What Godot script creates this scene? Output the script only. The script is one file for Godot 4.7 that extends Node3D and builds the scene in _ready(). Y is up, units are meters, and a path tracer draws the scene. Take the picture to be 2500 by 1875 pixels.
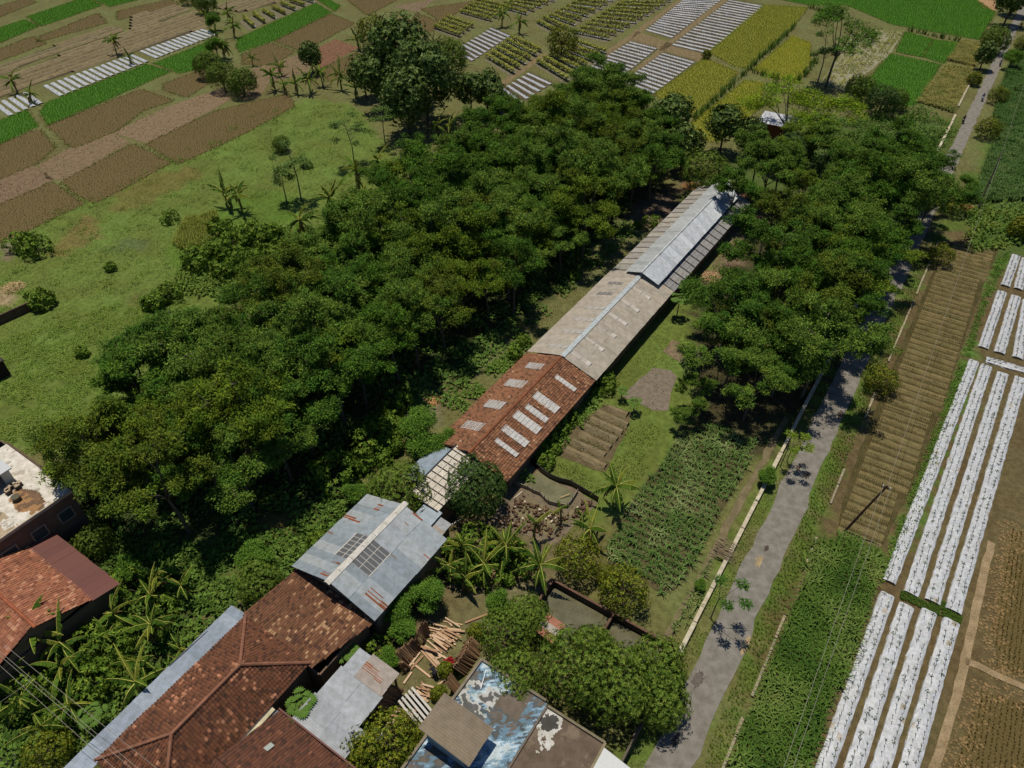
extends Node3D
# Farm seen from the air: long duck shed, groves, rice and mulch fields, village road. Metres, y up.
# AX runs along the shed and the road (away from the village), CR across them.
const AX := Vector3(0.549, 0, -0.836)
const CR := Vector3(0.836, 0, 0.549)
var rng := RandomNumberGenerator.new()
var taken := {}
var M := {}
var noise := FastNoiseLite.new()

class MB:
	var v := PackedVector3Array()
	var n := PackedVector3Array()
	var c := PackedColorArray()
	func tri(a: Vector3, b: Vector3, d: Vector3, col: Color) -> void:
		var nn := (d - a).cross(b - a)
		if nn.length_squared() < 1e-14:
			return
		nn = nn.normalized()
		v.push_back(a); v.push_back(b); v.push_back(d)
		n.push_back(nn); n.push_back(nn); n.push_back(nn)
		c.push_back(col); c.push_back(col); c.push_back(col)
	func quad(a: Vector3, b: Vector3, d: Vector3, e: Vector3, col: Color) -> void:
		tri(a, b, d, col); tri(a, d, e, col)
	func hexa(p: Array, col: Color) -> void:   # p: four bottom corners, four top corners
		quad(p[4], p[5], p[6], p[7], col); quad(p[3], p[2], p[1], p[0], col)
		for i in 4:
			var j := (i + 1) % 4
			quad(p[i], p[j], p[j + 4], p[i + 4], col)
	func box(o: Vector3, x: Vector3, y: Vector3, z: Vector3, col: Color) -> void:   # o centre, x y z half axes
		hexa([o - x - y - z, o + x - y - z, o + x - y + z, o - x - y + z, o - x + y - z, o + x + y - z, o + x + y + z, o - x + y + z], col)
	func beam(a: Vector3, b: Vector3, w: float, h: float, col: Color) -> void:
		var d := (b - a).normalized()
		var s := d.cross(Vector3.UP)
		s = s.normalized() if s.length() > 0.05 else Vector3.RIGHT
		box((a + b) / 2, (b - a) / 2, s.cross(d).normalized() * h / 2, s * w / 2, col)
	func tube(pts: Array, rad: Array, sides: int, col: Color) -> void:
		var rings := []
		for i in pts.size():
			var d: Vector3 = (pts[mini(i + 1, pts.size() - 1)] - pts[maxi(i - 1, 0)])
			d = d.normalized() if d.length() > 1e-6 else Vector3.UP
			var s := d.cross(Vector3(0.3, 0.1, 0.9)).normalized()
			var t := d.cross(s)
			var ring := PackedVector3Array()
			for k in sides:
				var a := TAU * k / sides
				ring.push_back(pts[i] + (s * cos(a) + t * sin(a)) * rad[i])
			rings.append(ring)
		for i in pts.size() - 1:
			for k in sides:
				var l := (k + 1) % sides
				quad(rings[i][k], rings[i + 1][k], rings[i + 1][l], rings[i][l], col)
		for k in range(1, sides - 1):
			tri(rings[-1][0], rings[-1][k + 1], rings[-1][k], col)
			tri(rings[0][0], rings[0][k], rings[0][k + 1], col)
	func blob(o: Vector3, r: Vector3, seg: int, rows: int, col: Color) -> void:
		for i in rows:
			var a0 := PI * i / rows - PI / 2
			var a1 := PI * (i + 1) / rows - PI / 2
			for k in seg:
				var b0 := TAU * k / seg
				var b1 := TAU * (k + 1) / seg
				quad(o + r * Vector3(cos(a0) * cos(b0), sin(a0), cos(a0) * sin(b0)), o + r * Vector3(cos(a0) * cos(b1), sin(a0), cos(a0) * sin(b1)), o + r * Vector3(cos(a1) * cos(b1), sin(a1), cos(a1) * sin(b1)), o + r * Vector3(cos(a1) * cos(b0), sin(a1), cos(a1) * sin(b0)), col)
	func leaf(o: Vector3, d: Vector3, nn: Vector3, len: float, wid: float, col: Color) -> void:
		var s := d.cross(nn).normalized() * wid * 0.5
		var m := o + d * len * 0.45 + nn * len * 0.06
		var t := o + d * len
		tri(o, m + s, t, col); tri(o, t, m - s, col)
	func mesh() -> ArrayMesh:
		var a := []
		a.resize(Mesh.ARRAY_MAX)
		a[Mesh.ARRAY_VERTEX] = v; a[Mesh.ARRAY_NORMAL] = n; a[Mesh.ARRAY_COLOR] = c
		var m := ArrayMesh.new()
		m.add_surface_from_arrays(Mesh.PRIMITIVE_TRIANGLES, a)
		return m

func rgb(r: float, g: float, b: float) -> Color:      # 0..255 sRGB to a linear colour for vertices
	return Color(r / 255.0, g / 255.0, b / 255.0).srgb_to_linear()
func vary(c: Color, k: float) -> Color:
	var f := 1.0 + rng.randf_range(-k, k)
	return Color(c.r * f * (1.0 + rng.randf_range(-k, k) * 0.3), c.g * f, c.b * f * (1.0 + rng.randf_range(-k, k) * 0.3))
func rr(a: float, b: float) -> float:
	return rng.randf_range(a, b)
func numbered(called: String) -> String:
	if not taken.has(called):
		taken[called] = 0
		return called
	taken[called] += 1
	return "%s_%03d" % [called, taken[called]]
func tag(o: Node, label: String, category: String, group := "", kind := "") -> Node:
	o.set_meta("label", label)
	if category: o.set_meta("category", category)
	if group: o.set_meta("group", group)
	if kind: o.set_meta("kind", kind)
	return o
func thing(called: String, label: String, category: String, at := Vector3.ZERO, turn := 0.0, group := "") -> Node3D:
	var o := Node3D.new()
	o.name = numbered(called)
	add_child(o)
	o.position = at
	o.rotation.y = turn
	tag(o, label, category, group)
	return o
func part(called: String, mb, mat: Material, parent: Node, kind := "") -> MeshInstance3D:
	var o := MeshInstance3D.new()
	o.name = called if parent != self else numbered(called)
	o.mesh = mb.mesh() if mb is MB else mb
	o.material_override = mat
	parent.add_child(o, true)
	if kind: o.set_meta("kind", kind)
	return o
func copy(src: Node3D, called: String, at: Vector3, turn: float, size: float, label: String, category: String, group := "") -> Node3D:
	var o: Node3D = src.duplicate()
	o.name = numbered(called)
	add_child(o)
	o.transform = Transform3D(Basis(Vector3.UP, turn).scaled(Vector3(size, size, size)), at)
	tag(o, label, category, group)
	return o
func ordinal(n: int) -> String:
	var w := ["first", "second", "third", "fourth", "fifth", "sixth", "seventh", "eighth", "ninth", "tenth", "eleventh", "twelfth", "thirteenth", "fourteenth", "fifteenth", "sixteenth", "seventeenth", "eighteenth", "nineteenth", "twentieth"]
	if n <= 20: return w[n - 1]
	var tens := ["twenty", "thirty", "forty", "fifty"]
	var e := ["twentieth", "thirtieth", "fortieth", "fiftieth"]
	return e[n / 10 - 2] if n % 10 == 0 else tens[n / 10 - 2] + "-" + w[n % 10 - 1]
func flat(p: Array) -> PackedVector2Array:
	var r := PackedVector2Array()
	for q in p: r.push_back(Vector2(q.x, q.z))
	return r
func inside(p: Vector2, poly: PackedVector2Array) -> bool:
	return Geometry2D.is_point_in_polygon(p, poly)

# ---------- materials ----------
func grain(sd: int, lo: float, hi: float, mix: float, a: float, b: float, size := 512) -> ImageTexture:
	# neutral grain: coarse and fine noise, values a..b, a little warm and cool
	var f := FastNoiseLite.new()
	f.seed = sd; f.frequency = lo; f.fractal_octaves = 4
	var g := FastNoiseLite.new()
	g.seed = sd + 7; g.frequency = hi; g.fractal_octaves = 3
	var i0 := f.get_seamless_image(size, size).get_data()
	var i1 := g.get_seamless_image(size, size).get_data()
	var out := PackedByteArray()
	out.resize(size * size * 3)
	for i in size * size:
		var x := (i0[i] * (1.0 - mix) + i1[i] * mix) / 255.0
		x = clampf((x - 0.5) * 1.7 + 0.5, 0.0, 1.0)
		var y := (a + (b - a) * x) * 255.0
		out[i * 3] = int(y); out[i * 3 + 1] = int(y); out[i * 3 + 2] = int(y * (0.95 + 0.05 * i0[i] / 255.0))
	return ImageTexture.create_from_image(Image.create_from_data(size, size, false, Image.FORMAT_RGB8, out))
func bumps(sd: int, fr: float, strength: float) -> ImageTexture:
	var f := FastNoiseLite.new()
	f.seed = sd; f.frequency = fr; f.fractal_octaves = 4
	var im := f.get_seamless_image(512, 512)
	im.convert(Image.FORMAT_RGBA8)
	im.bump_map_to_normal_map(strength)
	return ImageTexture.create_from_image(im)
func mat(called: String, col: Color, rough: float, tex: Texture2D = null, sc := 0.2, nrm: Texture2D = null, nk := 1.0, world := true) -> StandardMaterial3D:
	var m := StandardMaterial3D.new()
	m.resource_name = called
	m.albedo_color = col
	m.roughness = rough
	m.vertex_color_use_as_albedo = true
	m.cull_mode = BaseMaterial3D.CULL_DISABLED
	m.metallic_specular = 0.35
	if tex:
		m.albedo_texture = tex
	if nrm:
		m.normal_enabled = true
		m.normal_texture = nrm
		m.normal_scale = nk
	if tex or nrm:
		m.uv1_triplanar = true
		m.uv1_world_triplanar = world
		m.uv1_scale = Vector3(sc, sc, sc)
	M[called] = m
	return m
func leafmat(called: String, glow: float, rough: float) -> void:
	var m := mat(called, Color.WHITE, rough)
	m.backlight_enabled = true
	m.backlight = Color(glow, glow, glow * 0.6)
	m.metallic_specular = 0.18
func make_materials() -> void:
	var soil := grain(1, 0.012, 0.09, 0.5, 0.74, 1.0)
	var fine := grain(2, 0.05, 0.22, 0.6, 0.72, 1.0)
	var grassy := grain(3, 0.02, 0.16, 0.6, 0.66, 1.0)
	var patch := grain(4, 0.008, 0.06, 0.35, 0.82, 1.0)
	var nsoil := bumps(5, 0.06, 6.0)
	var nfine := bumps(6, 0.12, 4.0)
	var nwave := bumps(7, 0.02, 1.5)
	mat("ground", Color.WHITE, 0.95, grassy, 0.11, nsoil, 0.8)
	mat("soil", Color.WHITE, 0.95, soil, 0.13, nsoil, 1.0)
	mat("straw", Color.WHITE, 0.95, fine, 0.17, nsoil, 1.2)
	mat("asphalt", Color.WHITE, 0.9, patch, 0.22, nfine, 0.5)
	mat("concrete", Color.WHITE, 0.85, patch, 0.31, nfine, 0.4)
	mat("plaster", Color.WHITE, 0.8, patch, 0.23, nfine, 0.3)
	mat("tile", Color.WHITE, 0.85, fine, 0.9, null, 1.0)
	mat("wood", Color.WHITE, 0.8, fine, 1.3, null, 1.0, false)
	var g := mat("galvanised", Color.WHITE, 0.55, patch, 0.35, nfine, 0.12)
	g.metallic = 0.12
	mat("asbestos", Color.WHITE, 0.9, patch, 0.28, nfine, 0.3)
	mat("painted", Color.WHITE, 0.6, fine, 0.8)
	var pl := mat("plastic", Color.WHITE, 0.38, patch, 0.5, bumps(9, 0.045, 9.0), 0.5)
	pl.metallic_specular = 0.5
	var w := mat("water", Color.WHITE, 0.05, patch, 0.12, nwave, 0.15)
	w.metallic_specular = 0.5
	mat("mud", Color.WHITE, 0.55, soil, 0.2, nsoil, 0.6)
	mat("bark", Color.WHITE, 0.9, fine, 1.1, null, 1.0, false)
	mat("metal", Color.WHITE, 0.4)
	mat("cloth", Color.WHITE, 0.9)
	mat("rubber", Color.WHITE, 0.7)
	mat("feather", Color.WHITE, 0.85)
	var t := mat("clear", Color(0.62, 0.63, 0.64, 0.28), 0.22)
	t.vertex_color_use_as_albedo = false
	t.transparency = BaseMaterial3D.TRANSPARENCY_ALPHA
	leafmat("leaf", 0.5, 0.6)
	# tones of the same foliage, tree by tree
	for e in [["leaf_warm", Color(1.0, 0.96, 0.78)], ["leaf_deep", Color(0.78, 0.86, 0.8)], ["leaf_olive", Color(0.95, 0.89, 0.8)], ["leaf_cool", Color(0.84, 0.92, 0.82)], ["leaf_yellow", Color(1.0, 0.96, 0.6)]]:
		leafmat(e[0], 0.5, 0.6)
		M[e[0]].albedo_color = e[1]
	leafmat("leaf_gloss", 0.35, 0.42)
	leafmat("crop", 0.5, 0.6)

# ---------- plants: each kind is built a few times, then copied ----------
var sengon := []
var mango := []
var teak := []
var fluffy := []
var citrus := []
var shrub := []
var airy := []
var banana := []
var papaya := []
func rdir() -> Vector3:
	var z := rr(-1, 1)
	var a := rr(0, TAU)
	var r := sqrt(1 - z * z)
	return Vector3(r * cos(a), z, r * sin(a))
func clump(mb: MB, o: Vector3, r: Vector3, count: int, len: float, wid: float, cols: Array, flatness: float, shell := 0.5) -> void:
	# leaf sprays through an uneven ellipsoid; flatness turns them level
	for i in count:
		var d := rdir()
		var q := o + d * r * pow(rng.randf(), shell) * rr(0.6, 1.25) * (0.85 + 0.35 * noise.get_noise_3dv((o + d * r) * 60.0))
		var out := (Vector3(d.x, d.y * 0.3 - 0.15, d.z) + rdir() * 0.7).normalized()
		var nn := (Vector3.UP * flatness + d * 0.6 + rdir() * 0.55).normalized()
		mb.leaf(q, out, nn, len * rr(0.7, 1.25), wid * rr(0.75, 1.25), vary(cols[rng.randi() % cols.size()], 0.22))
func sprig(mb: MB, o: Vector3, d: Vector3, count: int, len: float, wid: float, cols: Array) -> void:
	# a whorl of lance leaves round a shoot tip
	for i in count:
		var a := TAU * i / count + rr(-0.3, 0.3)
		var s := d.cross(Vector3(0.2, 0.3, 0.9)).normalized()
		var t := d.cross(s)
		var out := (s * cos(a) + t * sin(a) + d * rr(0.0, 0.7) + Vector3.DOWN * 0.25).normalized()
		mb.leaf(o, out, (d + rdir() * 0.3).normalized(), len * rr(0.7, 1.2), wid * rr(0.8, 1.2), vary(cols[rng.randi() % cols.size()], 0.2))
func limb(mb: MB, a: Vector3, b: Vector3, r0: float, r1: float, col: Color, bend := 0.25) -> void:
	var m := (a + b) / 2 + Vector3(rr(-1, 1), rr(-0.2, 0.6), rr(-1, 1)) * (b - a).length() * bend * 0.4
	mb.tube([a, m, b], [r0, (r0 + r1) / 2, r1], 5, col)
func proto() -> Node3D:
	return Node3D.new()
func make_sengon(sd: int, h: float, spread: float, leaves: int, open: float, lum := 1.0) -> Node3D:
	rng.seed = sd
	var t := proto()
	var wood := MB.new()
	var crown := MB.new()
	var bark := rgb(104, 98, 84)
	var base := [rgb(93, 119, 44), rgb(80, 106, 40), rgb(107, 131, 49), rgb(70, 95, 38)]
	var fork := Vector3(rr(-0.4, 0.4), h * 0.42, rr(-0.4, 0.4))
	wood.tube([Vector3(0, -0.1, 0), Vector3(fork.x * 0.3, h * 0.2, fork.z * 0.6), fork], [0.17, 0.14, 0.11], 7, bark)
	var n := 6 + rng.randi() % 2
	var ends := []
	for i in n:
		var a := TAU * i / n + rr(-0.45, 0.45)
		var reach := spread * rr(0.3, 0.85) if i > 0 else spread * 0.1
		var e := Vector3(cos(a) * reach, h * rr(0.66, 0.92) - reach * 0.1, sin(a) * reach)
		if i == 0: e.y = h * 0.97
		limb(wood, fork + Vector3.UP * rr(-0.6, 0.3), e, 0.075, 0.035, bark)
		ends.append(e)
		for k in 4:
			var b := a + rr(-1.1, 1.1)
			var f := e + Vector3(cos(b), rr(-0.3, 0.4), sin(b)) * spread * rr(0.2, 0.5)
			limb(wood, e, f, 0.035, 0.012, bark)
			ends.append(f)
	# every end carries several uneven plumes of feathery leaves, each with its own tone
	var plumes := 5
	var each := int(leaves / float(ends.size() * plumes) * open)
	for e in ends:
		for k in plumes:
			var s := spread * rr(0.09, 0.2)
			var o: Vector3 = e + Vector3(rr(-1, 1), rr(-0.7, 0.6), rr(-1, 1)) * spread * 0.21
			var tone := rr(0.7, 1.25) * lum
			var warm := rr(0.86, 1.12)
			var cols := []
			for q in base: cols.append(Color(q.r * tone * warm, q.g * tone, q.b * tone))
			clump(crown, o, Vector3(s * rr(0.8, 1.5), s * rr(0.45, 0.85), s * rr(0.8, 1.5)), int(each * rr(0.5, 1.5)), 0.25, 0.095, cols, 0.65, 0.55)
	part("trunk", wood, M.bark, t)
	part("crown", crown, M.leaf, t)
	return t
func make_round(sd: int, h: float, r: Vector3, lumps: int, tips: int, per: int, len: float, wid: float, cols: Array, leafm: Material, stem_r: float, loose := 0.25) -> Node3D:
	# dense broadleaf crown: lumps on an ellipsoid, each lump a skin of leaf whorls
	rng.seed = sd
	var t := proto()
	var wood := MB.new()
	var crown := MB.new()
	var bark := rgb(92, 80, 66)
	var mid := Vector3(0, h - r.y, 0)
	wood.tube([Vector3(0, -0.1, 0), Vector3(rr(-0.15, 0.15), mid.y * 0.5, rr(-0.15, 0.15)), mid], [stem_r, stem_r * 0.85, stem_r * 0.6], 7, bark)
	for i in lumps:
		var z := 1.0 - 1.75 * (i + 0.5) / lumps
		var a := i * 2.4 + rr(-0.5, 0.5)
		var q := sqrt(maxf(0.0, 1 - z * z))
		var d := Vector3(q * cos(a), z, q * sin(a))
		var o := mid + d * r * rr(0.55, 0.75)
		var s := (r.x + r.y + r.z) / 3 * rr(0.33, 0.5)
		limb(wood, mid + Vector3.DOWN * r.y * 0.3, o, stem_r * 0.4, 0.02, bark)
		for k in int(tips / float(lumps)):
			var e := (rdir() + d * 0.75).normalized()
			var p := o + e * s * (1.0 + rr(-loose, loose))
			sprig(crown, p, e, per, len, wid, cols)
	part("trunk", wood, M.bark, t)
	part("crown", crown, leafm, t)
	return t
func make_fluffy(sd: int, h: float, r: float, count: int, cols: Array) -> Node3D:
	rng.seed = sd
	var t := proto()
	var wood := MB.new()
	var crown := MB.new()
	wood.tube([Vector3(0, -0.1, 0), Vector3(rr(-0.2, 0.2), h * 0.5, rr(-0.2, 0.2)), Vector3(0, h * 0.7, 0)], [0.1, 0.07, 0.04], 6, rgb(98, 88, 70))
	for i in 7:
		var a := i * 2.4
		var o := Vector3(cos(a) * r * 0.55, h * 0.62 + rr(-0.1, 0.28) * h, sin(a) * r * 0.55) if i > 0 else Vector3(0, h * 0.8, 0)
		limb(wood, Vector3(0, h * 0.4, 0), o, 0.045, 0.015, rgb(98, 88, 70))
		clump(crown, o, Vector3(r * rr(0.4, 0.6), h * rr(0.14, 0.24), r * rr(0.4, 0.6)), count / 7, 0.22, 0.06, cols, 0.4, 0.42)
	part("trunk", wood, M.bark, t)
	part("crown", crown, M.leaf, t)
	return t
func make_airy(sd: int, h: float, spread: float, tufts: int, cols: Array) -> Node3D:
	# slender see-through tree: bare stem with a few feathery tufts
	rng.seed = sd
	var t := proto()
	var wood := MB.new()
	var crown := MB.new()
	var bark := rgb(112, 106, 92)
	wood.tube([Vector3(0, -0.1, 0), Vector3(rr(-0.2, 0.2), h * 0.4, rr(-0.2, 0.2)), Vector3(rr(-0.5, 0.5), h * 0.9, rr(-0.5, 0.5))], [0.1, 0.07, 0.03], 6, bark)
	for i in tufts:
		var a := i * 2.4 + rr(-0.4, 0.4)
		var y := h * rr(0.55, 0.98)
		var f := Vector3(cos(a) * spread * rr(0.3, 1.0), y, sin(a) * spread * rr(0.3, 1.0))
		limb(wood, Vector3(0, y - spread * 0.4, 0), f, 0.035, 0.01, bark)
		clump(crown, f, Vector3(spread * 0.36, spread * 0.1, spread * 0.36), 130, 0.36, 0.13, cols, 1.2, 0.6)
	part("trunk", wood, M.bark, t)
	part("crown", crown, M.leaf, t)
	return t
func make_sapling(sd: int, cols: Array) -> Node3D:
	# thin stem with a few bare twigs, each ending in one dense leaf tuft
	rng.seed = sd
	var t := proto()
	var wood := MB.new()
	var crown := MB.new()
	var bark := rgb(110, 104, 88)
	wood.tube([Vector3(0, -0.1, 0), Vector3(0.05, 1.6, 0.05), Vector3(0.1, 2.6, 0)], [0.05, 0.04, 0.03], 6, bark)
	for e in [Vector3(1.2, 4.2, -0.6), Vector3(1.7, 3.9, 0.5), Vector3(0.7, 3.6, 1.0), Vector3(-0.2, 4.4, -0.1)]:
		limb(wood, Vector3(0.1, 2.5, 0), e, 0.025, 0.012, bark, 0.15)
		clump(crown, e, Vector3(0.5, 0.16, 0.42), 150, 0.24, 0.08, cols, 0.9, 0.6)
	part("trunk", wood, M.bark, t)
	part("crown", crown, M.leaf, t)
	return t
func banana_leaf(len: float, wid: float, rise: float, droop: float, col: Color, torn: float) -> MB:
	# leaf along +x from the origin, arching; folded halves with tears and a pale midrib
	var mb := MB.new()
	var rib := rgb(170, 168, 84)
	var steps := 10
	var pts := []
	var ang := rise
	var p := Vector3.ZERO
	for i in steps + 1:
		pts.append(p)
		p += Vector3(cos(ang), sin(ang), 0) * len / steps
		ang -= droop / steps
	for i in steps:
		var t0 := i / float(steps)
		var t1 := (i + 1) / float(steps)
		var w0 := wid * (0.06 if i < 1 else sin(PI * pow(t0, 0.75)) * 0.95 + 0.05)
		var w1 := wid * (sin(PI * pow(t1, 0.75)) * 0.95 + 0.05)
		for s in [-1.0, 1.0]:
			var cut := 1.0 - torn * rng.randf() * 0.4
			var fold: float = rr(0.6, 1.5)
			var e0: Vector3 = pts[i] + Vector3(0, -w0 * fold, s * w0 * 0.8)
			var e1: Vector3 = pts[i + 1] + Vector3(0, -w1 * fold, s * w1 * 0.8)
			e1 = e0.lerp(e1, cut)
			mb.quad(pts[i], e0, e1, pts[i].lerp(pts[i + 1], 0.98), vary(col, 0.12))
		var k := 0.026 * (1.0 - t0 * 0.7)
		mb.quad(pts[i] + Vector3(0, 0.015, -k), pts[i] + Vector3(0, 0.015, k), pts[i + 1] + Vector3(0, 0.015, k * 0.85), pts[i + 1] + Vector3(0, 0.015, -k * 0.85), rib)
	return mb
func make_banana(sd: int, h: float, count: int, len: float) -> Node3D:
	rng.seed = sd
	var t := proto()
	var stem := MB.new()
	stem.tube([Vector3(0, -0.1, 0), Vector3(0.03, h * 0.5, 0.02), Vector3(0, h, 0)], [0.15, 0.12, 0.08], 8, rgb(118, 122, 66))
	part("stem", stem, M.crop, t)
	for i in count:
		var dry := i >= count - 3
		var col := rgb(64, 90, 30)
		if i % 3 == 1: col = rgb(82, 108, 36)
		if i % 5 == 2: col = rgb(112, 120, 44)
		var up := rr(0.8, 1.4) if i < 3 else rr(-0.15, 0.95)
		if dry:
			up = rr(-1.3, -0.5)
			col = rgb(134, 116, 70) if i % 2 else rgb(110, 92, 58)
		var mb := banana_leaf(len * rr(0.6, 1.2) * (0.75 if dry else 1.0), rr(0.2, 0.34), up, rr(0.5, 1.9), col, rr(0.2, 1.4))
		var o := part("leaf", mb, M.crop, t)
		o.position = Vector3(0, h - rr(0.0, 0.35), 0)
		o.rotation = Vector3(rr(-0.25, 0.25), i * 2.4 + rr(-0.8, 0.8), rr(-0.1, 0.1))
	return t
func make_papaya(sd: int, h: float, r: float) -> Node3D:
	rng.seed = sd
	var t := proto()
	var stem := MB.new()
	var crown := MB.new()
	stem.tube([Vector3(0, -0.1, 0), Vector3(0.05, h * 0.5, 0), Vector3(0, h, 0)], [0.09, 0.075, 0.05], 7, rgb(120, 112, 92))
	for i in 18:
		var a := i * 2.4
		var d := Vector3(cos(a), rr(0.1, 0.9), sin(a)).normalized()
		var e := Vector3(0, h, 0) + d * r * (0.15 + 0.85 * i / 16.0)
		stem.tube([Vector3(0, h - 0.05, 0), e], [0.018, 0.012], 4, rgb(140, 150, 84))
		for k in 7:
			var b := a + (k - 3) * 0.42
			crown.leaf(e, Vector3(cos(b), -0.2, sin(b)).normalized(), Vector3.UP, r * 0.55, r * 0.22, vary(rgb(84, 112, 48), 0.15))
	part("stem", stem, M.bark, t)
	part("crown", crown, M.leaf, t)
	return t
func make_plants() -> void:
	for i in 6:
		sengon.append(make_sengon(100 + i, rr(8.5, 9.5), [3.6, 4.0, 3.3, 3.8, 4.2, 3.5][i], 19000, [1.0, 1.0, 0.9, 1.1, 0.85, 1.05][i]))
	sengon.append(make_sengon(110, 9.0, 4.6, 12000, 0.8, 1.5))
	sengon.append(make_sengon(111, 9.6, 4.3, 9500, 0.8, 1.15))
	var mg := [rgb(80, 104, 38), rgb(62, 86, 32), rgb(98, 118, 44), rgb(116, 130, 54)]
	var dk := [rgb(62, 84, 40), rgb(52, 72, 36), rgb(78, 98, 46)]
	var tk := [rgb(68, 88, 38), rgb(54, 74, 34), rgb(84, 102, 46), rgb(104, 120, 66)]
	for i in 3:
		mango.append(make_round(200 + i, [5.5, 6.0, 4.6][i], [Vector3(3.0, 2.3, 3.0), Vector3(3.4, 2.5, 3.3), Vector3(2.6, 2.0, 2.7)][i], 34, 1500, 8, 0.26, 0.075, mg, M.leaf_gloss, 0.2))
	mango.append(make_round(205, 5.2, Vector3(3.1, 2.3, 3.1), 30, 1900, 6, 0.24, 0.09, dk, M.leaf_gloss, 0.18, 0.12))
	for i in 3:
		teak.append(make_round(220 + i, [9.0, 12.0, 7.0][i], [Vector3(3.0, 3.2, 3.0), Vector3(4.4, 4.8, 4.4), Vector3(2.3, 2.7, 2.3)][i], [30, 44, 24][i], [900, 1700, 560][i], 5, 0.5, 0.26, tk, M.leaf_gloss, 0.2, 0.4))
	for i in 3:
		citrus.append(make_round(240 + i, [3.6, 3.2, 2.4][i], [Vector3(2.0, 1.6, 2.0), Vector3(1.8, 1.5, 1.9), Vector3(1.3, 1.1, 1.3)][i], 26, 1200, 6, 0.15, 0.07, [rgb(98, 108, 32), rgb(80, 94, 28), rgb(134, 134, 42), rgb(66, 82, 26)], M.leaf_gloss, 0.1))
	for i in 3:
		fluffy.append(make_fluffy(260 + i, [3.4, 2.6, 3.0][i], [1.7, 1.2, 1.5][i], 9000, [rgb(88, 122, 44), rgb(72, 106, 38), rgb(104, 134, 50)]))
	for i in 4:
		shrub.append(make_round(280 + i, [1.3, 1.0, 1.6, 0.8][i], [Vector3(1.0, 0.7, 1.0), Vector3(0.8, 0.55, 0.9), Vector3(1.2, 0.9, 1.1), Vector3(0.7, 0.5, 0.6)][i], 12, 260, 6, 0.2, 0.09, [rgb(90, 116, 40), rgb(72, 98, 34), rgb(112, 132, 48)], M.leaf, 0.04))
	for i in 3:
		airy.append(make_airy(300 + i, [8.0, 6.5, 7.2][i], [2.2, 1.8, 2.6][i], [9, 8, 12][i], [rgb(98, 120, 58), rgb(84, 106, 52)]))
	airy.append(make_sapling(304, [rgb(70, 104, 38), rgb(58, 92, 34)]))
	airy.append(make_sapling(305, [rgb(112, 132, 44), rgb(98, 120, 40)]))
	for i in 5:
		banana.append(make_banana(320 + i, [2.6, 2.2, 3.0, 1.9, 2.5][i], [13, 12, 14, 11, 13][i], [2.7, 2.4, 2.9, 2.2, 2.8][i]))
	banana.append(make_banana(330, 3.0, 6, 1.9))
	for i in 2:
		papaya.append(make_papaya(340 + i, [1.7, 2.8][i], [0.75, 1.0][i]))

# small plants for multimeshes
func blade_mesh(sd: int, blades: int, h: float, lean: float, wid: float, seg := 2) -> ArrayMesh:
	rng.seed = sd
	var mb := MB.new()
	for i in blades:
		var a := TAU * i / blades + rr(-0.5, 0.5)
		var out := Vector3(cos(a), 0, sin(a))
		var side := Vector3(-sin(a), 0, cos(a)) * wid * 0.5
		var p := out * 0.02
		var ang := 1.45 - rr(0.0, 0.3)
		var len := h * rr(0.75, 1.2)
		var tone := Color(1, 1, 1) * rr(0.75, 1.1)
		for k in seg:
			var q := p + (out * cos(ang) + Vector3.UP * sin(ang)) * len / seg
			ang -= lean / seg * rr(0.8, 1.4)
			var w1 := 1.0 - (k + 1.0) / seg
			mb.quad(p - side * (1.0 - k / float(seg)), p + side * (1.0 - k / float(seg)), q + side * w1, q - side * w1, tone)
			p = q
	return mb.mesh()
func weed_mesh(sd: int, leaves: int, h: float, r: float, len: float, wid: float) -> ArrayMesh:
	rng.seed = sd
	var mb := MB.new()
	for i in leaves:
		var d := rdir()
		d.y = absf(d.y)
		mb.leaf(Vector3(d.x * r, d.y * h, d.z * r) * pow(rng.randf(), 0.5), (Vector3(d.x, rr(-0.2, 0.5), d.z) + rdir() * 0.4).normalized(), (Vector3.UP + rdir() * 0.6).normalized(), len * rr(0.7, 1.3), wid * rr(0.7, 1.3), Color(1, 1, 1) * rr(0.7, 1.15))
	return mb.mesh()
func strew(called: String, mesh: Mesh, m: Material, places: Array, tints: Array, label: String, category: String, parent: Node = null) -> MultiMeshInstance3D:
	var mm := MultiMesh.new()
	mm.transform_format = MultiMesh.TRANSFORM_3D
	mm.use_colors = true
	mm.mesh = mesh
	mm.instance_count = places.size()
	for i in places.size():
		mm.set_instance_transform(i, places[i])
		mm.set_instance_color(i, tints[i])
	var o := MultiMeshInstance3D.new()
	o.multimesh = mm
	o.material_override = m
	if parent:
		o.name = called
		parent.add_child(o, true)
		o.set_meta("kind", "stuff")
	else:
		o.name = numbered(called)
		add_child(o)
		tag(o, label, category, "", "stuff")
	return o
func spot(p: Vector3, size: float, tall := 1.0) -> Transform3D:
	return Transform3D(Basis(Vector3.UP, rr(0, TAU)).scaled(Vector3(size, size * tall, size)), p)
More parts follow.
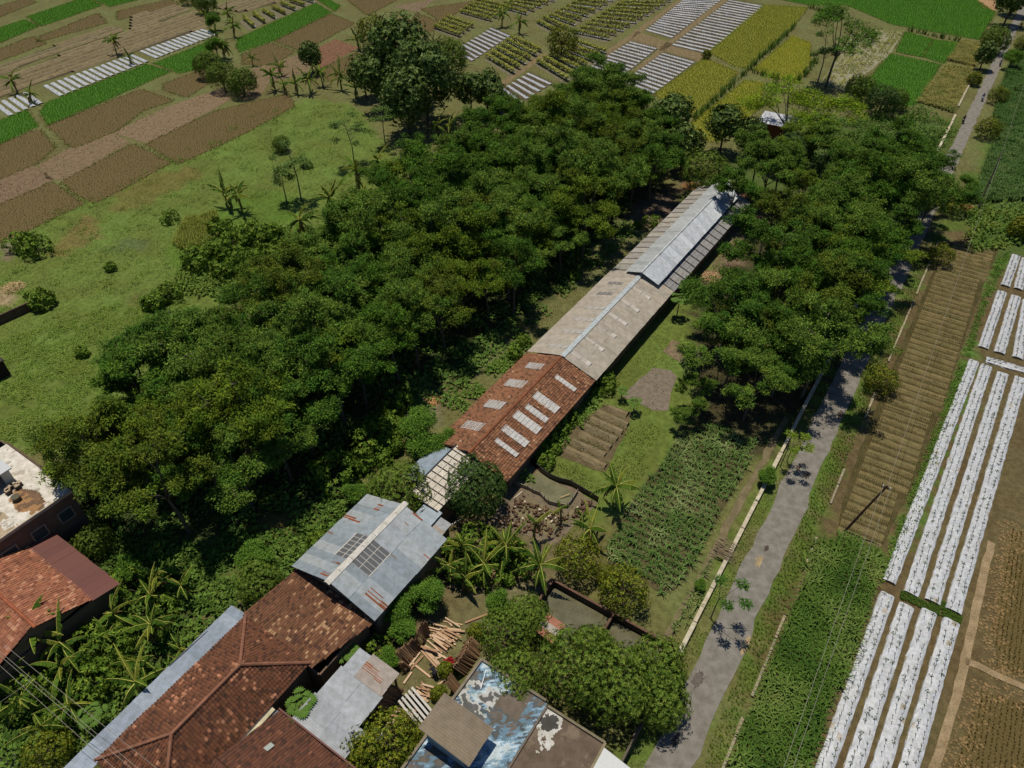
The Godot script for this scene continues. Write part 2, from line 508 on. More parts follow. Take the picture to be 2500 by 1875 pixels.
# fills polygons with plants; step is the spacing, keep thins it by noise
func fill(polys: Array, step: float, size0: float, size1: float, cols: Array, y: float, keep := -1.0, dir := Vector3.ZERO, row := 0.0, scale_noise := 20.0) -> Array:
	var places := []
	var tints := []
	for pl in polys:
		var poly: PackedVector2Array = pl
		var ax := Vector2(AX.x, AX.z) if dir == Vector3.ZERO else Vector2(dir.x, dir.z).normalized()
		var cr := Vector2(-ax.y, ax.x)
		var lo := Vector2(1e9, 1e9)
		var hi := -lo
		for q in poly:
			var e := Vector2(q.dot(ax), q.dot(cr))
			lo = lo.min(e); hi = hi.max(e)
		var rs := row if row > 0 else step
		var jit := step * (0.45 if row <= 0 else 0.18)
		var b := lo.y
		while b < hi.y:
			var a := lo.x
			while a < hi.x:
				var q := ax * (a + rr(-jit, jit)) + cr * (b + rr(-jit, jit))
				if inside(q, poly):
					var g := noise.get_noise_2d(q.x * scale_noise, q.y * scale_noise)
					if g > keep:
						places.append(spot(Vector3(q.x, y, q.y), rr(size0, size1), rr(0.8, 1.2)))
						var i := clampf((g + 0.6) / 1.2, 0, 0.999) * (cols.size() - 1)
						tints.append(vary(cols[int(i)].lerp(cols[mini(int(i) + 1, cols.size() - 1)], i - int(i)), 0.14))
				a += step
			b += rs
	return [places, tints]

# ---------- ground and fields ----------
var zones := []
func zone(poly: PackedVector2Array, col: Color, k := 1.0) -> void:
	var lo := Vector2(1e9, 1e9)
	var hi := -lo
	for q in poly:
		lo = lo.min(q); hi = hi.max(q)
	zones.append([poly, col, k, Rect2(lo, hi - lo)])
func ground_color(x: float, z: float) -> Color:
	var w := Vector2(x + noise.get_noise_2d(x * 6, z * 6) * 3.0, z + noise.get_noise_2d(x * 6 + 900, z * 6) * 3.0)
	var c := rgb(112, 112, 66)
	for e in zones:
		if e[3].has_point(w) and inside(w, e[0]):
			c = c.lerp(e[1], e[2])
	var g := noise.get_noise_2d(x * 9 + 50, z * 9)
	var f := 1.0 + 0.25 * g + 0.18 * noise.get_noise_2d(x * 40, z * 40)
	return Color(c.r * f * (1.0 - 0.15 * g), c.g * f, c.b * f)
func make_ground() -> void:
	zone(PackedVector2Array([Vector2(-102.97, -94.62), Vector2(-82.16, -102.24), Vector2(-76.35, -110.71), Vector2(-68.33, -121.88), Vector2(-61.56, -139.8), Vector2(-54.47, -156.36), Vector2(-44.67, -160.64), Vector2(-36.24, -159.36), Vector2(-26.41, -140.85), Vector2(-18.76, -123.6), Vector2(-23, -102.24), Vector2(-38.01, -85.59), Vector2(-40.41, -67.31), Vector2(-47.25, -54.65), Vector2(-54.92, -52.2), Vector2(-67.3, -51.02)]), rgb(106, 124, 54))
	zone(PackedVector2Array([Vector2(-70.17, -115.57), Vector2(-66.54, -120.74), Vector2(-58.87, -125.68), Vector2(-55.8, -120.74), Vector2(-60.77, -111.66), Vector2(-65.64, -107.47)]), rgb(116, 108, 56), 0.8)
	zone(PackedVector2Array([Vector2(-71.66, -104.72), Vector2(-69.04, -107.38), Vector2(-65.11, -104.72), Vector2(-64.1, -100.88), Vector2(-67.18, -96.84), Vector2(-70.08, -93.76), Vector2(-71.76, -98.83)]), rgb(124, 110, 64), 0.85)
	zone(PackedVector2Array([Vector2(-80.52, -99.24), Vector2(-77.04, -98.43), Vector2(-75.77, -93.76), Vector2(-75.93, -90.81)]), rgb(132, 118, 100), 0.9)
	zone(PackedVector2Array([Vector2(-73.27, -85.92), Vector2(-70.67, -86.26), Vector2(-68.76, -82.96), Vector2(-71.14, -82)]), rgb(168, 148, 116), 0.9)
	zone(PackedVector2Array([Vector2(-54.92, -83.28), Vector2(-53.34, -85.25), Vector2(-51.52, -82.96), Vector2(-53.59, -81.37)]), rgb(104, 96, 52), 0.7)
	zone(PackedVector2Array([Vector2(-60.84, -96.06), Vector2(-58.34, -98.83), Vector2(-54.15, -96.84), Vector2(-55.95, -93.76)]), rgb(94, 112, 66), 0.8)
	zone(PackedVector2Array([Vector2(-53.2, -93.76), Vector2(-46.38, -115.47), Vector2(-39.56, -116.48), Vector2(-36.64, -104.28), Vector2(-46.38, -88.67)]), rgb(92, 122, 40), 0.8)
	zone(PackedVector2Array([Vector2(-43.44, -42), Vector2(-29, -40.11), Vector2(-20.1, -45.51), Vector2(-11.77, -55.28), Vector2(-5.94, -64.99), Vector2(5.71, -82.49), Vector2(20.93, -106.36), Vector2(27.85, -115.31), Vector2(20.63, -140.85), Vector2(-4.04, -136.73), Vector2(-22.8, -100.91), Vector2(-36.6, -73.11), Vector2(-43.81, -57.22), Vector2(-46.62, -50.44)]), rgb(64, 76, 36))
	zone(PackedVector2Array([Vector2(-11.75, -59.23), Vector2(-9.28, -63.49), Vector2(2.18, -76.7), Vector2(12.06, -97.07), Vector2(21.72, -112.21), Vector2(23.85, -107.78), Vector2(13.77, -88.84), Vector2(2.05, -68.91), Vector2(-7.29, -55.92)]), rgb(114, 114, 70))
	zone(PackedVector2Array([Vector2(-15.24, -64.23), Vector2(-11.88, -64.99), Vector2(-7.99, -59.23), Vector2(-8.65, -55.92), Vector2(-11, -56.56)]), rgb(128, 118, 100))
	zone(PackedVector2Array([Vector2(-0.84, -48.19), Vector2(9.77, -63.49), Vector2(22.11, -81.49), Vector2(38.49, -106.36), Vector2(41.41, -102.24), Vector2(29.81, -75.78), Vector2(18.91, -57.22), Vector2(10.2, -44.99), Vector2(5.92, -42)]), rgb(106, 122, 54))
	zone(PackedVector2Array([Vector2(19.76, -107.78), Vector2(26.68, -116.91), Vector2(35.26, -123.6), Vector2(31.24, -110.71), Vector2(22.22, -97.07)]), rgb(122, 106, 90))
	zone(PackedVector2Array([Vector2(41.42, -115.31), Vector2(49.52, -113.75), Vector2(41.26, -97.07), Vector2(29.82, -85.59), Vector2(25.33, -83.51), Vector2(29.46, -92.25)]), rgb(126, 108, 88))
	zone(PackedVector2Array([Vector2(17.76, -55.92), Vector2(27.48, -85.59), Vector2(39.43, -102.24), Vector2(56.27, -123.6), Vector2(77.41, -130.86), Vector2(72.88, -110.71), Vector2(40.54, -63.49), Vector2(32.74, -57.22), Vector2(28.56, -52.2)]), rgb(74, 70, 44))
	zone(PackedVector2Array([Vector2(-12.74, -24.48), Vector2(-11.97, -29.87), Vector2(-10.3, -32.88), Vector2(-5.65, -37.85), Vector2(1.17, -40.57), Vector2(5.54, -36.13), Vector2(-0.34, -29.87), Vector2(-6.81, -25.76), Vector2(-10.63, -21.04)]), rgb(116, 110, 74))
	zone(PackedVector2Array([Vector2(-7.3, -44.48), Vector2(2, -42.97), Vector2(7.42, -41.04), Vector2(2.9, -34.48), Vector2(-3.68, -35.71), Vector2(-7.65, -39.19)]), rgb(120, 106, 80), 0.7)
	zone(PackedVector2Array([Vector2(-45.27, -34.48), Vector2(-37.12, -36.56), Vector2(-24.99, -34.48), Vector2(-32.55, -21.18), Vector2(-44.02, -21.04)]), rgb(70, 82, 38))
	zone(PackedVector2Array([Vector2(-41.81, -41.04), Vector2(-24.22, -42.48), Vector2(-14.85, -48.74), Vector2(-11.05, -52.8), Vector2(-10.12, -48.19), Vector2(-15.18, -45.51), Vector2(-19.97, -37.85), Vector2(-25.46, -33.67), Vector2(-36.93, -36.13)]), rgb(90, 102, 46))
	zone(PackedVector2Array([Vector2(-25.81, -42.48), Vector2(-22.56, -45.51), Vector2(-19.99, -44.99), Vector2(-21.77, -40.57)]), rgb(118, 108, 60), 0.8)
	zone(PackedVector2Array([Vector2(7.59, -21.04), Vector2(13.1, -28.45), Vector2(20.34, -39.6), Vector2(25.97, -48.3), Vector2(33.25, -59.16), Vector2(89.84, -149.68), Vector2(95.89, -149.68), Vector2(35.47, -59.92), Vector2(27.11, -47.1), Vector2(19.76, -36.13), Vector2(14.91, -28.45), Vector2(10.63, -21.04)]), rgb(98, 114, 48))
	zone(PackedVector2Array([Vector2(13.66, -21.04), Vector2(20.46, -31.92), Vector2(27.64, -43.02), Vector2(36.92, -57.28), Vector2(51.54, -78.57), Vector2(70.25, -104.96), Vector2(100.76, -147.39), Vector2(105.03, -147.39), Vector2(72.3, -102.24), Vector2(60.68, -88.73), Vector2(43.49, -63.27), Vector2(30.62, -43.97), Vector2(21.01, -29.37), Vector2(15.73, -21.04)]), rgb(92, 114, 46))
	zone(PackedVector2Array([Vector2(28.37, -40.57), Vector2(69.01, -102.24), Vector2(79.53, -102.24), Vector2(84.25, -94.62), Vector2(40.57, -20.33), Vector2(15.63, -20.33)]), rgb(106, 92, 62))
	zone(PackedVector2Array([Vector2(33.2, -36.98), Vector2(42.49, -49.87), Vector2(53.82, -65.75), Vector2(72.42, -92.25), Vector2(76.78, -95.84), Vector2(64.21, -79.53), Vector2(51.08, -59.92), Vector2(38.91, -42.48), Vector2(34.32, -36.98)]), rgb(88, 118, 46))
	zone(PackedVector2Array([Vector2(67.51, -92.25), Vector2(75.61, -104.96), Vector2(85.2, -118.53), Vector2(106.74, -147.39), Vector2(139.92, -172.89), Vector2(90.49, -94.62)]), rgb(84, 102, 46))
	zone(PackedVector2Array([Vector2(28.29, -113.75), Vector2(50.08, -142.98), Vector2(65.55, -152.01), Vector2(86.38, -149.68), Vector2(92.22, -147.39), Vector2(77.28, -123.6), Vector2(55.16, -120.19), Vector2(36.15, -102.24)]), rgb(82, 98, 44))
	var xs := []
	var zs := []
	var x := -190.0
	while x <= 190.0:
		xs.append(x); x += 1.6
	var z := 12.0
	while z >= -280.0:
		zs.append(z); z -= 1.3 if z > -120 else 2.2
	xs.push_front(-1800.0); xs.append(1800.0); zs.push_front(900.0); zs.append(-3000.0)
	var v := PackedVector3Array()
	var c := PackedColorArray()
	var n := PackedVector3Array()
	var ix := PackedInt32Array()
	for j in zs.size():
		for i in xs.size():
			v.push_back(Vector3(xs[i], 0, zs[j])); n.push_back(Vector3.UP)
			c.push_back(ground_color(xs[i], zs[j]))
	var w := xs.size()
	for j in zs.size() - 1:
		for i in w - 1:
			var k := j * w + i
			ix.append_array([k, k + w, k + 1, k + 1, k + w, k + w + 1])
	var a := []
	a.resize(Mesh.ARRAY_MAX)
	a[Mesh.ARRAY_VERTEX] = v; a[Mesh.ARRAY_NORMAL] = n; a[Mesh.ARRAY_COLOR] = c; a[Mesh.ARRAY_INDEX] = ix
	var m := ArrayMesh.new()
	m.add_surface_from_arrays(Mesh.PRIMITIVE_TRIANGLES, a)
	tag(part("ground", m, M.ground, self), "grass and bare earth ground between fields and houses", "ground", "", "structure")
func rough_edge(poly: PackedVector2Array, amp: float, step := 1.2) -> PackedVector2Array:
	var r := PackedVector2Array()
	for i in poly.size():
		var a := poly[i]
		var b := poly[(i + 1) % poly.size()]
		var k := maxi(1, int((b - a).length() / step))
		for t in k:
			var q := a.lerp(b, t / float(k))
			r.push_back(q + Vector2(noise.get_noise_2d(q.x * 50, q.y * 50), noise.get_noise_2d(q.x * 50 + 300, q.y * 50)) * amp)
	return r
func sheet(called: String, poly: PackedVector2Array, col: Color, m: Material, y: float, label: String, category: String, amp := 0.35, kind := "structure") -> MeshInstance3D:
	# a ground sheet with an uneven outline, split fine enough to carry patchy colour
	var edge := rough_edge(poly, amp)
	var mb := MB.new()
	var ids := Geometry2D.triangulate_polygon(edge)
	if ids.is_empty():
		edge = poly
		ids = Geometry2D.triangulate_polygon(edge)
	for i in range(0, ids.size(), 3):
		mb.tri(Vector3(edge[ids[i]].x, y, edge[ids[i]].y), Vector3(edge[ids[i + 1]].x, y, edge[ids[i + 1]].y), Vector3(edge[ids[i + 2]].x, y, edge[ids[i + 2]].y), col)
	var o := part(called, mb, m, self)
	tag(o, label, category, "", kind)
	return o
func crop(called: String, polys: Array, mesh: Mesh, step: float, s0: float, s1: float, cols: Array, y: float, label: String, category: String, keep := -1.0, dir := Vector3.ZERO, row := 0.0) -> void:
	var f := fill(polys, step, s0, s1, cols, y, keep, dir, row)
	if f[0].size():
		strew(called, mesh, M.crop, f[0], f[1], label, category)
func furrows(called: String, poly: PackedVector2Array, dir: Vector3, pitch: float, col: Color, y: float, label: String, height := 0.16, broken := 0.0) -> void:
	# raised soil ridges laid side by side across a field, one object
	var ax := Vector2(dir.x, dir.z).normalized()
	var cr := Vector2(-ax.y, ax.x)
	var lo := Vector2(1e9, 1e9)
	var hi := -lo
	for q in poly:
		var e := Vector2(q.dot(ax), q.dot(cr))
		lo = lo.min(e); hi = hi.max(e)
	var mb := MB.new()
	var b := lo.y + pitch * 0.5
	while b < hi.y:
		var a := lo.x
		var tone := vary(col, 0.1)
		while a < hi.x:
			var p := ax * a + cr * b
			var q := ax * (a + 0.8) + cr * b
			if inside(p, poly) and inside(q, poly) and rng.randf() >= broken:
				var j0 := noise.get_noise_2d(p.x * 40, p.y * 40)
				var j1 := noise.get_noise_2d(q.x * 40, q.y * 40)
				var s := Vector3(cr.x, 0, cr.y) * pitch * 0.36
				var u0 := Vector3(p.x, y, p.y) + s * j0 * 0.4
				var u1 := Vector3(q.x, y, q.y) + s * j1 * 0.4
				var t0 := u0 + Vector3.UP * height * (1 + j0 * 0.6)
				var t1 := u1 + Vector3.UP * height * (1 + j1 * 0.6)
				var k := vary(tone, 0.035)
				mb.quad(u0 - s, u1 - s, t1 - s * 0.35, t0 - s * 0.35, k)
				mb.quad(t0 - s * 0.35, t1 - s * 0.35, t1 + s * 0.35, t0 + s * 0.35, k)
				mb.quad(t0 + s * 0.35, t1 + s * 0.35, u1 + s, u0 + s, k)
			a += 0.8
		b += pitch
	if mb.v.size():
		tag(part(called, mb, M.soil, self), label, "soil ridges", "", "stuff")
var bed_number := {}
func bed(a: Vector3, b: Vector3, w: float, h: float, label: String, group: String, seg := 0.8) -> Node3D:
	# raised soil bed under wrinkled plastic
	var o := thing("mulched_bed", label, "plastic bed", (a + b) / 2 * Vector3(1, 0, 1), 0.0, group)
	var c := (a + b) / 2
	c.y = 0
	var d := (b - a)
	d.y = 0
	var s := Vector3(-d.z, 0, d.x).normalized() * w / 2
	var mb := MB.new()
	var n := maxi(2, int(d.length() / seg))
	var prof := [[-1.0, 0.0], [-0.93, 0.62], [-0.62, 0.95], [0.0, 1.0], [0.62, 0.95], [0.93, 0.62], [1.0, 0.0]]
	var rows := []
	for i in n + 1:
		var t := i / float(n)
		var p := a.lerp(b, t) - c
		p.y = 0.02
		var row := []
		for e in prof:
			var q: Vector3 = p + s * e[0] * (1.0 + rr(-0.07, 0.07)) + Vector3.UP * h * e[1] * (1.0 + rr(-0.2, 0.14))
			row.append(q)
		rows.append(row)
	var silver := rgb(184, 187, 195)
	for i in n:
		for k in 6:
			var film := vary(silver, 0.07)
			if (k == 0 or k == 5) and rng.randf() < 0.3: film = vary(rgb(158, 146, 126), 0.1)
			elif rng.randf() < 0.02: film = vary(rgb(172, 164, 154), 0.06)
			mb.quad(rows[i][k], rows[i + 1][k], rows[i + 1][k + 1], rows[i][k + 1], film)
	for k in range(1, 6):
		mb.tri(rows[0][0], rows[0][k], rows[0][k + 1], rgb(120, 104, 82))
		mb.tri(rows[n][0], rows[n][k], rows[n][k + 1], rgb(120, 104, 82))
	part("plastic_cover", mb, M.plastic, o)
	return o
func bed_block(quad: Array, count: int, w: float, what: String, group: String, lines := 2, plant := 0.5) -> Array:
	# beds laid across a four-cornered field: corners 0-1 start side, 3-2 end side
	var stakes := []
	var tints := []
	for i in count:
		var t := (i + 0.5) / count
		var a: Vector3 = quad[0].lerp(quad[1], t)
		var b: Vector3 = quad[3].lerp(quad[2], t)
		bed(a, b, w, 0.22, "%s white plastic bed from the near end %s" % [ordinal(i + 1), what], group, 1.4)
		var d := (b - a)
		var s := Vector3(-d.z, 0, d.x).normalized()
		var k := int(d.length() / plant)
		for j in k:
			for e in lines:
				var q := a.lerp(b, (j + 0.5) / k) + s * (e - (lines - 1) / 2.0) * w * 0.45
				q.y = 0.2
				stakes.append(spot(q, rr(0.8, 1.2)))
				tints.append(vary(rgb(88, 86, 66), 0.2))
	return [stakes, tints]
func make_fields() -> void:
	rng.seed = 41
	var rice := blade_mesh(1, 7, 0.42, 0.7, 0.06)
	var stub := blade_mesh(2, 6, 0.2, 0.5, 0.05, 1)
	var tuft := blade_mesh(3, 8, 0.3, 1.1, 0.05)
	var weed := weed_mesh(4, 14, 0.25, 0.3, 0.2, 0.11)
	var deep := [rgb(80, 132, 34), rgb(92, 146, 38), rgb(104, 154, 44)]
	var deepc := rgb(70, 112, 32)
	# young rice
	var greens := [
		["in the corner field at the far left edge", PackedVector2Array([Vector2(-145.99, -216.81), Vector2(-142.86, -227.01), Vector2(-135.59, -220.13), Vector2(-138.16, -202.57)])],
		["in the far strip beside the banana row", PackedVector2Array([Vector2(-143.75, -230.58), Vector2(-138.25, -250.78), Vector2(-134.13, -250.78), Vector2(-127.83, -243.47), Vector2(-134.63, -220.8)])],
		["in the farthest wedge at the top edge", PackedVector2Array([Vector2(-132.89, -250.78), Vector2(-119.27, -250.78), Vector2(-124.34, -242.36)])],
		["in the long strip below the far plastic beds", PackedVector2Array([Vector2(-101.34, -153.89), Vector2(-102.59, -158.96), Vector2(-91.06, -185.62), Vector2(-83.25, -180.14), Vector2(-96.01, -146.19)])],
		["at the left edge below the far plastic beds", PackedVector2Array([Vector2(-107.74, -147.25), Vector2(-104.88, -154.27), Vector2(-98.07, -145.48), Vector2(-101.29, -135.52)])],
		["in the short strip beside the canal bananas", PackedVector2Array([Vector2(-89.35, -186.64), Vector2(-81.94, -204.34), Vector2(-78.66, -196.28), Vector2(-75.87, -183.6), Vector2(-80.39, -179.17)])],
		["in the strip right of the canal bananas", PackedVector2Array([Vector2(-74.63, -207.96), Vector2(-61.46, -245.86), Vector2(-54.69, -235), Vector2(-64.56, -206.74), Vector2(-70.69, -196.28), Vector2(-72.56, -199.67)])],
		["in the tiny wedge at the top edge", PackedVector2Array([Vector2(-61.66, -250.78), Vector2(-58.36, -250.78), Vector2(-53.71, -243.47), Vector2(-53.75, -237.26)])],
		["in the large field at the top right", PackedVector2Array([Vector2(82.97, -254.15), Vector2(147.66, -250.78), Vector2(145.55, -235), Vector2(126.95, -207.35), Vector2(109.66, -222.16), Vector2(104.48, -244.26), Vector2(92.77, -244.26)])],
		["in the small plot behind the two square plots", PackedVector2Array([Vector2(110.07, -214.22), Vector2(114.52, -207.96), Vector2(104.71, -191.9), Vector2(100.2, -196.28)])],
		["in the small plot nearest the ripe maize", PackedVector2Array([Vector2(114.68, -206.74), Vector2(119.88, -204.34), Vector2(107.93, -186.64), Vector2(105.37, -191.9)])],
		["in the square plot behind the hut trees", PackedVector2Array([Vector2(97.95, -194.07), Vector2(106.49, -185.62), Vector2(89.05, -158.56), Vector2(86.11, -156.98), Vector2(80.17, -167.73)])]]
	for g in greens:
		g[1] = Geometry2D.offset_polygon(g[1], 0.3)[0]
		sheet("rice_field", g[1], deepc, M.soil, 0.03, "dark green young rice ground " + g[0], "field", 0.2)
		crop("young_rice", [g[1]], rice, 0.46, 0.9, 1.25, deep, 0.03, "bright green young rice " + g[0], "rice")
	# ripening rice
	var ripe := [
		["in the upper yellow-green field beside the plastic beds", PackedVector2Array([Vector2(51.04, -196.28), Vector2(78, -244.26), Vector2(91.14, -241.11), Vector2(80.26, -219.46), Vector2(57.44, -182.6), Vector2(55.12, -183.6)]), [rgb(136, 148, 54), rgb(150, 158, 60), rgb(164, 166, 68)]],
		["in the lower yellow-green field beside the plastic beds", PackedVector2Array([Vector2(32.05, -164.3), Vector2(48.92, -190.83), Vector2(55.13, -179.66), Vector2(38.42, -150.15), Vector2(35.65, -153.13)]), [rgb(142, 150, 54), rgb(156, 160, 60), rgb(170, 168, 68)]],
		["in the golden plot left of the tall open tree", PackedVector2Array([Vector2(58.97, -181.61), Vector2(77.06, -210.43), Vector2(80.13, -204.34), Vector2(75.18, -187.68), Vector2(68.06, -173.99), Vector2(62.8, -174.92)]), [rgb(156, 166, 50), rgb(176, 178, 56), rgb(190, 186, 64)]],
		["in the golden plot behind the brick hut", PackedVector2Array([Vector2(37.32, -147.25), Vector2(55.3, -173.99), Vector2(59.11, -172.17), Vector2(54.27, -156.2), Vector2(40.51, -137.11), Vector2(34.6, -138.4)]), [rgb(144, 160, 48), rgb(164, 172, 52), rgb(180, 180, 60)]]]
	for g in ripe:
		sheet("ripe_field", g[1], rgb(132, 132, 50), M.soil, 0.03, "yellowing rice ground " + g[0], "field", 0.25)
		crop("ripening_rice", [g[1]], rice, 0.44, 1.0, 1.4, g[2], 0.03, "ripening rice " + g[0], "rice")
	# dry stubble fields with upright straw
	var dry := [rgb(124, 108, 62), rgb(150, 130, 78), rgb(172, 150, 96), rgb(126, 120, 62)]
	var stubs := [
		["below the long green rice strip", PackedVector2Array([Vector2(-95.43, -145.84), Vector2(-85.25, -166.86), Vector2(-75.99, -160.17), Vector2(-80.14, -154.65), Vector2(-81.13, -143.06), Vector2(-85.4, -135.21), Vector2(-88.43, -138.4)])],
		["at the left edge above the pink plot", PackedVector2Array([Vector2(-100.93, -133.96), Vector2(-96.72, -143.06), Vector2(-89.66, -134.58), Vector2(-89.54, -127.39), Vector2(-93.04, -119.68)])],
		["bordering the meadow on the right", PackedVector2Array([Vector2(-71.45, -136.47), Vector2(-63.37, -153.89), Vector2(-50.91, -163.88), Vector2(-48.18, -156.98), Vector2(-54.34, -142.72), Vector2(-62.32, -127.97)])],
		["bordering the meadow in the middle", PackedVector2Array([Vector2(-79.83, -120.21), Vector2(-74.38, -135.52), Vector2(-64.54, -127.39), Vector2(-71.14, -112.14), Vector2(-75.6, -115.07)])],
		["bordering the meadow at the left edge", PackedVector2Array([Vector2(-87.05, -108.84), Vector2(-81.96, -118.37), Vector2(-73.48, -110.95), Vector2(-78.38, -101.38), Vector2(-80.9, -97.71)])],
		["with piled straw left of the hedge tree", PackedVector2Array([Vector2(-80.93, -171.26), Vector2(-75.69, -181.12), Vector2(-70.89, -173.99), Vector2(-73.68, -163.46), Vector2(-79.33, -167.73)])],
		["right of the far green strip", PackedVector2Array([Vector2(-63.55, -205.53), Vector2(-54.07, -232.77), Vector2(-46.29, -223.53), Vector2(-54.74, -197.4)])],
		["beside the lone banana clump", PackedVector2Array([Vector2(-69.05, -194.07), Vector2(-64.69, -203.15), Vector2(-57.19, -196.28), Vector2(-60.19, -185.62), Vector2(-66.94, -186.64)])],
		["below the red plot", PackedVector2Array([Vector2(-46.66, -182.6), Vector2(-40.28, -194.07), Vector2(-38.21, -181.61), Vector2(-43.09, -173.99)])],
		["at the top edge left of the bean rows", PackedVector2Array([Vector2(-27.17, -239.56), Vector2(-9.24, -250.78), Vector2(-21.1, -227.72)])],
		["under the top edge near the round tree", PackedVector2Array([Vector2(-51.75, -250.78), Vector2(-37.31, -250.78), Vector2(-43.32, -233.51)])],
		["beside the tall dark trees", PackedVector2Array([Vector2(-31.55, -229.14), Vector2(-28.55, -233.51), Vector2(-21.27, -224.91), Vector2(-23.08, -215.51)])],
		["far left below the furrowed field", PackedVector2Array([Vector2(-134.7, -196.28), Vector2(-131.84, -209.18), Vector2(-125.64, -203.15), Vector2(-129.97, -187.68)])],
		["far left above the furrowed field", PackedVector2Array([Vector2(-129.26, -210.43), Vector2(-124.45, -233.51), Vector2(-118.17, -223.53), Vector2(-127.87, -205.53)])],
		["at the top edge above the furrowed field", PackedVector2Array([Vector2(-119.09, -236.5), Vector2(-109.36, -250.78), Vector2(-104.73, -245.86), Vector2(-115.42, -227.72)])],
		["in the far left corner", PackedVector2Array([Vector2(-159.35, -241.11), Vector2(-155.63, -252.45), Vector2(-150.61, -247.48), Vector2(-152.77, -229.14)])]]
	for g in stubs:
		g[1] = Geometry2D.offset_polygon(g[1], 0.7)[0]
		sheet("stubble_field", g[1], rgb(112, 97, 62), M.straw, 0.032, "brown harvested ground " + g[0], "field", 0.18)
		crop("rice_stubble", [g[1]], stub, 0.42, 0.6, 1.2, dry, 0.03, "dry rice stubble " + g[0], "stubble", -0.9)
	for g in [["long and pinkish below the stubble", PackedVector2Array([Vector2(-80.31, -142.38), Vector2(-74.82, -156.2), Vector2(-67.1, -167.73), Vector2(-63.28, -160.99), Vector2(-71.69, -137.11)]), rgb(132, 112, 88)], ["pinkish in the middle left", PackedVector2Array([Vector2(-87.55, -126.81), Vector2(-85.62, -134.58), Vector2(-80.79, -141.04), Vector2(-76.05, -137.11), Vector2(-80.55, -120.74), Vector2(-83.62, -121.28)]), rgb(128, 110, 84)], ["pinkish at the left edge", PackedVector2Array([Vector2(-93.04, -119.68), Vector2(-88.91, -125.68), Vector2(-82.86, -120.21), Vector2(-87.57, -109.77)]), rgb(126, 106, 84)], ["reddish near the dark trees", PackedVector2Array([Vector2(-51.34, -197.4), Vector2(-48.01, -206.74), Vector2(-41.21, -199.67), Vector2(-47.18, -183.6)]), rgb(126, 92, 70)], ["pale at the top edge near the bean rows", PackedVector2Array([Vector2(-36.3, -242.67), Vector2(-25.34, -250.78), Vector2(-28.45, -236.5)]), rgb(126, 108, 86)], ["sandy beside the road end", PackedVector2Array([Vector2(149.32, -252.45), Vector2(153, -249.12), Vector2(147.3, -238.79), Vector2(145.29, -241.11)]), rgb(176, 140, 104)], ["pale around the canal bananas", PackedVector2Array([Vector2(-65.27, -179.66), Vector2(-55.09, -192.98), Vector2(-47.82, -183.6), Vector2(-57.65, -172.17), Vector2(-57.26, -161.8), Vector2(-60.16, -161.8)]), rgb(126, 108, 82)]]:
		g[1] = Geometry2D.offset_polygon(g[1], 0.6)[0]
		sheet("bare_field", g[1], g[2], M.soil, 0.03, "bare soil plot, " + g[0], "field", 0.25)
		crop("straw_litter", [g[1]], stub, 0.9, 0.7, 1.4, [rgb(128, 110, 80), rgb(104, 88, 66)], 0.03, "scattered straw on the plot, " + g[0], "straw", 0.0)
	# furrowed upland
	for g in [["the lower furrowed field above the plastic beds", PackedVector2Array([Vector2(-121.44, -172.17), Vector2(-118.37, -186.64), Vector2(-109.44, -211.68), Vector2(-94.25, -241.11), Vector2(-86.53, -220.8), Vector2(-100.67, -190.83), Vector2(-111.24, -171.26), Vector2(-115.29, -160.99)])], ["the upper furrowed field on the far left", PackedVector2Array([Vector2(-127.72, -183.6), Vector2(-123.22, -196.28), Vector2(-114.39, -220.8), Vector2(-108.86, -215.51), Vector2(-119.49, -190.83), Vector2(-123.46, -175.85)])], ["the furrowed corner at the top edge", PackedVector2Array([Vector2(-113.54, -230.58), Vector2(-104.56, -244.26), Vector2(-97.99, -238.02), Vector2(-106.88, -214.22)])], ["the furrowed field behind the canal bananas", PackedVector2Array([Vector2(-92.25, -241.11), Vector2(-88.73, -250.78), Vector2(-68.86, -254.15), Vector2(-82.1, -235)])]]:
		sheet("furrowed_field", g[1], rgb(84, 74, 54), M.soil, 0.03, "brown soil of " + g[0], "field", 0.3)
		furrows("furrow_ridges", g[1], Vector3(-90.44, 0, -230.58) - Vector3(-117.33, 0, -166.86), 2.3, rgb(134, 121, 92), 0.035, "soil ridges of " + g[0], 0.4)
		crop("dry_seedlings", [g[1]], stub, 0.9, 0.8, 1.3, [rgb(112, 108, 62), rgb(96, 100, 54)], 0.2, "sparse dry seedlings in " + g[0], "seedlings", 0.05)
	# grass on the bunds, meadow and verges
	var meadow := PackedVector2Array([Vector2(-88.87, -97.07), Vector2(-81.79, -101.57), Vector2(-76, -109.97), Vector2(-67.99, -121.03), Vector2(-61.22, -138.77), Vector2(-54.08, -154.89), Vector2(-44.4, -159.36), Vector2(-34.91, -156.86), Vector2(-26.41, -140.85), Vector2(-18.76, -123.6), Vector2(-23, -102.24), Vector2(-38.01, -85.59), Vector2(-40.41, -67.31), Vector2(-47.25, -54.65), Vector2(-54.92, -52.2), Vector2(-63.33, -51.61)])
	crop("meadow_grass", [meadow], tuft, 0.42, 0.35, 0.8, [rgb(102, 126, 50), rgb(116, 136, 56), rgb(130, 140, 66)], 0.0, "short grass over the open meadow on the left", "grass", -0.15)
	crop("meadow_weeds", [meadow], weed, 0.9, 0.5, 1.3, [rgb(88, 112, 44), rgb(104, 128, 50)], 0.0, "darker weed patches dotted over the meadow", "weeds", 0.22)
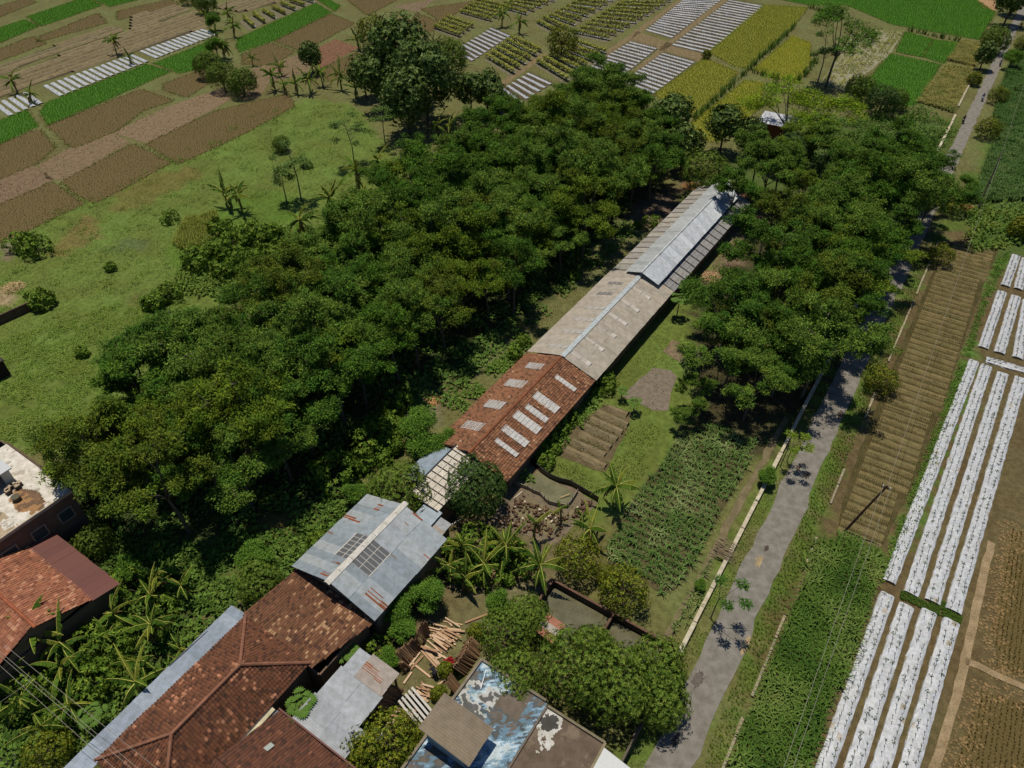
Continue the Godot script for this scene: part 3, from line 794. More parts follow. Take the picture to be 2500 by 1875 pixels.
	crop("ground_creeper", [PackedVector2Array([Vector2(-63.57, -62.76), Vector2(-66.3, -73.11), Vector2(-58.19, -78.57), Vector2(-52.96, -83.51), Vector2(-44.78, -81.49), Vector2(-38.89, -67.31), Vector2(-43.51, -59.92), Vector2(-43.67, -51.61), Vector2(-50.82, -52.8), Vector2(-57.89, -52.8)])], weed, 0.42, 0.45, 1.0, [rgb(96, 122, 46), rgb(112, 138, 54), rgb(128, 146, 62)], 0.0, "leafy creepers spreading over the left meadow edge", "creepers", -0.3)
	crop("thicket_weeds", [PackedVector2Array([Vector2(-48.53, -85.59), Vector2(-48.88, -97.07), Vector2(-45.35, -102.24), Vector2(-37.46, -102.24), Vector2(-32.2, -102.24), Vector2(-30.07, -92.25), Vector2(-35.67, -85.59), Vector2(-39.11, -81.49)])], weed, 0.45, 1.4, 3.0, [rgb(88, 112, 48), rgb(104, 128, 54), rgb(122, 138, 62)], 0.0, "thick weeds along the meadow side of the grove", "weeds", -0.3)
	crop("reed_grass", [PackedVector2Array([Vector2(-52.68, -97.07), Vector2(-53.53, -104.96), Vector2(-49.06, -107.78), Vector2(-45.85, -99.61), Vector2(-48.68, -94.62)])], rice, 0.35, 2.0, 3.0, [rgb(150, 154, 76), rgb(132, 142, 62)], 0.0, "pale tall grass clump beside the lone banana", "grass")
	crop("undergrowth", [PackedVector2Array([Vector2(-43.44, -42), Vector2(-29, -40.11), Vector2(-19.99, -44.99), Vector2(-11.7, -54.65), Vector2(-5.86, -63.49), Vector2(5.63, -80.5), Vector2(20.37, -102.24), Vector2(18.57, -121.88), Vector2(-3.47, -110.71), Vector2(-20.47, -85.59), Vector2(-34.85, -67.31), Vector2(-43.27, -55.92), Vector2(-46.62, -50.44)])], weed, 0.8, 1.2, 3.2, [rgb(70, 98, 44), rgb(88, 116, 50), rgb(102, 126, 56)], 0.0, "shaded weeds under the left grove", "weeds", -0.1)
	crop("shed_side_grass", [PackedVector2Array([Vector2(-11.28, -59.23), Vector2(2.17, -75.78), Vector2(11.96, -95.84), Vector2(21.52, -110.71), Vector2(23.51, -107.78), Vector2(13.77, -88.84), Vector2(2.05, -68.91), Vector2(-7.29, -55.92)]), PackedVector2Array([Vector2(0, -48.19), Vector2(9.71, -62.76), Vector2(21.94, -80.5), Vector2(25.9, -83.51), Vector2(19.7, -67.31), Vector2(16.14, -57.22), Vector2(10.49, -47.64), Vector2(5.96, -42.48)])], tuft, 0.4, 0.35, 0.8, [rgb(112, 124, 58), rgb(130, 136, 68), rgb(146, 142, 84)], 0.0, "rough grass on both sides of the long shed", "grass", -0.1)
	crop("shed_side_weeds", [PackedVector2Array([Vector2(0, -48.74), Vector2(9.77, -63.49), Vector2(11.09, -62.03), Vector2(2.13, -49.3)]), PackedVector2Array([Vector2(-7.14, -60.61), Vector2(2.15, -74.88), Vector2(2.61, -71.39), Vector2(-5.64, -59.23)])], weed, 0.5, 1.0, 2.4, [rgb(82, 112, 44), rgb(104, 130, 54)], 0.0, "leafy weeds hugging the long shed walls", "weeds", -0.05)
	crop("left_verge_grass", [PackedVector2Array([Vector2(8.2, -21.04), Vector2(13.1, -28.45), Vector2(20.19, -38.97), Vector2(26.24, -48.19), Vector2(33.58, -59.16), Vector2(92.22, -147.39), Vector2(93.93, -147.39), Vector2(35.47, -59.92), Vector2(26.99, -47.42), Vector2(19.79, -36.26), Vector2(14.98, -28.8), Vector2(10.32, -21.04)])], tuft, 0.28, 0.4, 0.9, [rgb(98, 122, 48), rgb(118, 136, 56), rgb(146, 144, 80)], 0.0, "grass verge left of the road", "grass", -0.25)
	crop("right_verge_grass", [PackedVector2Array([Vector2(14.03, -21.04), Vector2(20.71, -31.92), Vector2(27.88, -43.02), Vector2(37.19, -57.28), Vector2(51.35, -78.1), Vector2(69.94, -104.27), Vector2(70.32, -102.24), Vector2(60.44, -88.73), Vector2(43.29, -63.27), Vector2(30.46, -43.97), Vector2(20.8, -29.37), Vector2(15.54, -21.04)])], tuft, 0.26, 0.6, 1.3, [rgb(92, 120, 46), rgb(114, 138, 56), rgb(136, 150, 68)], 0.0, "taller grass verge right of the road", "grass", -0.4)
	crop("field_edge_grass", [PackedVector2Array([Vector2(33.2, -36.98), Vector2(42.49, -49.87), Vector2(53.82, -65.75), Vector2(72.42, -92.25), Vector2(76.78, -95.84), Vector2(64.21, -79.53), Vector2(51.08, -59.92), Vector2(38.91, -42.48), Vector2(34.32, -36.98)])], weed, 0.34, 0.6, 1.2, [rgb(78, 110, 40), rgb(94, 126, 48)], 0.0, "green weeds between stubble plot and plastic beds", "weeds", -0.4)
	crop("garden_weeds", [PackedVector2Array([Vector2(-44.83, -33.67), Vector2(-37.12, -36.56), Vector2(-24.99, -34.48), Vector2(-32.55, -21.18), Vector2(-39.77, -21.04)]), PackedVector2Array([Vector2(-41.81, -41.04), Vector2(-24.22, -42.48), Vector2(-14.76, -48.19), Vector2(-12.3, -48.74), Vector2(-19.97, -37.85), Vector2(-25.46, -33.67), Vector2(-36.93, -36.13)])], weed, 0.5, 1.0, 2.6, [rgb(66, 94, 38), rgb(86, 114, 46), rgb(104, 126, 52)], 0.0, "weeds around the village bananas and houses", "weeds", -0.2)
	crop("yard_grass", [PackedVector2Array([Vector2(-11.99, -25.76), Vector2(-10.95, -29.87), Vector2(-5.6, -36.98), Vector2(1.16, -40.11), Vector2(5.54, -36.13), Vector2(-0.34, -30.24), Vector2(-6.81, -25.76)])], tuft, 0.4, 0.25, 0.6, [rgb(122, 126, 66), rgb(140, 134, 82)], 0.0, "thin grass in the timber yard", "grass", -0.05)
	crop("plot_weeds", [PackedVector2Array([Vector2(46.79, -121.88), Vector2(64.04, -147.39), Vector2(89.51, -156.86), Vector2(90.98, -142.98), Vector2(75.03, -123.6)])], weed, 0.9, 1.4, 3.0, [rgb(70, 100, 42), rgb(92, 118, 48)], 0.0, "rank weeds between the hut and the road", "weeds", -0.2)
	# upright hedge rows on the bunds between the ripening fields
	var stalk := blade_mesh(6, 6, 0.9, 0.5, 0.1)
	for g in [["right of the yellow-green fields", Vector3(38.13, 0, -148.69), Vector3(80.63, 0, -219.46)], ["below the golden plot", Vector3(58.15, 0, -179.66), Vector3(65.98, 0, -172.17)], ["right of the golden plot", Vector3(67.2, 0, -172.17), Vector3(76.49, 0, -188.72)], ["along the top field", Vector3(91.77, 0, -241.11), Vector3(94.81, 0, -233.51)], ["above the small square plots", Vector3(110.88, 0, -216.16), Vector3(120.86, 0, -204.93)]]:
		var pl := []
		var ti := []
		for i in int((g[2] - g[1]).length() * 2.2):
			pl.append(spot(g[1].lerp(g[2], rng.randf()) + Vector3(rr(-0.6, 0.6), 0, rr(-0.6, 0.6)), rr(1.5, 2.4))); ti.append(vary(rgb(84, 108, 46), 0.2))
		strew("hedge_stalks", stalk, M.crop, pl, ti, "upright dark green hedge row " + g[0], "hedge")
	var weedy := PackedVector2Array([Vector2(94.39, -212.94), Vector2(103.11, -216.81), Vector2(109.61, -214.86), Vector2(97.62, -194.07), Vector2(76.28, -166.86), Vector2(72.38, -172.17), Vector2(81.37, -187.68)])
	sheet("bean_field", weedy, rgb(150, 146, 122), M.soil, 0.02, "pale weedy plot under the tall open tree", "field", 0.4)
	crop("weedy_beans", [weedy], weed, 0.75, 1.2, 2.4, [rgb(132, 138, 66), rgb(152, 152, 82), rgb(112, 126, 56)], 0.0, "yellowish beans on the weedy plot under the tall tree", "beans", -0.2, Vector3(76.28, 0, -166.86) - Vector3(106.97, 0, -215.51), 1.3)
	for g in [["between the left and right bed blocks", PackedVector2Array([Vector2(29.83, -181.12), Vector2(38.57, -198.53), Vector2(49.84, -220.8), Vector2(67.73, -252.45), Vector2(69.8, -252.45), Vector2(42.56, -201.98), Vector2(31.42, -181.12)])], ["crossing behind the lower bed blocks", PackedVector2Array([Vector2(31.6, -205.53), Vector2(35.03, -215.51), Vector2(49.58, -194.07), Vector2(47.07, -188.2)])], ["beside the bean fields", PackedVector2Array([Vector2(18.79, -185.62), Vector2(32.36, -211.68), Vector2(52.91, -250.78), Vector2(54.97, -250.78), Vector2(37.39, -216.81), Vector2(20.32, -184.6)])], ["through the bean fields", PackedVector2Array([Vector2(-3.77, -165.15), Vector2(6.61, -188.72), Vector2(9.43, -194.07), Vector2(8.17, -196.28), Vector2(-4.73, -168.6)])]]:
		sheet("path", g[1], rgb(128, 112, 82), M.soil, 0.012, "brown earth path " + g[0], "path", 0.4)
	var rim := []
	var rimc := []
	for set_ in [greens, ripe, stubs]:
		for g in set_:
			for q in rough_edge(g[1], 0.3, 0.5):
				for k in 3:
					rim.append(spot(Vector3(q.x + rr(-0.45, 0.45), 0.0, q.y + rr(-0.45, 0.45)), rr(0.5, 1.4)))
					rimc.append(vary(rgb(112, 130, 56) if noise.get_noise_2d(q.x * 15, q.y * 15) > -0.1 else rgb(150, 136, 88), 0.2))
	strew("bund_grass", tuft, M.crop, rim, rimc, "rough grass on the earth banks round the far plots", "grass")
	make_right_side(rice, stub, tuft, weed)
	make_far_beds(weed)
func make_right_side(rice: Mesh, stub: Mesh, tuft: Mesh, weed: Mesh) -> void:
	# stubble plot with cross ridges
	var plot := PackedVector2Array([Vector2(31.36, -42.48), Vector2(34.06, -47.64), Vector2(42.36, -60.61), Vector2(48.47, -69.73), Vector2(61.39, -88.84), Vector2(68.5, -98.33), Vector2(75.54, -97.07), Vector2(61.61, -77.63), Vector2(52.62, -64.23), Vector2(42.95, -50.44), Vector2(34.98, -40.57)])
	sheet("stubble_field", plot, rgb(88, 78, 48), M.soil, 0.03, "ridged stubble plot right of the road wall", "field", 0.4)
	furrows("stubble_ridges", plot, CR, 1.25, rgb(122, 110, 74), 0.035, "low cross ridges of the stubble plot by the road", 0.2)
	crop("stubble_tufts", [plot], stub, 0.2, 0.6, 1.2, [rgb(108, 120, 52), rgb(132, 128, 70), rgb(94, 114, 44)], 0.16, "cut stems on the ridged plot by the road", "stubble", -0.1, CR, 0.55)
	# maize by the road
	var corn := blade_mesh(11, 7, 1.2, 2.1, 0.2, 3)
	var maize := PackedVector2Array([Vector2(28.64, -40.81), Vector2(31.99, -42), Vector2(34.63, -39.88), Vector2(32.71, -35.71), Vector2(28.39, -29.87), Vector2(24.74, -25.11), Vector2(21.88, -20.61), Vector2(15.99, -20.61), Vector2(20.89, -28.45), Vector2(24.63, -34.48)])
	sheet("maize_field", maize, rgb(118, 104, 72), M.soil, 0.03, "brown soil under the roadside maize", "field", 0.2)
	crop("maize_plants", [maize], corn, 0.34, 0.85, 1.3, [rgb(64, 92, 34), rgb(82, 110, 42), rgb(120, 136, 70)], 0.03, "dense leafy maize at the bottom right of the road", "maize", -1.0, AX, 0.62)
	var maize2 := PackedVector2Array([Vector2(77.05, -110.71), Vector2(88.06, -127.16), Vector2(98.22, -140.85), Vector2(110.53, -159.36), Vector2(123.2, -167.28), Vector2(98.32, -113.75), Vector2(87.59, -112.21)])
	var maize3 := PackedVector2Array([Vector2(96.16, -140.85), Vector2(113.35, -170.05), Vector2(129.51, -195.08), Vector2(145.3, -206.01), Vector2(123.2, -167.28), Vector2(106.74, -147.39)])
	var maize4 := PackedVector2Array([Vector2(69.9, -94.62), Vector2(76.33, -109.23), Vector2(86.77, -110.71), Vector2(93, -104.96), Vector2(85.31, -92.25), Vector2(78.07, -97.07)])
	crop("maize_plants", [maize2], corn, 0.5, 1.0, 1.6, [rgb(62, 90, 40), rgb(78, 106, 50), rgb(98, 120, 66)], 0.0, "dark maize behind the leaning far pole", "maize", -0.8, AX, 0.7)
	crop("maize_plants", [maize3], corn, 0.6, 1.0, 1.6, [rgb(62, 92, 40), rgb(80, 110, 50)], 0.0, "dark maize along the far road on the right", "maize", -0.6, AX, 0.7)
	crop("hedge_weeds", [maize4], weed, 0.6, 1.5, 3.2, [rgb(70, 100, 42), rgb(92, 120, 50), rgb(120, 132, 60)], 0.0, "bushy weeds above the ridged stubble plot", "weeds", -0.2)
	var ripe := PackedVector2Array([Vector2(95.2, -155.62), Vector2(99.06, -158.1), Vector2(114.82, -185.05), Vector2(127, -206.01), Vector2(119.67, -202.26), Vector2(106.15, -183.46), Vector2(89.24, -159.36), Vector2(87.92, -153.2)])
	crop("ripe_maize", [PackedVector2Array([Vector2(89.24, -159.36), Vector2(107.9, -185.05), Vector2(112.76, -181.26), Vector2(94.62, -152.49)]), PackedVector2Array([Vector2(109.91, -188.96), Vector2(122.01, -206.01), Vector2(125.68, -202.26), Vector2(114.03, -183.46)])], corn, 0.55, 0.9, 1.3, [rgb(122, 122, 60), rgb(150, 142, 80), rgb(96, 112, 50)], 0.0, "yellowing maize between green rice and the far road", "maize", -0.7, AX, 0.7)
	# fodder crop rows left of the road
	var sorghum := blade_mesh(12, 8, 0.95, 2.1, 0.14, 3)
	var patch := PackedVector2Array([Vector2(18.43, -55.62), Vector2(22.6, -57.68), Vector2(25.24, -56.44), Vector2(26.94, -54.62), Vector2(24.57, -50.26), Vector2(21.99, -46.75), Vector2(18.76, -41.93), Vector2(15.85, -37.03), Vector2(13.58, -35.42), Vector2(12.07, -37.03), Vector2(8.96, -38.98), Vector2(8.9, -40.73), Vector2(10.73, -43.8), Vector2(12.43, -47.09), Vector2(15.69, -50.99)])
	sheet("crop_field", patch, rgb(92, 84, 58), M.soil, 0.03, "brown soil between the fodder rows left of the road", "field", 0.3)
	crop("fodder_crop", [patch], sorghum, 0.34, 0.6, 1.25, [rgb(78, 106, 50), rgb(96, 124, 60), rgb(132, 150, 92)], 0.03, "grey-green fodder crop in cross rows left of the road", "crop", -0.5, CR, 0.85)
	crop("fodder_crop", [PackedVector2Array([Vector2(13.04, -32.04), Vector2(15.3, -35.32), Vector2(18, -39.44), Vector2(18.88, -39.01), Vector2(16.56, -34.67), Vector2(14.16, -31.44)])], sorghum, 0.42, 0.6, 1.1, [rgb(88, 112, 56), rgb(116, 130, 72)], 0.0, "narrow fodder strip along the white channel wall", "crop", -0.2, AX, 0.7)
	sheet("path", grid2([[33.5, -6.6], [40, -6.4], [50, -6.5], [62, -6.3], [66, -6.2], [66, -5.6], [52, -5.8], [40, -5.7], [33.5, -5.9]]), rgb(124, 112, 86), M.soil, 0.035, "bare earth track between fodder rows and channel wall", "path", 0.3)
	# vegetable garden beside the shed
	var garden := PackedVector2Array([Vector2(10.91, -60.93), Vector2(13.73, -59.39), Vector2(13.14, -57.06), Vector2(12.01, -54.82), Vector2(9.71, -50.26), Vector2(7.47, -51.36), Vector2(5.18, -52.3), Vector2(5.73, -54.82), Vector2(8.3, -58.53)])
	sheet("garden_field", garden, rgb(104, 92, 68), M.soil, 0.03, "dry garden plot beside the tiled shed", "field", 0.3)
	furrows("garden_ridges", garden, CR, 1.4, rgb(132, 118, 90), 0.035, "low soil beds of the dry garden beside the shed", 0.3)
	crop("garden_seedlings", [garden], weed, 0.45, 0.4, 0.9, [rgb(100, 104, 60), rgb(118, 114, 74)], 0.12, "sparse seedlings in the dry garden", "seedlings", 0.1, CR, 0.7)
	crop("garden_grass", [PackedVector2Array([Vector2(13.12, -56.85), Vector2(16.01, -57.68), Vector2(16.69, -56.44), Vector2(15.46, -54.03), Vector2(13.21, -50.99), Vector2(11.53, -49.54), Vector2(9.98, -50.26), Vector2(12.15, -54.82)]), PackedVector2Array([Vector2(3.78, -52.11), Vector2(5.01, -51.73), Vector2(9.5, -49.54), Vector2(11.31, -48.82), Vector2(14.69, -53.64), Vector2(16.59, -54.03), Vector2(12.26, -47.78), Vector2(9.83, -47.43), Vector2(6.45, -48.47)])], tuft, 0.28, 0.4, 1.0, [rgb(100, 130, 48), rgb(122, 146, 56), rgb(142, 148, 76)], 0.0, "bright grass around the dry garden", "grass", -0.3)
	sheet("dried_pond", PackedVector2Array([Vector2(15.43, -65.34), Vector2(17.46, -67.31), Vector2(19.77, -66.81), Vector2(20.07, -65.83), Vector2(18.8, -62.98), Vector2(17.97, -59.83), Vector2(16.45, -59.61), Vector2(13.16, -62.06), Vector2(13.94, -63.44)]), rgb(124, 112, 98), M.mud, 0.03, "cracked grey mud of the dried pond", "mud", 0.4)
	sheet("mud_patch", PackedVector2Array([Vector2(20.68, -73.13), Vector2(23.22, -71.5), Vector2(24.12, -69.39), Vector2(21.28, -68.11), Vector2(19.28, -70.7)]), rgb(126, 108, 86), M.mud, 0.03, "brown mud patch beside the right grove", "mud", 0.5)
	# dirt paths in the right-hand field
	for p in [["along the plastic beds", [Vector3(45.89, 0, -41.36), Vector3(44.21, 0, -39.01), Vector3(41.21, 0, -34.67), Vector3(37.73, 0, -29.58), Vector3(35.43, 0, -26.31), Vector3(33.11, 0, -23.3), Vector3(30.88, 0, -20.53)]], ["branching right", [Vector3(37.64, 0, -29.3), Vector3(38.42, 0, -29.02), Vector3(39.57, 0, -28.13), Vector3(41.97, 0, -26.73)]]]:
		var l := PackedVector2Array()
		var r := PackedVector2Array()
		for i in p[1].size():
			var d: Vector3 = (p[1][mini(i + 1, p[1].size() - 1)] - p[1][maxi(i - 1, 0)]).normalized()
			var s := Vector3(-d.z, 0, d.x) * 0.33
			l.push_back(Vector2(p[1][i].x + s.x, p[1][i].z + s.z)); r.insert(0, Vector2(p[1][i].x - s.x, p[1][i].z - s.z))
		l.append_array(r)
		sheet("path", l, rgb(158, 138, 108), M.soil, 0.06, "pale trodden earth path " + p[0], "path", 0.12)
	for g in [["beside the plastic beds", PackedVector2Array([Vector2(48.69, -42.89), Vector2(51.35, -41.36), Vector2(43.37, -27.37), Vector2(39.97, -28.9), Vector2(40.96, -31.68)])], ["in the bottom right corner", PackedVector2Array([Vector2(37.65, -26.84), Vector2(42.18, -25.28), Vector2(39.21, -20.08), Vector2(32.01, -20.08), Vector2(34.7, -23.3)])]]:
		sheet("stubble_field", g[1], rgb(104, 90, 54), M.straw, 0.03, "brown stubble plot " + g[0], "field", 0.5)
		crop("rice_stubble", [g[1]], stub, 0.3, 0.7, 1.3, [rgb(86, 78, 40), rgb(108, 94, 50), rgb(124, 108, 62)], 0.03, "rowed dry stubble " + g[0], "stubble", -0.5, AX, 0.36)
		var rim := rough_edge(g[1], 0.5)
		var places := []
		var tints := []
		for q in rim:
			for k in 60:
				places.append(spot(Vector3(q.x + rr(-1.0, 1.0), 0.03, q.y + rr(-1.0, 1.0)), rr(0.4, 0.9), 0.4))
				tints.append(vary(rgb(182, 152, 108), 0.2))
		strew("straw_rim", tuft, M.crop, places, tints, "pale straw raked to the rim of the plot " + g[0], "straw")
	# near plastic beds: ends are the two ends of the middle line, then the width
	var near := [
		["leftmost plastic bed of the lower block by the maize", Vector3(33.63, 0, -35.58), Vector3(22.05, 0, -19.48), 1.25], ["second plastic bed from the maize in the lower block", Vector3(34.85, 0, -34.48), Vector3(24.21, 0, -19.48), 1.3], ["third plastic bed from the maize in the lower block", Vector3(36.6, 0, -33.9), Vector3(26.19, 0, -19.48), 1.3], ["fourth plastic bed from the maize in the lower block", Vector3(38.14, 0, -32.96), Vector3(28.25, 0, -19.48), 1.35],
		["leftmost long plastic bed of the middle block", Vector3(57.6, 0, -68.62), Vector3(34.26, 0, -36.85), 1.2], ["second long plastic bed of the middle block", Vector3(58.69, 0, -67.73), Vector3(35.7, 0, -35.61), 1.3], ["third long plastic bed of the middle block", Vector3(59.92, 0, -66.24), Vector3(37.25, 0, -34.8), 1.3], ["rightmost long plastic bed of the middle block", Vector3(61.67, 0, -65.39), Vector3(38.67, 0, -33.9), 1.35],
		["plastic bed lying crosswise between the two blocks", Vector3(59.25, 0, -69.01), Vector3(64.29, 0, -66), 1.3],
		["leftmost plastic bed of the upper right block", Vector3(69.17, 0, -84.1), Vector3(60.07, 0, -71.29), 1.25], ["second plastic bed of the upper right block", Vector3(70.47, 0, -82.9), Vector3(61.55, 0, -70.23), 1.3], ["third plastic bed of the upper right block", Vector3(71.56, 0, -81.85), Vector3(63.32, 0, -69.19), 1.3],
		["leftmost plastic bed of the farthest right block", Vector3(76.42, 0, -93.95), Vector3(70.37, 0, -85.59), 1.2], ["second plastic bed of the farthest right block", Vector3(77.38, 0, -93.01), Vector3(71.77, 0, -84.76), 1.2]]
	var sticks := []
	var tones := []
	var sprigs := []
	var greens := []
	for e in near:
		bed(e[1], e[2], e[3], 0.26, e[0], "plastic-covered beds right of the maize", 0.55)
		var d: Vector3 = e[2] - e[1]
		var s := Vector3(-d.z, 0, d.x).normalized()
		var k := int(d.length() / 0.55)
		for j in k:
			for side in [-0.27, 0.27]:
				if rng.randf() < 0.12: continue
				var q: Vector3 = e[1].lerp(e[2], (j + 0.5 + rr(-0.1, 0.1)) / k) + s * (side + rr(-0.05, 0.05))
				q.y = 0.24
				var lean := Basis(s, rr(0.5, 0.9) * -1.0)
				sticks.append(Transform3D(lean * Basis.from_scale(Vector3(1, rr(0.8, 1.2), 1)), q))
				tones.append(vary(rgb(52, 48, 42), 0.25))
				if rng.randf() < 0.6:
					sprigs.append(spot(q, rr(0.25, 0.6))); greens.append(vary(rgb(74, 92, 50), 0.25))
	var st := MB.new()
	st.tube([Vector3(0, -0.05, 0), Vector3(0, 0.62, 0)], [0.03, 0.022], 4, Color(1, 1, 1))
	strew("bamboo_stakes", st.mesh(), M.wood, sticks, tones, "thin leaning stakes pushed through the right plastic beds", "stakes")
	strew("chilli_seedlings", weed, M.crop, sprigs, greens, "small seedlings growing through the right plastic beds", "seedlings")
	for e in [[Vector3(35.46, 0, -35.19), 0.9], [Vector3(36.85, 0, -34.28), 0.9], [Vector3(38.35, 0, -33.46), 0.8], [Vector3(37.88, 0, -34.67), 0.4]]:
		var p := []
		var t := []
		for i in 260:
			p.append(spot(e[0] + CR * rr(-1.0, 1.0) * 0.8 + AX * rr(-0.45, 0.45), rr(0.5, 0.9))); t.append(vary(rgb(84, 112, 44), 0.2))
		strew("nursery_seedlings", tuft, M.crop, p, t, "dense green seedling patch between the plastic blocks, %s from the maize" % ordinal(taken.get("nursery_seedlings", -1) + 2), "seedlings")
func bean_row(a: Vector3, b: Vector3, h: float, label: String, cols: Array, mesh_set: Array) -> void:
	# trellised row of climbing beans: stakes and a leafy hedge
	var o := thing("bean_row", label, "bean row", a, 0.0, "trellised bean rows at the top of the fields")
	var d := b - a
	o.rotation.y = atan2(-d.z, d.x)
	o.scale = Vector3(d.length() / 8.0, 1, 1)
	var k := rng.randi() % mesh_set.size()
	part("leaves", mesh_set[k][0], M.leaf, o, "stuff")
	part("stakes", mesh_set[k][1], M.wood, o, "stuff")
func make_far_beds(weed: Mesh) -> void:
	rng.seed = 77
	# long strip of short cross beds on the far left
	var places := []
	var tints := []
	var up := [Vector3(-114, 0, -157.61), Vector3(-87.3, 0, -217.47)]
	var lo := [Vector3(-106.79, 0, -150.51), Vector3(-81.29, 0, -212.31)]
	var n := 36
	var done := 0
	for i in n:
		var t := (i + 0.5) / n
		var px := -60 + 1630 * t
		if (px > 170 and px < 235) or (px > 925 and px < 1000): continue
		done += 1
		var a: Vector3 = up[0].lerp(up[1], t)
		var b: Vector3 = lo[0].lerp(lo[1], t)
		bed(a, b, 1.05, 0.25, "short white plastic bed, %s from the left in the far strip" % ordinal(done), "short plastic beds of the far strip", 1.2)
		for j in 26:
			places.append(spot(a.lerp(b, rng.randf()) + Vector3(rr(-0.4, 0.4), 0.22, rr(-0.4, 0.4)), rr(0.3, 0.7))); tints.append(vary(rgb(84, 88, 54), 0.2))
	var blocks := [
		[[Vector3(43.57, 0, -207.96), Vector3(66.53, 0, -250.78), Vector3(55.28, 0, -252.45), Vector3(37.57, 0, -215.51)], 18, "of the upper left bed block"],
		[[Vector3(50.25, 0, -194.07), Vector3(78.39, 0, -243.47), Vector3(69.42, 0, -250.78), Vector3(42.46, 0, -201.4)], 20, "of the upper right bed block"],
		[[Vector3(26.05, 0, -175.85), Vector3(38.54, 0, -199.44), Vector3(32.3, 0, -205.53), Vector3(18.95, 0, -183.6)], 11, "of the lower left bed block"],
		[[Vector3(32.05, 0, -164.3), Vector3(46.2, 0, -187.88), Vector3(39.42, 0, -195.39), Vector3(25.93, 0, -172.17)], 12, "of the lower right bed block"],
		[[Vector3(-10.23, 0, -187.68), Vector3(-0.14, 0, -211.05), Vector3(-5.49, 0, -218.79), Vector3(-15.33, 0, -196.28)], 10, "of the small block behind the dark trees"],
		[[Vector3(-2.7, 0, -150.88), Vector3(9.8, 0, -172.17), Vector3(4.47, 0, -179.66), Vector3(-6.27, 0, -160.17)], 9, "of the weedy block behind the grove"]]
	for b in blocks:
		for k in 4: b[0][k].y = 0.0
		var p := flat(b[0])
		sheet("bed_field", p, rgb(96, 84, 62), M.soil, 0.02, "brown furrows between beds " + b[2], "field", 0.3)
		var r := bed_block(b[0], b[1], 0.95, b[2], "plastic beds " + b[2])
		places.append_array(r[0]); tints.append_array(r[1])
	var st := MB.new()
	st.tube([Vector3(0, -0.1, 0), Vector3(0.03, 0.75, 0)], [0.03, 0.022], 4, Color(1, 1, 1))
	strew("far_stakes", st.mesh(), M.wood, places, tints, "thin stakes standing in the far plastic beds", "stakes")
	# bean trellises
	var cols := [rgb(158, 158, 72), rgb(178, 174, 90), rgb(136, 144, 62), rgb(112, 126, 56)]
	var sets := []
	for s in 3:
		var lf := MB.new()
		var sk := MB.new()
		for i in 1300:
			var q := Vector3(rr(0, 8), 0.25 + 1.25 * pow(rng.randf(), 0.6), rr(-0.62, 0.62))
			q.z *= 0.6 + 0.4 * noise.get_noise_1d(q.x * 70 + s * 500)
			q.y *= 0.85 + 0.25 * noise.get_noise_1d(q.x * 60 + s * 900)
			lf.leaf(q, (rdir() + Vector3(0, -0.2, 0)).normalized(), (Vector3.UP + rdir() * 0.6).normalized(), rr(0.22, 0.38), rr(0.14, 0.24), vary(cols[rng.randi() % 4], 0.18))
		for i in 11:
			for e in [-0.35, 0.35]:
				sk.tube([Vector3(i * 0.8, 0, e), Vector3(i * 0.8 + 0.1, 1.5, e * 0.3)], [0.025, 0.02], 4, rgb(120, 110, 90))
		sets.append([lf.mesh(), sk.mesh()])
	var fields := [
		[[Vector3(12.15, 0, -209.18), Vector3(33.1, 0, -250.78), Vector3(23.32, 0, -252.45), Vector3(6.42, 0, -222.16)], 9, "of the upper left bean field"],
		[[Vector3(25.18, 0, -204.34), Vector3(53.5, 0, -254.15), Vector3(38.48, 0, -254.15), Vector3(16.58, 0, -211.68)], 12, "of the upper right bean field"],
		[[Vector3(3.16, 0, -230.58), Vector3(16.78, 0, -254.15), Vector3(5.93, 0, -254.15), Vector3(-5.51, 0, -241.11)], 6, "of the top edge bean field"],
		[[Vector3(-0.25, 0, -176.79), Vector3(8.21, 0, -197.4), Vector3(0.43, 0, -209.18), Vector3(-7.16, 0, -189.77)], 6, "of the bean field behind the dark trees"],
		[[Vector3(12.19, 0, -171.26), Vector3(25.05, 0, -196.28), Vector3(16.89, 0, -205.53), Vector3(5.55, 0, -185.62)], 7, "of the thin bean field behind the grove"],
		[[Vector3(-6.53, 0, -223.53), Vector3(-0.16, 0, -241.11), Vector3(-10.42, 0, -249.12), Vector3(-16.1, 0, -233.51)], 5, "of the small bean plot by the round palm"],
		[[Vector3(-14.64, 0, -207.96), Vector3(-10.52, 0, -220.13), Vector3(-18.53, 0, -229.14), Vector3(-22.47, 0, -216.81)], 4, "of the small bean plot beside the dark trees"],
		[[Vector3(-74.24, 0, -216.16), Vector3(-61.32, 0, -249.12), Vector3(-67.36, 0, -254.15), Vector3(-79.53, 0, -225.61)], 7, "of the flat bean field behind the canal bananas"]]
	for f in fields:
		sheet("bean_field", flat(f[0]), rgb(118, 112, 92), M.soil, 0.02, "pale furrows between the rows " + f[2], "field", 0.3)
		for i in f[1]:
			var t: float = (i + 0.5) / float(f[1])
			var a: Vector3 = f[0][0].lerp(f[0][1], t)
			var b: Vector3 = f[0][3].lerp(f[0][2], t)
			bean_row(a, b, 1.5, "leafy row, %s from near end %s" % [ordinal(i + 1), f[2]], cols, sets)
			var s: Vector3 = (f[0][1] - f[0][0]).normalized() * 0.75
			if f[1] > 5 and i % 2 == 0:
				bed(a + s, b + s, 0.5, 0.12, "plastic strip at %s row %s" % [ordinal(i + 1), f[2]], "plastic strips between bean rows", 2.0)

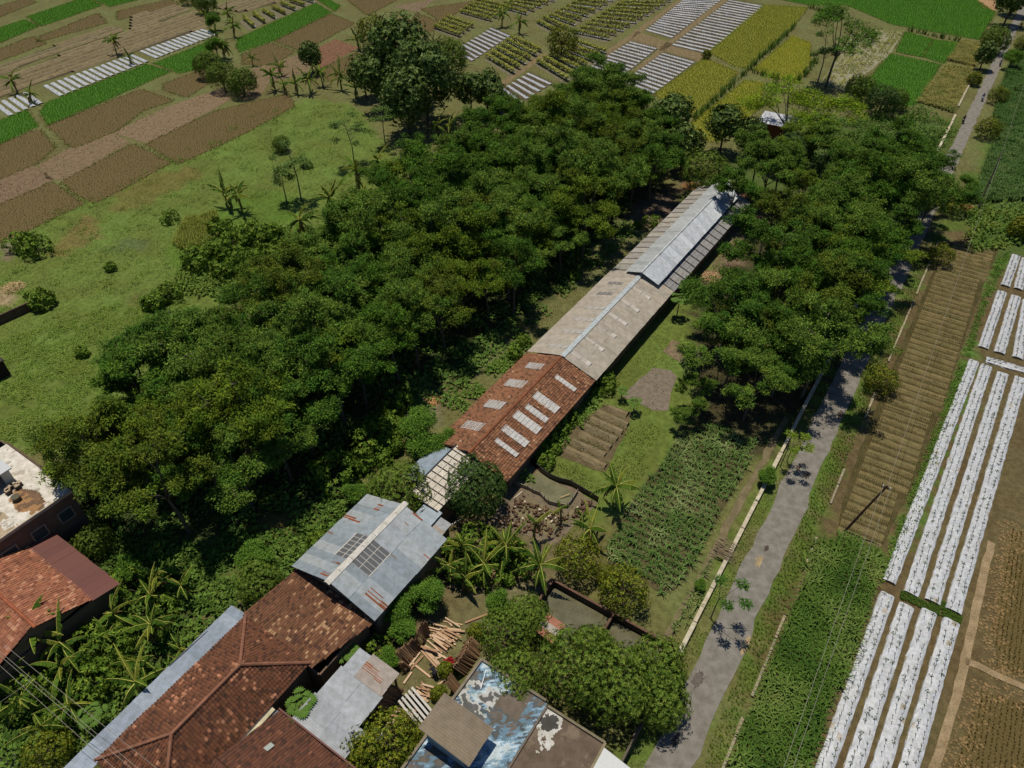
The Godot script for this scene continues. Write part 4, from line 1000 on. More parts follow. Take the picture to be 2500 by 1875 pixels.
# ---------- road, walls and buildings ----------
func W(a: float, c: float, h := 0.0) -> Vector3:     # farm grid: metres along, across, up
	return AX * a + CR * c + Vector3.UP * h
func W2(a: float, c: float) -> Vector2:
	var p := W(a, c)
	return Vector2(p.x, p.z)
func grid2(l: Array) -> PackedVector2Array:
	var r := PackedVector2Array()
	for e in l: r.push_back(W2(e[0], e[1]))
	return r
func acof(p: Vector3) -> Vector2:
	return Vector2(p.dot(AX), p.dot(CR))
func slab(mb: MB, a0: float, a1: float, c0: float, c1: float, h0: float, h1: float, col: Color) -> void:
	mb.box(W((a0 + a1) / 2, (c0 + c1) / 2, (h0 + h1) / 2), AX * (a1 - a0) / 2, Vector3.UP * (h1 - h0) / 2, CR * (c1 - c0) / 2, col)
func wall(root: Node, called: String, a: Vector3, b: Vector3, h0: float, h1: float, thick: float, col: Color, m: Material) -> MeshInstance3D:
	var mb := MB.new()
	var p := Vector3(a.x, (h0 + h1) / 2, a.z)
	var q := Vector3(b.x, (h0 + h1) / 2, b.z)
	mb.beam(p, q, thick, h1 - h0, col)
	return part(called, mb, m, root)
func walls(root: Node, a0: float, a1: float, c0: float, c1: float, h: float, col: Color, m: Material, base := -0.1) -> void:
	var t := 0.15
	for e in [[a0, c0, a1, c0], [a0, c1, a1, c1], [a0, c0 + 0.08, a0, c1 - 0.08], [a1, c0 + 0.08, a1, c1 - 0.08]]:
		wall(root, "wall", W(e[0], e[1]), W(e[2], e[3]), base, h, t, col, m)
func tiles(root: Node, pts: Array, cols: Array, bright: float, tw := 0.27, tl := 0.31, called := "tiles", patchy := 30.0) -> void:
	# clay tiles in courses over one flat roof face; bright is the share of newer tiles
	var nn: Vector3 = (pts[1] - pts[0]).cross(pts[2] - pts[0]).normalized()
	if nn.y < 0: nn = -nn
	var v := (Vector3.UP - nn * nn.y).normalized()
	var u := v.cross(nn)
	var poly := PackedVector2Array()
	var lo := Vector2(1e9, 1e9)
	var hi := -lo
	for p in pts:
		var q := Vector2((p - pts[0]).dot(u), (p - pts[0]).dot(v))
		poly.push_back(q)
		lo = lo.min(q); hi = hi.max(q)
	var mb := MB.new()
	var o: Vector3 = pts[0]
	for i in range(1, pts.size() - 1):
		mb.tri(pts[0] - nn * 0.06, pts[i] - nn * 0.06, pts[i + 1] - nn * 0.06, rgb(70, 46, 36))
	var y := lo.y
	while y < hi.y:
		var x := lo.x + rr(-0.02, 0.02)
		while x < hi.x:
			if inside(Vector2(x + tw / 2, y + tl / 2), poly):
				var p := o + u * x + v * y
				var g := noise.get_noise_3d(p.x * patchy, p.y * patchy, p.z * patchy) * 0.7 + noise.get_noise_3dv(p * 170) * 0.8
				var col: Color = cols[0].lerp(cols[1], clampf(0.5 + g + rr(-0.4, 0.4), 0, 1))
				if rng.randf() < 0.18: col = cols[2]
				if g > 0.75 - bright * 1.5 and rng.randf() < 0.6: col = cols[3].lerp(cols[1], rr(0.0, 0.5))
				col = vary(col, 0.17)
				var lift := nn * (rr(0.03, 0.06) + 0.09 * noise.get_noise_3dv(p * 18))
				var a := p + lift
				var b := p + u * tw * 0.5 + lift + nn * 0.06
				var c := p + u * tw * 0.93 + lift - nn * 0.02
				var up := v * tl * 1.05 - nn * 0.06
				mb.quad(a, a + up, b + up, b, col); mb.quad(b, b + up, c + up, c, col)
				mb.quad(a - nn * 0.08, a, b, b - nn * 0.09, col); mb.quad(b - nn * 0.09, b, c, c - nn * 0.08, col)
			x += tw
		y += tl
	part(called, mb, M.tile, root, "stuff")
func ridge(root: Node, a: Vector3, b: Vector3, r: float, col: Color, m: Material = null, called := "ridge") -> void:
	var mb := MB.new()
	var n := maxi(1, int((b - a).length() / 0.4))
	for i in n:
		var p := a.lerp(b, i / float(n))
		var q := a.lerp(b, (i + 1.08) / float(n))
		mb.tube([p, q], [r * 1.06, r * 0.94], 7, vary(col, 0.14))
	part(called, mb, m if m else M.tile, root)
func corrugated(e0: Vector3, e1: Vector3, r1: Vector3, r0: Vector3, pitch: float, amp: float, col: Color, lift0: float, lift1: float, rust := 0.0, sd := 0.0) -> MB:
	# one sheet between two points on the eave side and two on the ridge side, waves run up the slope
	var mb := MB.new()
	var nn := (e1 - e0).cross(r0 - e0).normalized()
	if nn.y < 0: nn = -nn
	var n := maxi(2, int((e1 - e0).length() / pitch) * 2)
	var steps := 4
	for i in n:
		for j in steps:
			var c := col
			if rust > 0.0: c = rusted(e0.lerp(e1, (i + 0.5) / n).lerp(r0.lerp(r1, (i + 0.5) / n), (j + 0.5) / steps), i, col, rust, sd)
			var q := []
			for e in [[i, j], [i + 1, j], [i + 1, j + 1], [i, j + 1]]:
				var s: float = e[0] / float(n)
				var t: float = e[1] / float(steps)
				q.append(e0.lerp(e1, s).lerp(r0.lerp(r1, s), t) + nn * (lerpf(lift0, lift1, t) + (amp if e[0] % 2 else 0.0)))
			mb.quad(q[0], q[1], q[2], q[3], c)
	return mb
func rusted(p: Vector3, i: int, col: Color, amount: float, sd: float) -> Color:
	# rust that runs along single waves of the sheet, with ragged ends
	var g := noise.get_noise_3d(p.x * 30 + sd, p.y * 10, p.z * 30) * 1.4 + noise.get_noise_2d(i * 57.0 + sd, sd) * 0.7
	return vary(rgb(142, 84, 56), 0.15) if g > 1.0 - amount else vary(col, 0.025)
func roof_sheets(root: Node, e0: Vector3, e1: Vector3, r1: Vector3, r0: Vector3, na: int, nu: int, cols: Array, m: Material, pitch := 0.15, amp := 0.03, rust := 0.0, called := "sheet", over := 0.06) -> void:
	for i in na:
		for j in nu:
			var s0 := i / float(na)
			var s1 := (i + 1.0) / na
			var t0 := j / float(nu)
			var t1 := (j + 1.0) / nu
			var sl := (r0 - e0).length()
			var f := maxf(0.0, t0 - over / sl) if j > 0 else t0 - rr(0.0, 0.05) / sl
			var lf := 0.004 * (i % 2) + rr(0.0, 0.02)
			var k := rust * rr(0.0, 1.6) if rng.randf() < 0.7 else 0.0
			var mb := corrugated(e0.lerp(e1, s0).lerp(r0.lerp(r1, s0), f), e0.lerp(e1, s1).lerp(r0.lerp(r1, s1), f), e0.lerp(e1, s1).lerp(r0.lerp(r1, s1), t1), e0.lerp(e1, s0).lerp(r0.lerp(r1, s0), t1), pitch, amp, vary(cols[rng.randi() % cols.size()], 0.03), (0.025 if j > 0 else 0.0) + lf, lf, k, rr(0, 900))
			part(called, mb, m, root)
func make_road() -> void:
	rng.seed = 90
	var l := []
	var r := []
	var a := 5.0
	while a < 300:
		l.append([a, -3.35 + 0.25 * noise.get_noise_1d(a * 20) + (0.6 if a > 110 else 0.0) + (0.006 * (a - 110) if a > 110 else 0.0)])
		r.push_front([a, -0.35 + 0.35 * noise.get_noise_1d(a * 26 + 90) - (0.3 if a > 55 and a < 100 else 0.0) + (0.004 * maxf(0, a - 120))])
		a += 1.5
	sheet("road", grid2(l + r), rgb(124, 119, 113), M.asphalt, 0.045, "narrow grey asphalt village road", "road", 0.22)
	var edge := grid2(l)
	for e in [[W(58.6, -1.5), 0.5, rgb(84, 74, 68)], [W(59.2, -2.6), 0.45, rgb(88, 78, 72)], [W(45.4, -2.2), 0.6, rgb(172, 152, 118)], [W(47.2, -2.1), 0.4, rgb(80, 70, 64)], [W(70.0, -1.0), 0.6, rgb(88, 76, 68)], [W(26.0, -2.2), 0.55, rgb(98, 88, 82)], [W(31.5, -2.6), 0.7, rgb(106, 98, 94)]]:
		var p := PackedVector2Array()
		for k in 28:
			var t := TAU * k / 28
			var q: Vector3 = e[0] + (AX * cos(t) * 1.5 + CR * sin(t) * 0.7) * e[1] * (0.75 + 0.6 * noise.get_noise_2d(k * 60.0, e[0].x * 90.0))
			p.push_back(Vector2(q.x, q.z))
		sheet("road_stain", p, e[2], M.soil, 0.05, "dirt or dung stain on the asphalt, %s" % ("pale sand" if e[2].r > 0.3 else "dark patch"), "stain", 0.05)
	# sandy shoulder patches
	for e in [[36.5, -0.4, 1.0]]:
		var p := PackedVector2Array()
		for k in 16:
			var t := TAU * k / 16
			p.push_back(W2(e[0] + cos(t) * e[2], e[1] + sin(t) * 0.2))
		sheet("sand_shoulder", p, rgb(172, 150, 116), M.soil, 0.05, "pale sand washed against the road edge", "sand", 0.12)
	# concrete channel walls, cast in lengths
	for s in [[8.0, 32.0, -4.95, -4.75, 1.3, "dark"], [32.0, 72.0, -4.95, -4.6, 0.5, "pale"], [72.0, 118.0, -4.95, -4.6, 0.4, "pale"], [150.0, 178.0, -4.5, -4.1, 0.4, "pale"], [184.0, 206.0, -4.8, -4.4, 0.4, "pale"]]:
		var o := thing("channel_wall", {32.0: "long pale channel wall between fodder crop and road", 8.0: "dark old wall beside the mango trees and road", 72.0: "channel wall shaded by the right grove", 150.0: "pale far channel wall beside the ripe maize", 184.0: "farthest short channel wall beside the road"}[s[0]], "wall", W(s[0], s[2]))
		var a2: float = s[0]
		while a2 < s[1] - 0.5:
			var mb := MB.new()
			slab(mb, a2, minf(a2 + 3.9, s[1]), s[2] + rr(-0.03, 0.03), s[3] + rr(-0.03, 0.03), -0.1, s[4] * rr(0.9, 1.05), vary(rgb(186, 176, 156) if s[5] == "pale" else rgb(96, 88, 78), 0.08))
			part("wall_segment", mb, M.concrete, o).position = -W(s[0], s[2])
			a2 += 4.0
	for s in [[20.0, 30.5, "pale right channel wall at the bottom by the maize"], [32.5, 41.0, "right channel wall in the middle of the maize"], [47.5, 51.0, "short right channel wall at the maize corner"], [56.0, 61.5, "right channel wall below the utility pole plot"], [71.0, 76.0, "right channel wall below the dark road bush"], [83.0, 99.0, "long right channel wall beside the tall verge grass"], [101.0, 112.0, "far right channel wall nearest the bushes"], [116.0, 119.0, "last stub of the right channel wall"]]:
		var o := thing("channel_wall", s[2], "wall", W(s[0], 1.5))
		var a2: float = s[0]
		while a2 < s[1] - 0.3:
			var mb := MB.new()
			slab(mb, a2, minf(a2 + 2.9, s[1]), 1.4 + rr(-0.04, 0.04) + 0.006 * maxf(0, a2 - 80), 1.62 + 0.006 * maxf(0, a2 - 80), -0.1, 0.24 * rr(0.7, 1.1), vary(rgb(152, 142, 120), 0.12))
			part("wall_segment", mb, M.concrete, o).position = -W(s[0], 1.5)
			a2 += 3.0
func shed_h(c: float) -> float:
	return 3.9 - absf(c + 30.7) * 0.32
func shed_panel(root: Node, called: String, a0: float, a1: float, c0: float, c1: float, col: Color, m: Material, bars: int, lift := 0.09) -> void:
	var n := Vector3.UP * lift
	var mb := corrugated(W(a0, c0, shed_h(c0)) + n, W(a1, c0, shed_h(c0)) + n, W(a1, c1, shed_h(c1)) + n, W(a0, c1, shed_h(c1)) + n, 0.16, 0.025, col, 0.0, 0.0)
	var o := part(called, mb, m, root)
	var bar := MB.new()
	for i in bars + 1:
		var c := lerpf(c0, c1, i / float(bars))
		bar.beam(W(a0, c, shed_h(c)) + n * 1.6, W(a1, c, shed_h(c)) + n * 1.6, 0.05, 0.03, rgb(206, 206, 210))
	part("bar", bar, M.painted, o)
func make_shed() -> void:
	rng.seed = 12
	var o := thing("long_shed", "long duck shed roofed with clay tiles, grey sheets and raised metal", "shed")
	var old := [rgb(138, 96, 72), rgb(158, 112, 84), rgb(112, 78, 60), rgb(196, 156, 124)]
	tiles(o, [W(38.9, -26.1, 2.4), W(57.4, -26.1, 2.4), W(57.4, -30.7, 3.9), W(38.9, -30.7, 3.9)], old, 0.2, 0.27, 0.3, "tiles", 22.0)
	tiles(o, [W(57.4, -35.5, 2.4), W(39.4, -35.5, 2.4), W(39.0, -30.7, 3.9), W(57.4, -30.7, 3.9)], old, 0.12, 0.27, 0.3, "tiles", 22.0)
	ridge(o, W(38.8, -30.7, 3.95), W(57.4, -30.7, 3.95), 0.15, rgb(140, 86, 60))
	var tan := [rgb(170, 162, 152), rgb(166, 157, 147), rgb(174, 165, 154)]
	roof_sheets(o, W(57.3, -26.0, 2.5), W(79.4, -26.0, 2.5), W(79.4, -30.6, 4.02), W(57.3, -30.6, 4.02), 20, 2, tan, M.asbestos, 0.18, 0.04)
	roof_sheets(o, W(79.6, -35.5, 2.5), W(57.5, -35.5, 2.5), W(57.5, -30.6, 4.02), W(79.6, -30.6, 4.02), 20, 2, tan, M.asbestos, 0.18, 0.04)
	var cap := MB.new()
	for i in 14:
		var a := 57.3 + i * 1.58
		for s in [-1, 1]:
			cap.quad(W(a, -30.6, 4.13), W(a + 1.62, -30.6, 4.13), W(a + 1.62, -30.6 + s * 0.32, 4.06), W(a, -30.6 + s * 0.32, 4.06), vary(rgb(176, 184, 190), 0.04))
	part("ridge_cap", cap, M.plastic, o)
	# see-through strips in the grey middle
	for p in [Vector3(8.12, 3.4, -65.06), Vector3(10.03, 3.4, -67.67), Vector3(11.86, 3.4, -70.27), Vector3(13.51, 3.4, -72.85), Vector3(15.51, 3.4, -75.7), Vector3(17.33, 3.4, -78.53)]:
		var q := acof(p)
		shed_panel(o, "skylight", q.x - 0.32, q.x + 0.32, -27.6, -30.2, rgb(190, 184, 178), M.plastic, 2, 0.17)
	for p in [Vector3(5.34, 3.2, -67.37), Vector3(7.4, 3.2, -70.27), Vector3(9.1, 3.2, -72.71), Vector3(9.53, 3.2, -76.07), Vector3(11.52, 3.2, -79.39), Vector3(13.32, 3.2, -81.75)]:
		var q := acof(p)
		var near: bool = q.x < 70
		shed_panel(o, "skylight", q.x - 0.4, q.x + 0.4, -34.0 if not near else -33.6, -32.0 if not near else -31.0, rgb(124, 120, 118) if not near else rgb(176, 170, 166), M.plastic, 3, 0.17)
	# skylights in the tiles
	for e in [[Vector3(-3.91, 3.1, -53.8), 0.7, -34.2, -31.9], [Vector3(-1.84, 3.1, -57.24), 0.7, -34.1, -31.9], [Vector3(0.53, 3.1, -60.71), 0.7, -34.2, -31.8], [Vector3(2.38, 3.1, -63.98), 0.6, -33.8, -31.8]]:
		var q := acof(e[0])
		shed_panel(o, "skylight", q.x - e[1], q.x + e[1], e[2], e[3], rgb(172, 168, 166), M.plastic, 5)
	for e in [[Vector3(-0.98, 3.1, -51.04), 0.3, -27.0, -29.6], [Vector3(-0.18, 3.1, -52.74), 0.5, -27.0, -29.9], [Vector3(1.21, 3.1, -54.69), 0.6, -27.0, -30.0], [Vector3(2.35, 3.1, -56.06), 0.4, -27.1, -29.7], [Vector3(3.35, 3.1, -57.86), 0.6, -27.0, -29.9], [Vector3(5.45, 3.1, -61.27), 0.32, -27.0, -29.6]]:
		var q := acof(e[0])
		shed_panel(o, "skylight", q.x - e[1], q.x + e[1], e[2], e[3], rgb(182, 180, 180), M.plastic, 6)
	# far end: low side roofs of dark sheet on battens, raised metal roof over the middle
	var dull := [rgb(142, 140, 140), rgb(150, 147, 146), rgb(136, 134, 136)]
	roof_sheets(o, W(79.4, -26.0, 2.4), W(110.6, -26.0, 2.4), W(110.6, -28.4, 3.3), W(79.4, -28.4, 3.3), 17, 1, dull, M.plastic, 0.18, 0.03, 0.0, "dull_sheet")
	roof_sheets(o, W(111.6, -35.5, 2.4), W(79.4, -35.5, 2.4), W(79.4, -32.2, 3.45), W(111.6, -32.2, 3.45), 17, 1, [rgb(160, 156, 150), rgb(150, 146, 142)], M.asbestos, 0.18, 0.03, 0.05, "dull_sheet")
	for i in 18:
		var a := 79.4 + i * 1.835
		var bt := MB.new()
		bt.beam(W(a, -25.95, 2.52), W(a, -28.2, 3.36), 0.09, 0.07, rgb(52, 48, 48))
		part("batten", bt, M.wood, o)
		if i < 17:
			var g := MB.new()
			for c in [-26.7, -27.4]:
				var hh: float = 2.4 + (-26.0 - c) * 0.375 + 0.09
				g.beam(W(a + 0.1, c, hh), W(a + 1.75, c, hh), 0.06, 0.03, rgb(176, 174, 178))
			part("lath", g, M.wood, o)
			if i % 1 == 0:
				var b2 := MB.new()
				b2.beam(W(a + 0.4, -35.4, 2.5), W(a + 0.4, -33.0, 3.28), 0.07, 0.06, rgb(84, 78, 74))
				part("batten", b2, M.wood, o)
	var steel := [rgb(178, 184, 194), rgb(188, 194, 204), rgb(168, 174, 184), rgb(182, 188, 198)]
	roof_sheets(o, W(77.9, -27.75, 3.7), W(108.6, -27.75, 3.7), W(110.9, -30.35, 4.75), W(77.9, -30.35, 4.75), 30, 1, steel, M.galvanised, 0.14, 0.025)
	roof_sheets(o, W(111.3, -32.9, 3.7), W(78.6, -32.9, 3.7), W(77.9, -30.35, 4.75), W(111.3, -30.35, 4.75), 30, 1, [rgb(166, 170, 174), rgb(174, 178, 182), rgb(160, 164, 168)], M.galvanised, 0.14, 0.025)
	ridge(o, W(77.8, -30.35, 4.8), W(111.2, -30.35, 4.8), 0.13, rgb(206, 210, 214), M.plastic, "ridge_cap")
	# walls, posts and dark interior
	for a in range(40, 112, 4):
		for c in [-26.7, -34.9]:
			var mb := MB.new()
			slab(mb, a - 0.08, a + 0.08, c - 0.08, c + 0.08, -0.1, 2.42, rgb(90, 80, 66))
			part("post", mb, M.wood, o)
	wall(o, "wall", W(39.8, -26.7), W(110, -26.7), -0.1, 1.3, 0.12, rgb(116, 98, 80), M.concrete)
	wall(o, "wall", W(39.8, -34.9), W(111, -34.9), -0.1, 1.5, 0.12, rgb(116, 98, 80), M.concrete)
	for a in [39.7, 57.4, 79.4, 110.2]:
		wall(o, "gable_wall", W(a, -34.8), W(a, -26.8), -0.1, 2.5, 0.12, rgb(120, 96, 76), M.concrete)
	var floor_ := MB.new()
	slab(floor_, 39.8, 110.2, -34.8, -26.8, -0.05, 0.06, rgb(92, 82, 66))
	part("shed_floor", floor_, M.mud, o)
	# small roofs linking to the village
	var k := thing("link_roof", "translucent laths-and-plastic roof joining shed and metal hall", "roof")
	for i in 9:
		var a := 31.8 + i * 0.86
		var mb := corrugated(W(a, -29.3, 2.9), W(a + 0.84, -29.3, 2.9), W(a + 0.84, -32.7, 3.4), W(a, -32.7, 3.4), 0.16, 0.02, vary(rgb(186, 178, 166), 0.08), 0.0, 0.0)
		part("sheet", mb, M.plastic, k)
		var bt := MB.new()
		bt.beam(W(a, -29.25, 3.0), W(a, -32.7, 3.5), 0.06, 0.06, rgb(92, 84, 76))
		part("batten", bt, M.wood, k)
	for c in [-29.9, -30.6, -31.3, -32.0]:
		var lt := MB.new()
		lt.beam(W(31.8, c, 2.97 + (-29.3 - c) * 0.147), W(39.5, c, 2.97 + (-29.3 - c) * 0.147), 0.06, 0.03, rgb(214, 208, 196))
		part("lath", lt, M.wood, k)
	var ed := MB.new()
	ed.beam(W(31.8, -32.75, 3.42), W(39.5, -32.75, 3.42), 0.12, 0.14, rgb(44, 44, 56))
	part("edge_beam", ed, M.wood, k)
	wall(k, "wall", W(31.9, -29.5), W(31.9, -32.4), -0.1, 2.8, 0.12, rgb(150, 104, 70), M.concrete)
	wall(k, "wall", W(32.0, -29.5), W(39.0, -29.5), -0.1, 2.8, 0.12, rgb(128, 100, 78), M.concrete)
	wall(k, "wall", W(32.0, -32.5), W(39.0, -32.5), -0.1, 3.2, 0.12, rgb(128, 100, 78), M.concrete)
	var bl := thing("low_roof", "low blue-grey metal roof left of the translucent link roof", "roof")
	roof_sheets(bl, W(39.3, -35.4, 2.2), W(33.8, -35.4, 2.2), W(33.8, -32.9, 2.75), W(39.3, -32.9, 2.75), 6, 1, [rgb(142, 156, 172), rgb(150, 162, 178)], M.galvanised, 0.14, 0.025)
	walls(bl, 34.0, 39.0, -35.1, -33.0, 2.1, rgb(110, 94, 78), M.concrete)
	var sa := thing("side_roof", "small plain metal roof behind the metal hall gable", "roof")
	roof_sheets(sa, W(29.9, -28.9, 2.8), W(32.0, -28.9, 2.8), W(32.2, -30.9, 2.95), W(29.9, -30.9, 2.95), 2, 1, [rgb(152, 164, 178)], M.galvanised, 0.14, 0.025)
	walls(sa, 30.0, 31.7, -30.8, -29.0, 2.7, rgb(110, 94, 78), M.concrete)
	var sb := thing("side_roof", "small rusty patched roof beside the metal hall", "roof")
	roof_sheets(sb, W(29.7, -27.6, 2.35), W(31.7, -27.6, 2.35), W(31.7, -29.3, 2.6), W(29.7, -29.3, 2.6), 4, 1, [rgb(150, 140, 134), rgb(146, 150, 156)], M.galvanised, 0.14, 0.025, 0.9)
	walls(sb, 29.9, 31.4, -29.2, -27.8, 2.3, rgb(110, 94, 78), M.concrete)
func hall_h(x: float) -> float:
	return 5.2 - absf(x + 31.1) * 0.335
func make_hall() -> void:
	rng.seed = 21
	var o := thing("metal_hall", "weathered corrugated metal hall with clear panels along its ridge", "hall")
	var c := [rgb(152, 162, 172), rgb(160, 168, 176), rgb(144, 154, 164), rgb(166, 172, 178)]
	# left and right slopes; the gaps hold the clear panels
	var l0 := -35.8
	var r0 := -26.3
	var top := -31.1
	var bays := [[19.7, 22.2], [22.2, 25.0], [25.0, 27.2], [27.2, 29.4]]
	for b in bays:
		var clear: bool = b[0] == 22.2
		var mid_l := -32.9
		var mid_r := -29.0
		roof_sheets(o, W(b[1], l0, hall_h(l0)), W(b[0], l0, hall_h(l0)), W(b[0], mid_l, hall_h(mid_l)), W(b[1], mid_l, hall_h(mid_l)), 3, 1, c, M.galvanised, 0.15, 0.04, 0.36)
		roof_sheets(o, W(b[0], r0, hall_h(r0)), W(b[1], r0, hall_h(r0)), W(b[1], mid_r, hall_h(mid_r)), W(b[0], mid_r, hall_h(mid_r)), 3, 1, c, M.galvanised, 0.15, 0.04, 0.42)
		if not clear:
			roof_sheets(o, W(b[1], mid_l, hall_h(mid_l) + 0.03), W(b[0], mid_l, hall_h(mid_l) + 0.03), W(b[0], top, 5.23), W(b[1], top, 5.23), 3, 1, c, M.galvanised, 0.15, 0.04, 0.28)
			roof_sheets(o, W(b[0], mid_r, hall_h(mid_r) + 0.03), W(b[1], mid_r, hall_h(mid_r) + 0.03), W(b[1], top, 5.23), W(b[0], top, 5.23), 3, 1, c, M.galvanised, 0.15, 0.04, 0.28)
			continue
		for e in [[mid_l, -1.0], [mid_r, 1.0]]:
			var cc: float = e[0]
			var mb := MB.new()
			mb.quad(W(b[0], cc, hall_h(cc) + 0.04), W(b[1], cc, hall_h(cc) + 0.04), W(b[1], top, 5.24), W(b[0], top, 5.24), Color.WHITE)
			var g := part("clear_panel", mb, M.clear, o)
			var fr := MB.new()
			for i in 7:
				var a := lerpf(b[0], b[1], i / 6.0)
				fr.beam(W(a, cc, hall_h(cc)), W(a, top, 5.2), 0.07, 0.06, rgb(196, 190, 184))
			for i in 3:
				var x := lerpf(cc, top, i / 2.0)
				fr.beam(W(b[0], x, hall_h(x) + 0.02), W(b[1], x, hall_h(x) + 0.02), 0.09 if i == 0 else 0.05, 0.05, rgb(208, 202, 196))
			part("frame", fr, M.wood, g)
	for i in 7:
		var mb := MB.new()
		var a := 19.5 + i * 1.45
		for s in [-1.0, 1.0]:
			mb.quad(W(a, top, 5.36), W(a + 1.5, top, 5.36), W(a + 1.5, top + s * 0.3, 5.22), W(a, top + s * 0.3, 5.22), vary(rgb(204, 200, 194), 0.05))
		part("ridge_cap", mb, M.plastic, o)
	walls(o, 20.3, 28.9, -35.3, -26.8, 3.5, rgb(132, 118, 100), M.concrete)
	for a in [20.3, 28.9]:
		var mb := MB.new()
		mb.tri(W(a, -35.3, 3.5), W(a, -26.8, 3.5), W(a, -31.1, 5.1), rgb(120, 108, 92))
		part("gable", mb, M.concrete, o)
	var fl := MB.new()
	slab(fl, 20.4, 28.8, -35.2, -26.9, -0.05, 0.06, rgb(64, 58, 52))
	part("hall_floor", fl, M.concrete, o)
func make_hip_house() -> void:
	rng.seed = 33
	var o := thing("hip_roof_house", "large old house under a dark red hipped tile roof", "house")
	var cols := [rgb(112, 74, 56), rgb(130, 86, 64), rgb(90, 62, 50), rgb(198, 140, 110)]
	var n1 := W(10.6, -30.8, 6.3)
	var n2 := W(4.7, -30.8, 6.3)
	var h := 3.75
	tiles(o, [W(0.9, -35.3, h), n2, n1, W(14.2, -35.3, h)], cols, 0.27, 0.24, 0.28, "tiles", 26.0)
	tiles(o, [W(14.2, -28.0, h), n1, n2, W(1.0, -28.0, h)], cols, 0.26, 0.24, 0.28, "tiles", 26.0)
	tiles(o, [W(14.2, -35.3, h), n1, W(14.2, -28.0, h)], cols, 0.2, 0.24, 0.28, "tiles", 26.0)
	tiles(o, [W(0.9, -35.3, h), W(0.9, -28.0, h), n2], cols, 0.2, 0.24, 0.28, "tiles", 26.0)
	tiles(o, [W(20.1, -35.8, 2.9), W(14.1, -35.6, 3.74), W(14.1, -27.6, 3.74), W(20.1, -26.6, 2.9)], [rgb(118, 82, 62), rgb(134, 94, 70), rgb(96, 68, 54), rgb(194, 154, 120)], 0.36, 0.24, 0.28, "tiles", 26.0)
	var rc := rgb(150, 104, 84)
	for e in [[n1, n2], [n1, W(14.2, -28.0, h)], [n1, W(14.2, -35.3, h)], [n2, W(0.9, -35.3, h)], [n2, W(0.9, -28.0, h)]]:
		ridge(o, e[0] + Vector3.UP * 0.07, e[1] + Vector3.UP * 0.07, 0.13, rc)
	walls(o, 1.6, 14.0, -34.9, -28.5, 3.6, rgb(118, 100, 84), M.plaster)
	walls(o, 14.2, 19.6, -35.2, -27.2, 2.8, rgb(118, 96, 80), M.plaster)
	var l := thing("lean_to_roof", "long narrow blue-grey metal lean-to roof beside the bananas", "roof")
	roof_sheets(l, W(14.5, -37.7, 2.8), W(-1.5, -37.3, 2.8), W(-1.5, -35.2, 3.35), W(14.5, -35.5, 3.35), 20, 1, [rgb(150, 160, 176), rgb(158, 168, 184), rgb(144, 154, 170)], M.galvanised, 0.15, 0.04, 0.0)
	for a in range(0, 16, 3):
		var mb := MB.new()
		slab(mb, a - 0.05, a + 0.05, -37.3, -37.2, -0.1, 2.85, rgb(98, 90, 80))
		part("post", mb, M.wood, l)
	var rb := MB.new()
	rb.beam(W(11.8, -37.4, 2.92), W(8.2, -37.5, 2.92), 0.06, 0.05, rgb(60, 60, 64))
	part("loose_bar", rb, M.metal, l)
	var d := thing("dark_tile_house", "dark brown tiled house at the bottom edge beside the grey metal roof", "house")
	var dk := [rgb(104, 70, 56), rgb(118, 78, 62), rgb(88, 62, 52), rgb(162, 114, 92)]
	tiles(d, [W(10.3, -27.3, 3.6), W(10.3, -19.6, 3.6), W(5.4, -19.6, 5.8), W(5.4, -27.3, 5.8)], dk, 0.15, 0.24, 0.28, "tiles", 30.0)
	tiles(d, [W(0.5, -19.6, 3.6), W(0.5, -27.3, 3.6), W(5.4, -27.3, 5.8), W(5.4, -19.6, 5.8)], dk, 0.15, 0.24, 0.28, "tiles", 30.0)
	var fb := MB.new()
	fb.beam(W(10.45, -27.4, 3.6), W(10.45, -19.5, 3.6), 0.12, 0.18, rgb(112, 70, 62))
	part("fascia", fb, M.painted, d)
	var sk := MB.new()
	sk.quad(W(8.3, -25.6, 4.62), W(8.3, -25.2, 4.62), W(7.7, -25.2, 4.9), W(7.7, -25.6, 4.9), rgb(176, 182, 178))
	part("glass_tile", sk, M.painted, d)
	walls(d, 1.0, 9.8, -26.9, -20.0, 3.5, rgb(150, 140, 124), M.plaster)
	var g := thing("gutter_wall", "cream parapet with gutter between the two tiled houses", "wall")
	var cw := MB.new()
	slab(cw, 2.0, 10.2, -27.75, -27.45, -0.1, 3.9, rgb(196, 186, 158))
	part("parapet", cw, M.plaster, g)
	for c in [-27.95, -27.3]:
		var gm := MB.new()
		gm.beam(W(2.0, c, 3.7), W(10.3, c, 3.7), 0.14, 0.1, rgb(74, 74, 84))
		part("gutter", gm, M.metal, g)
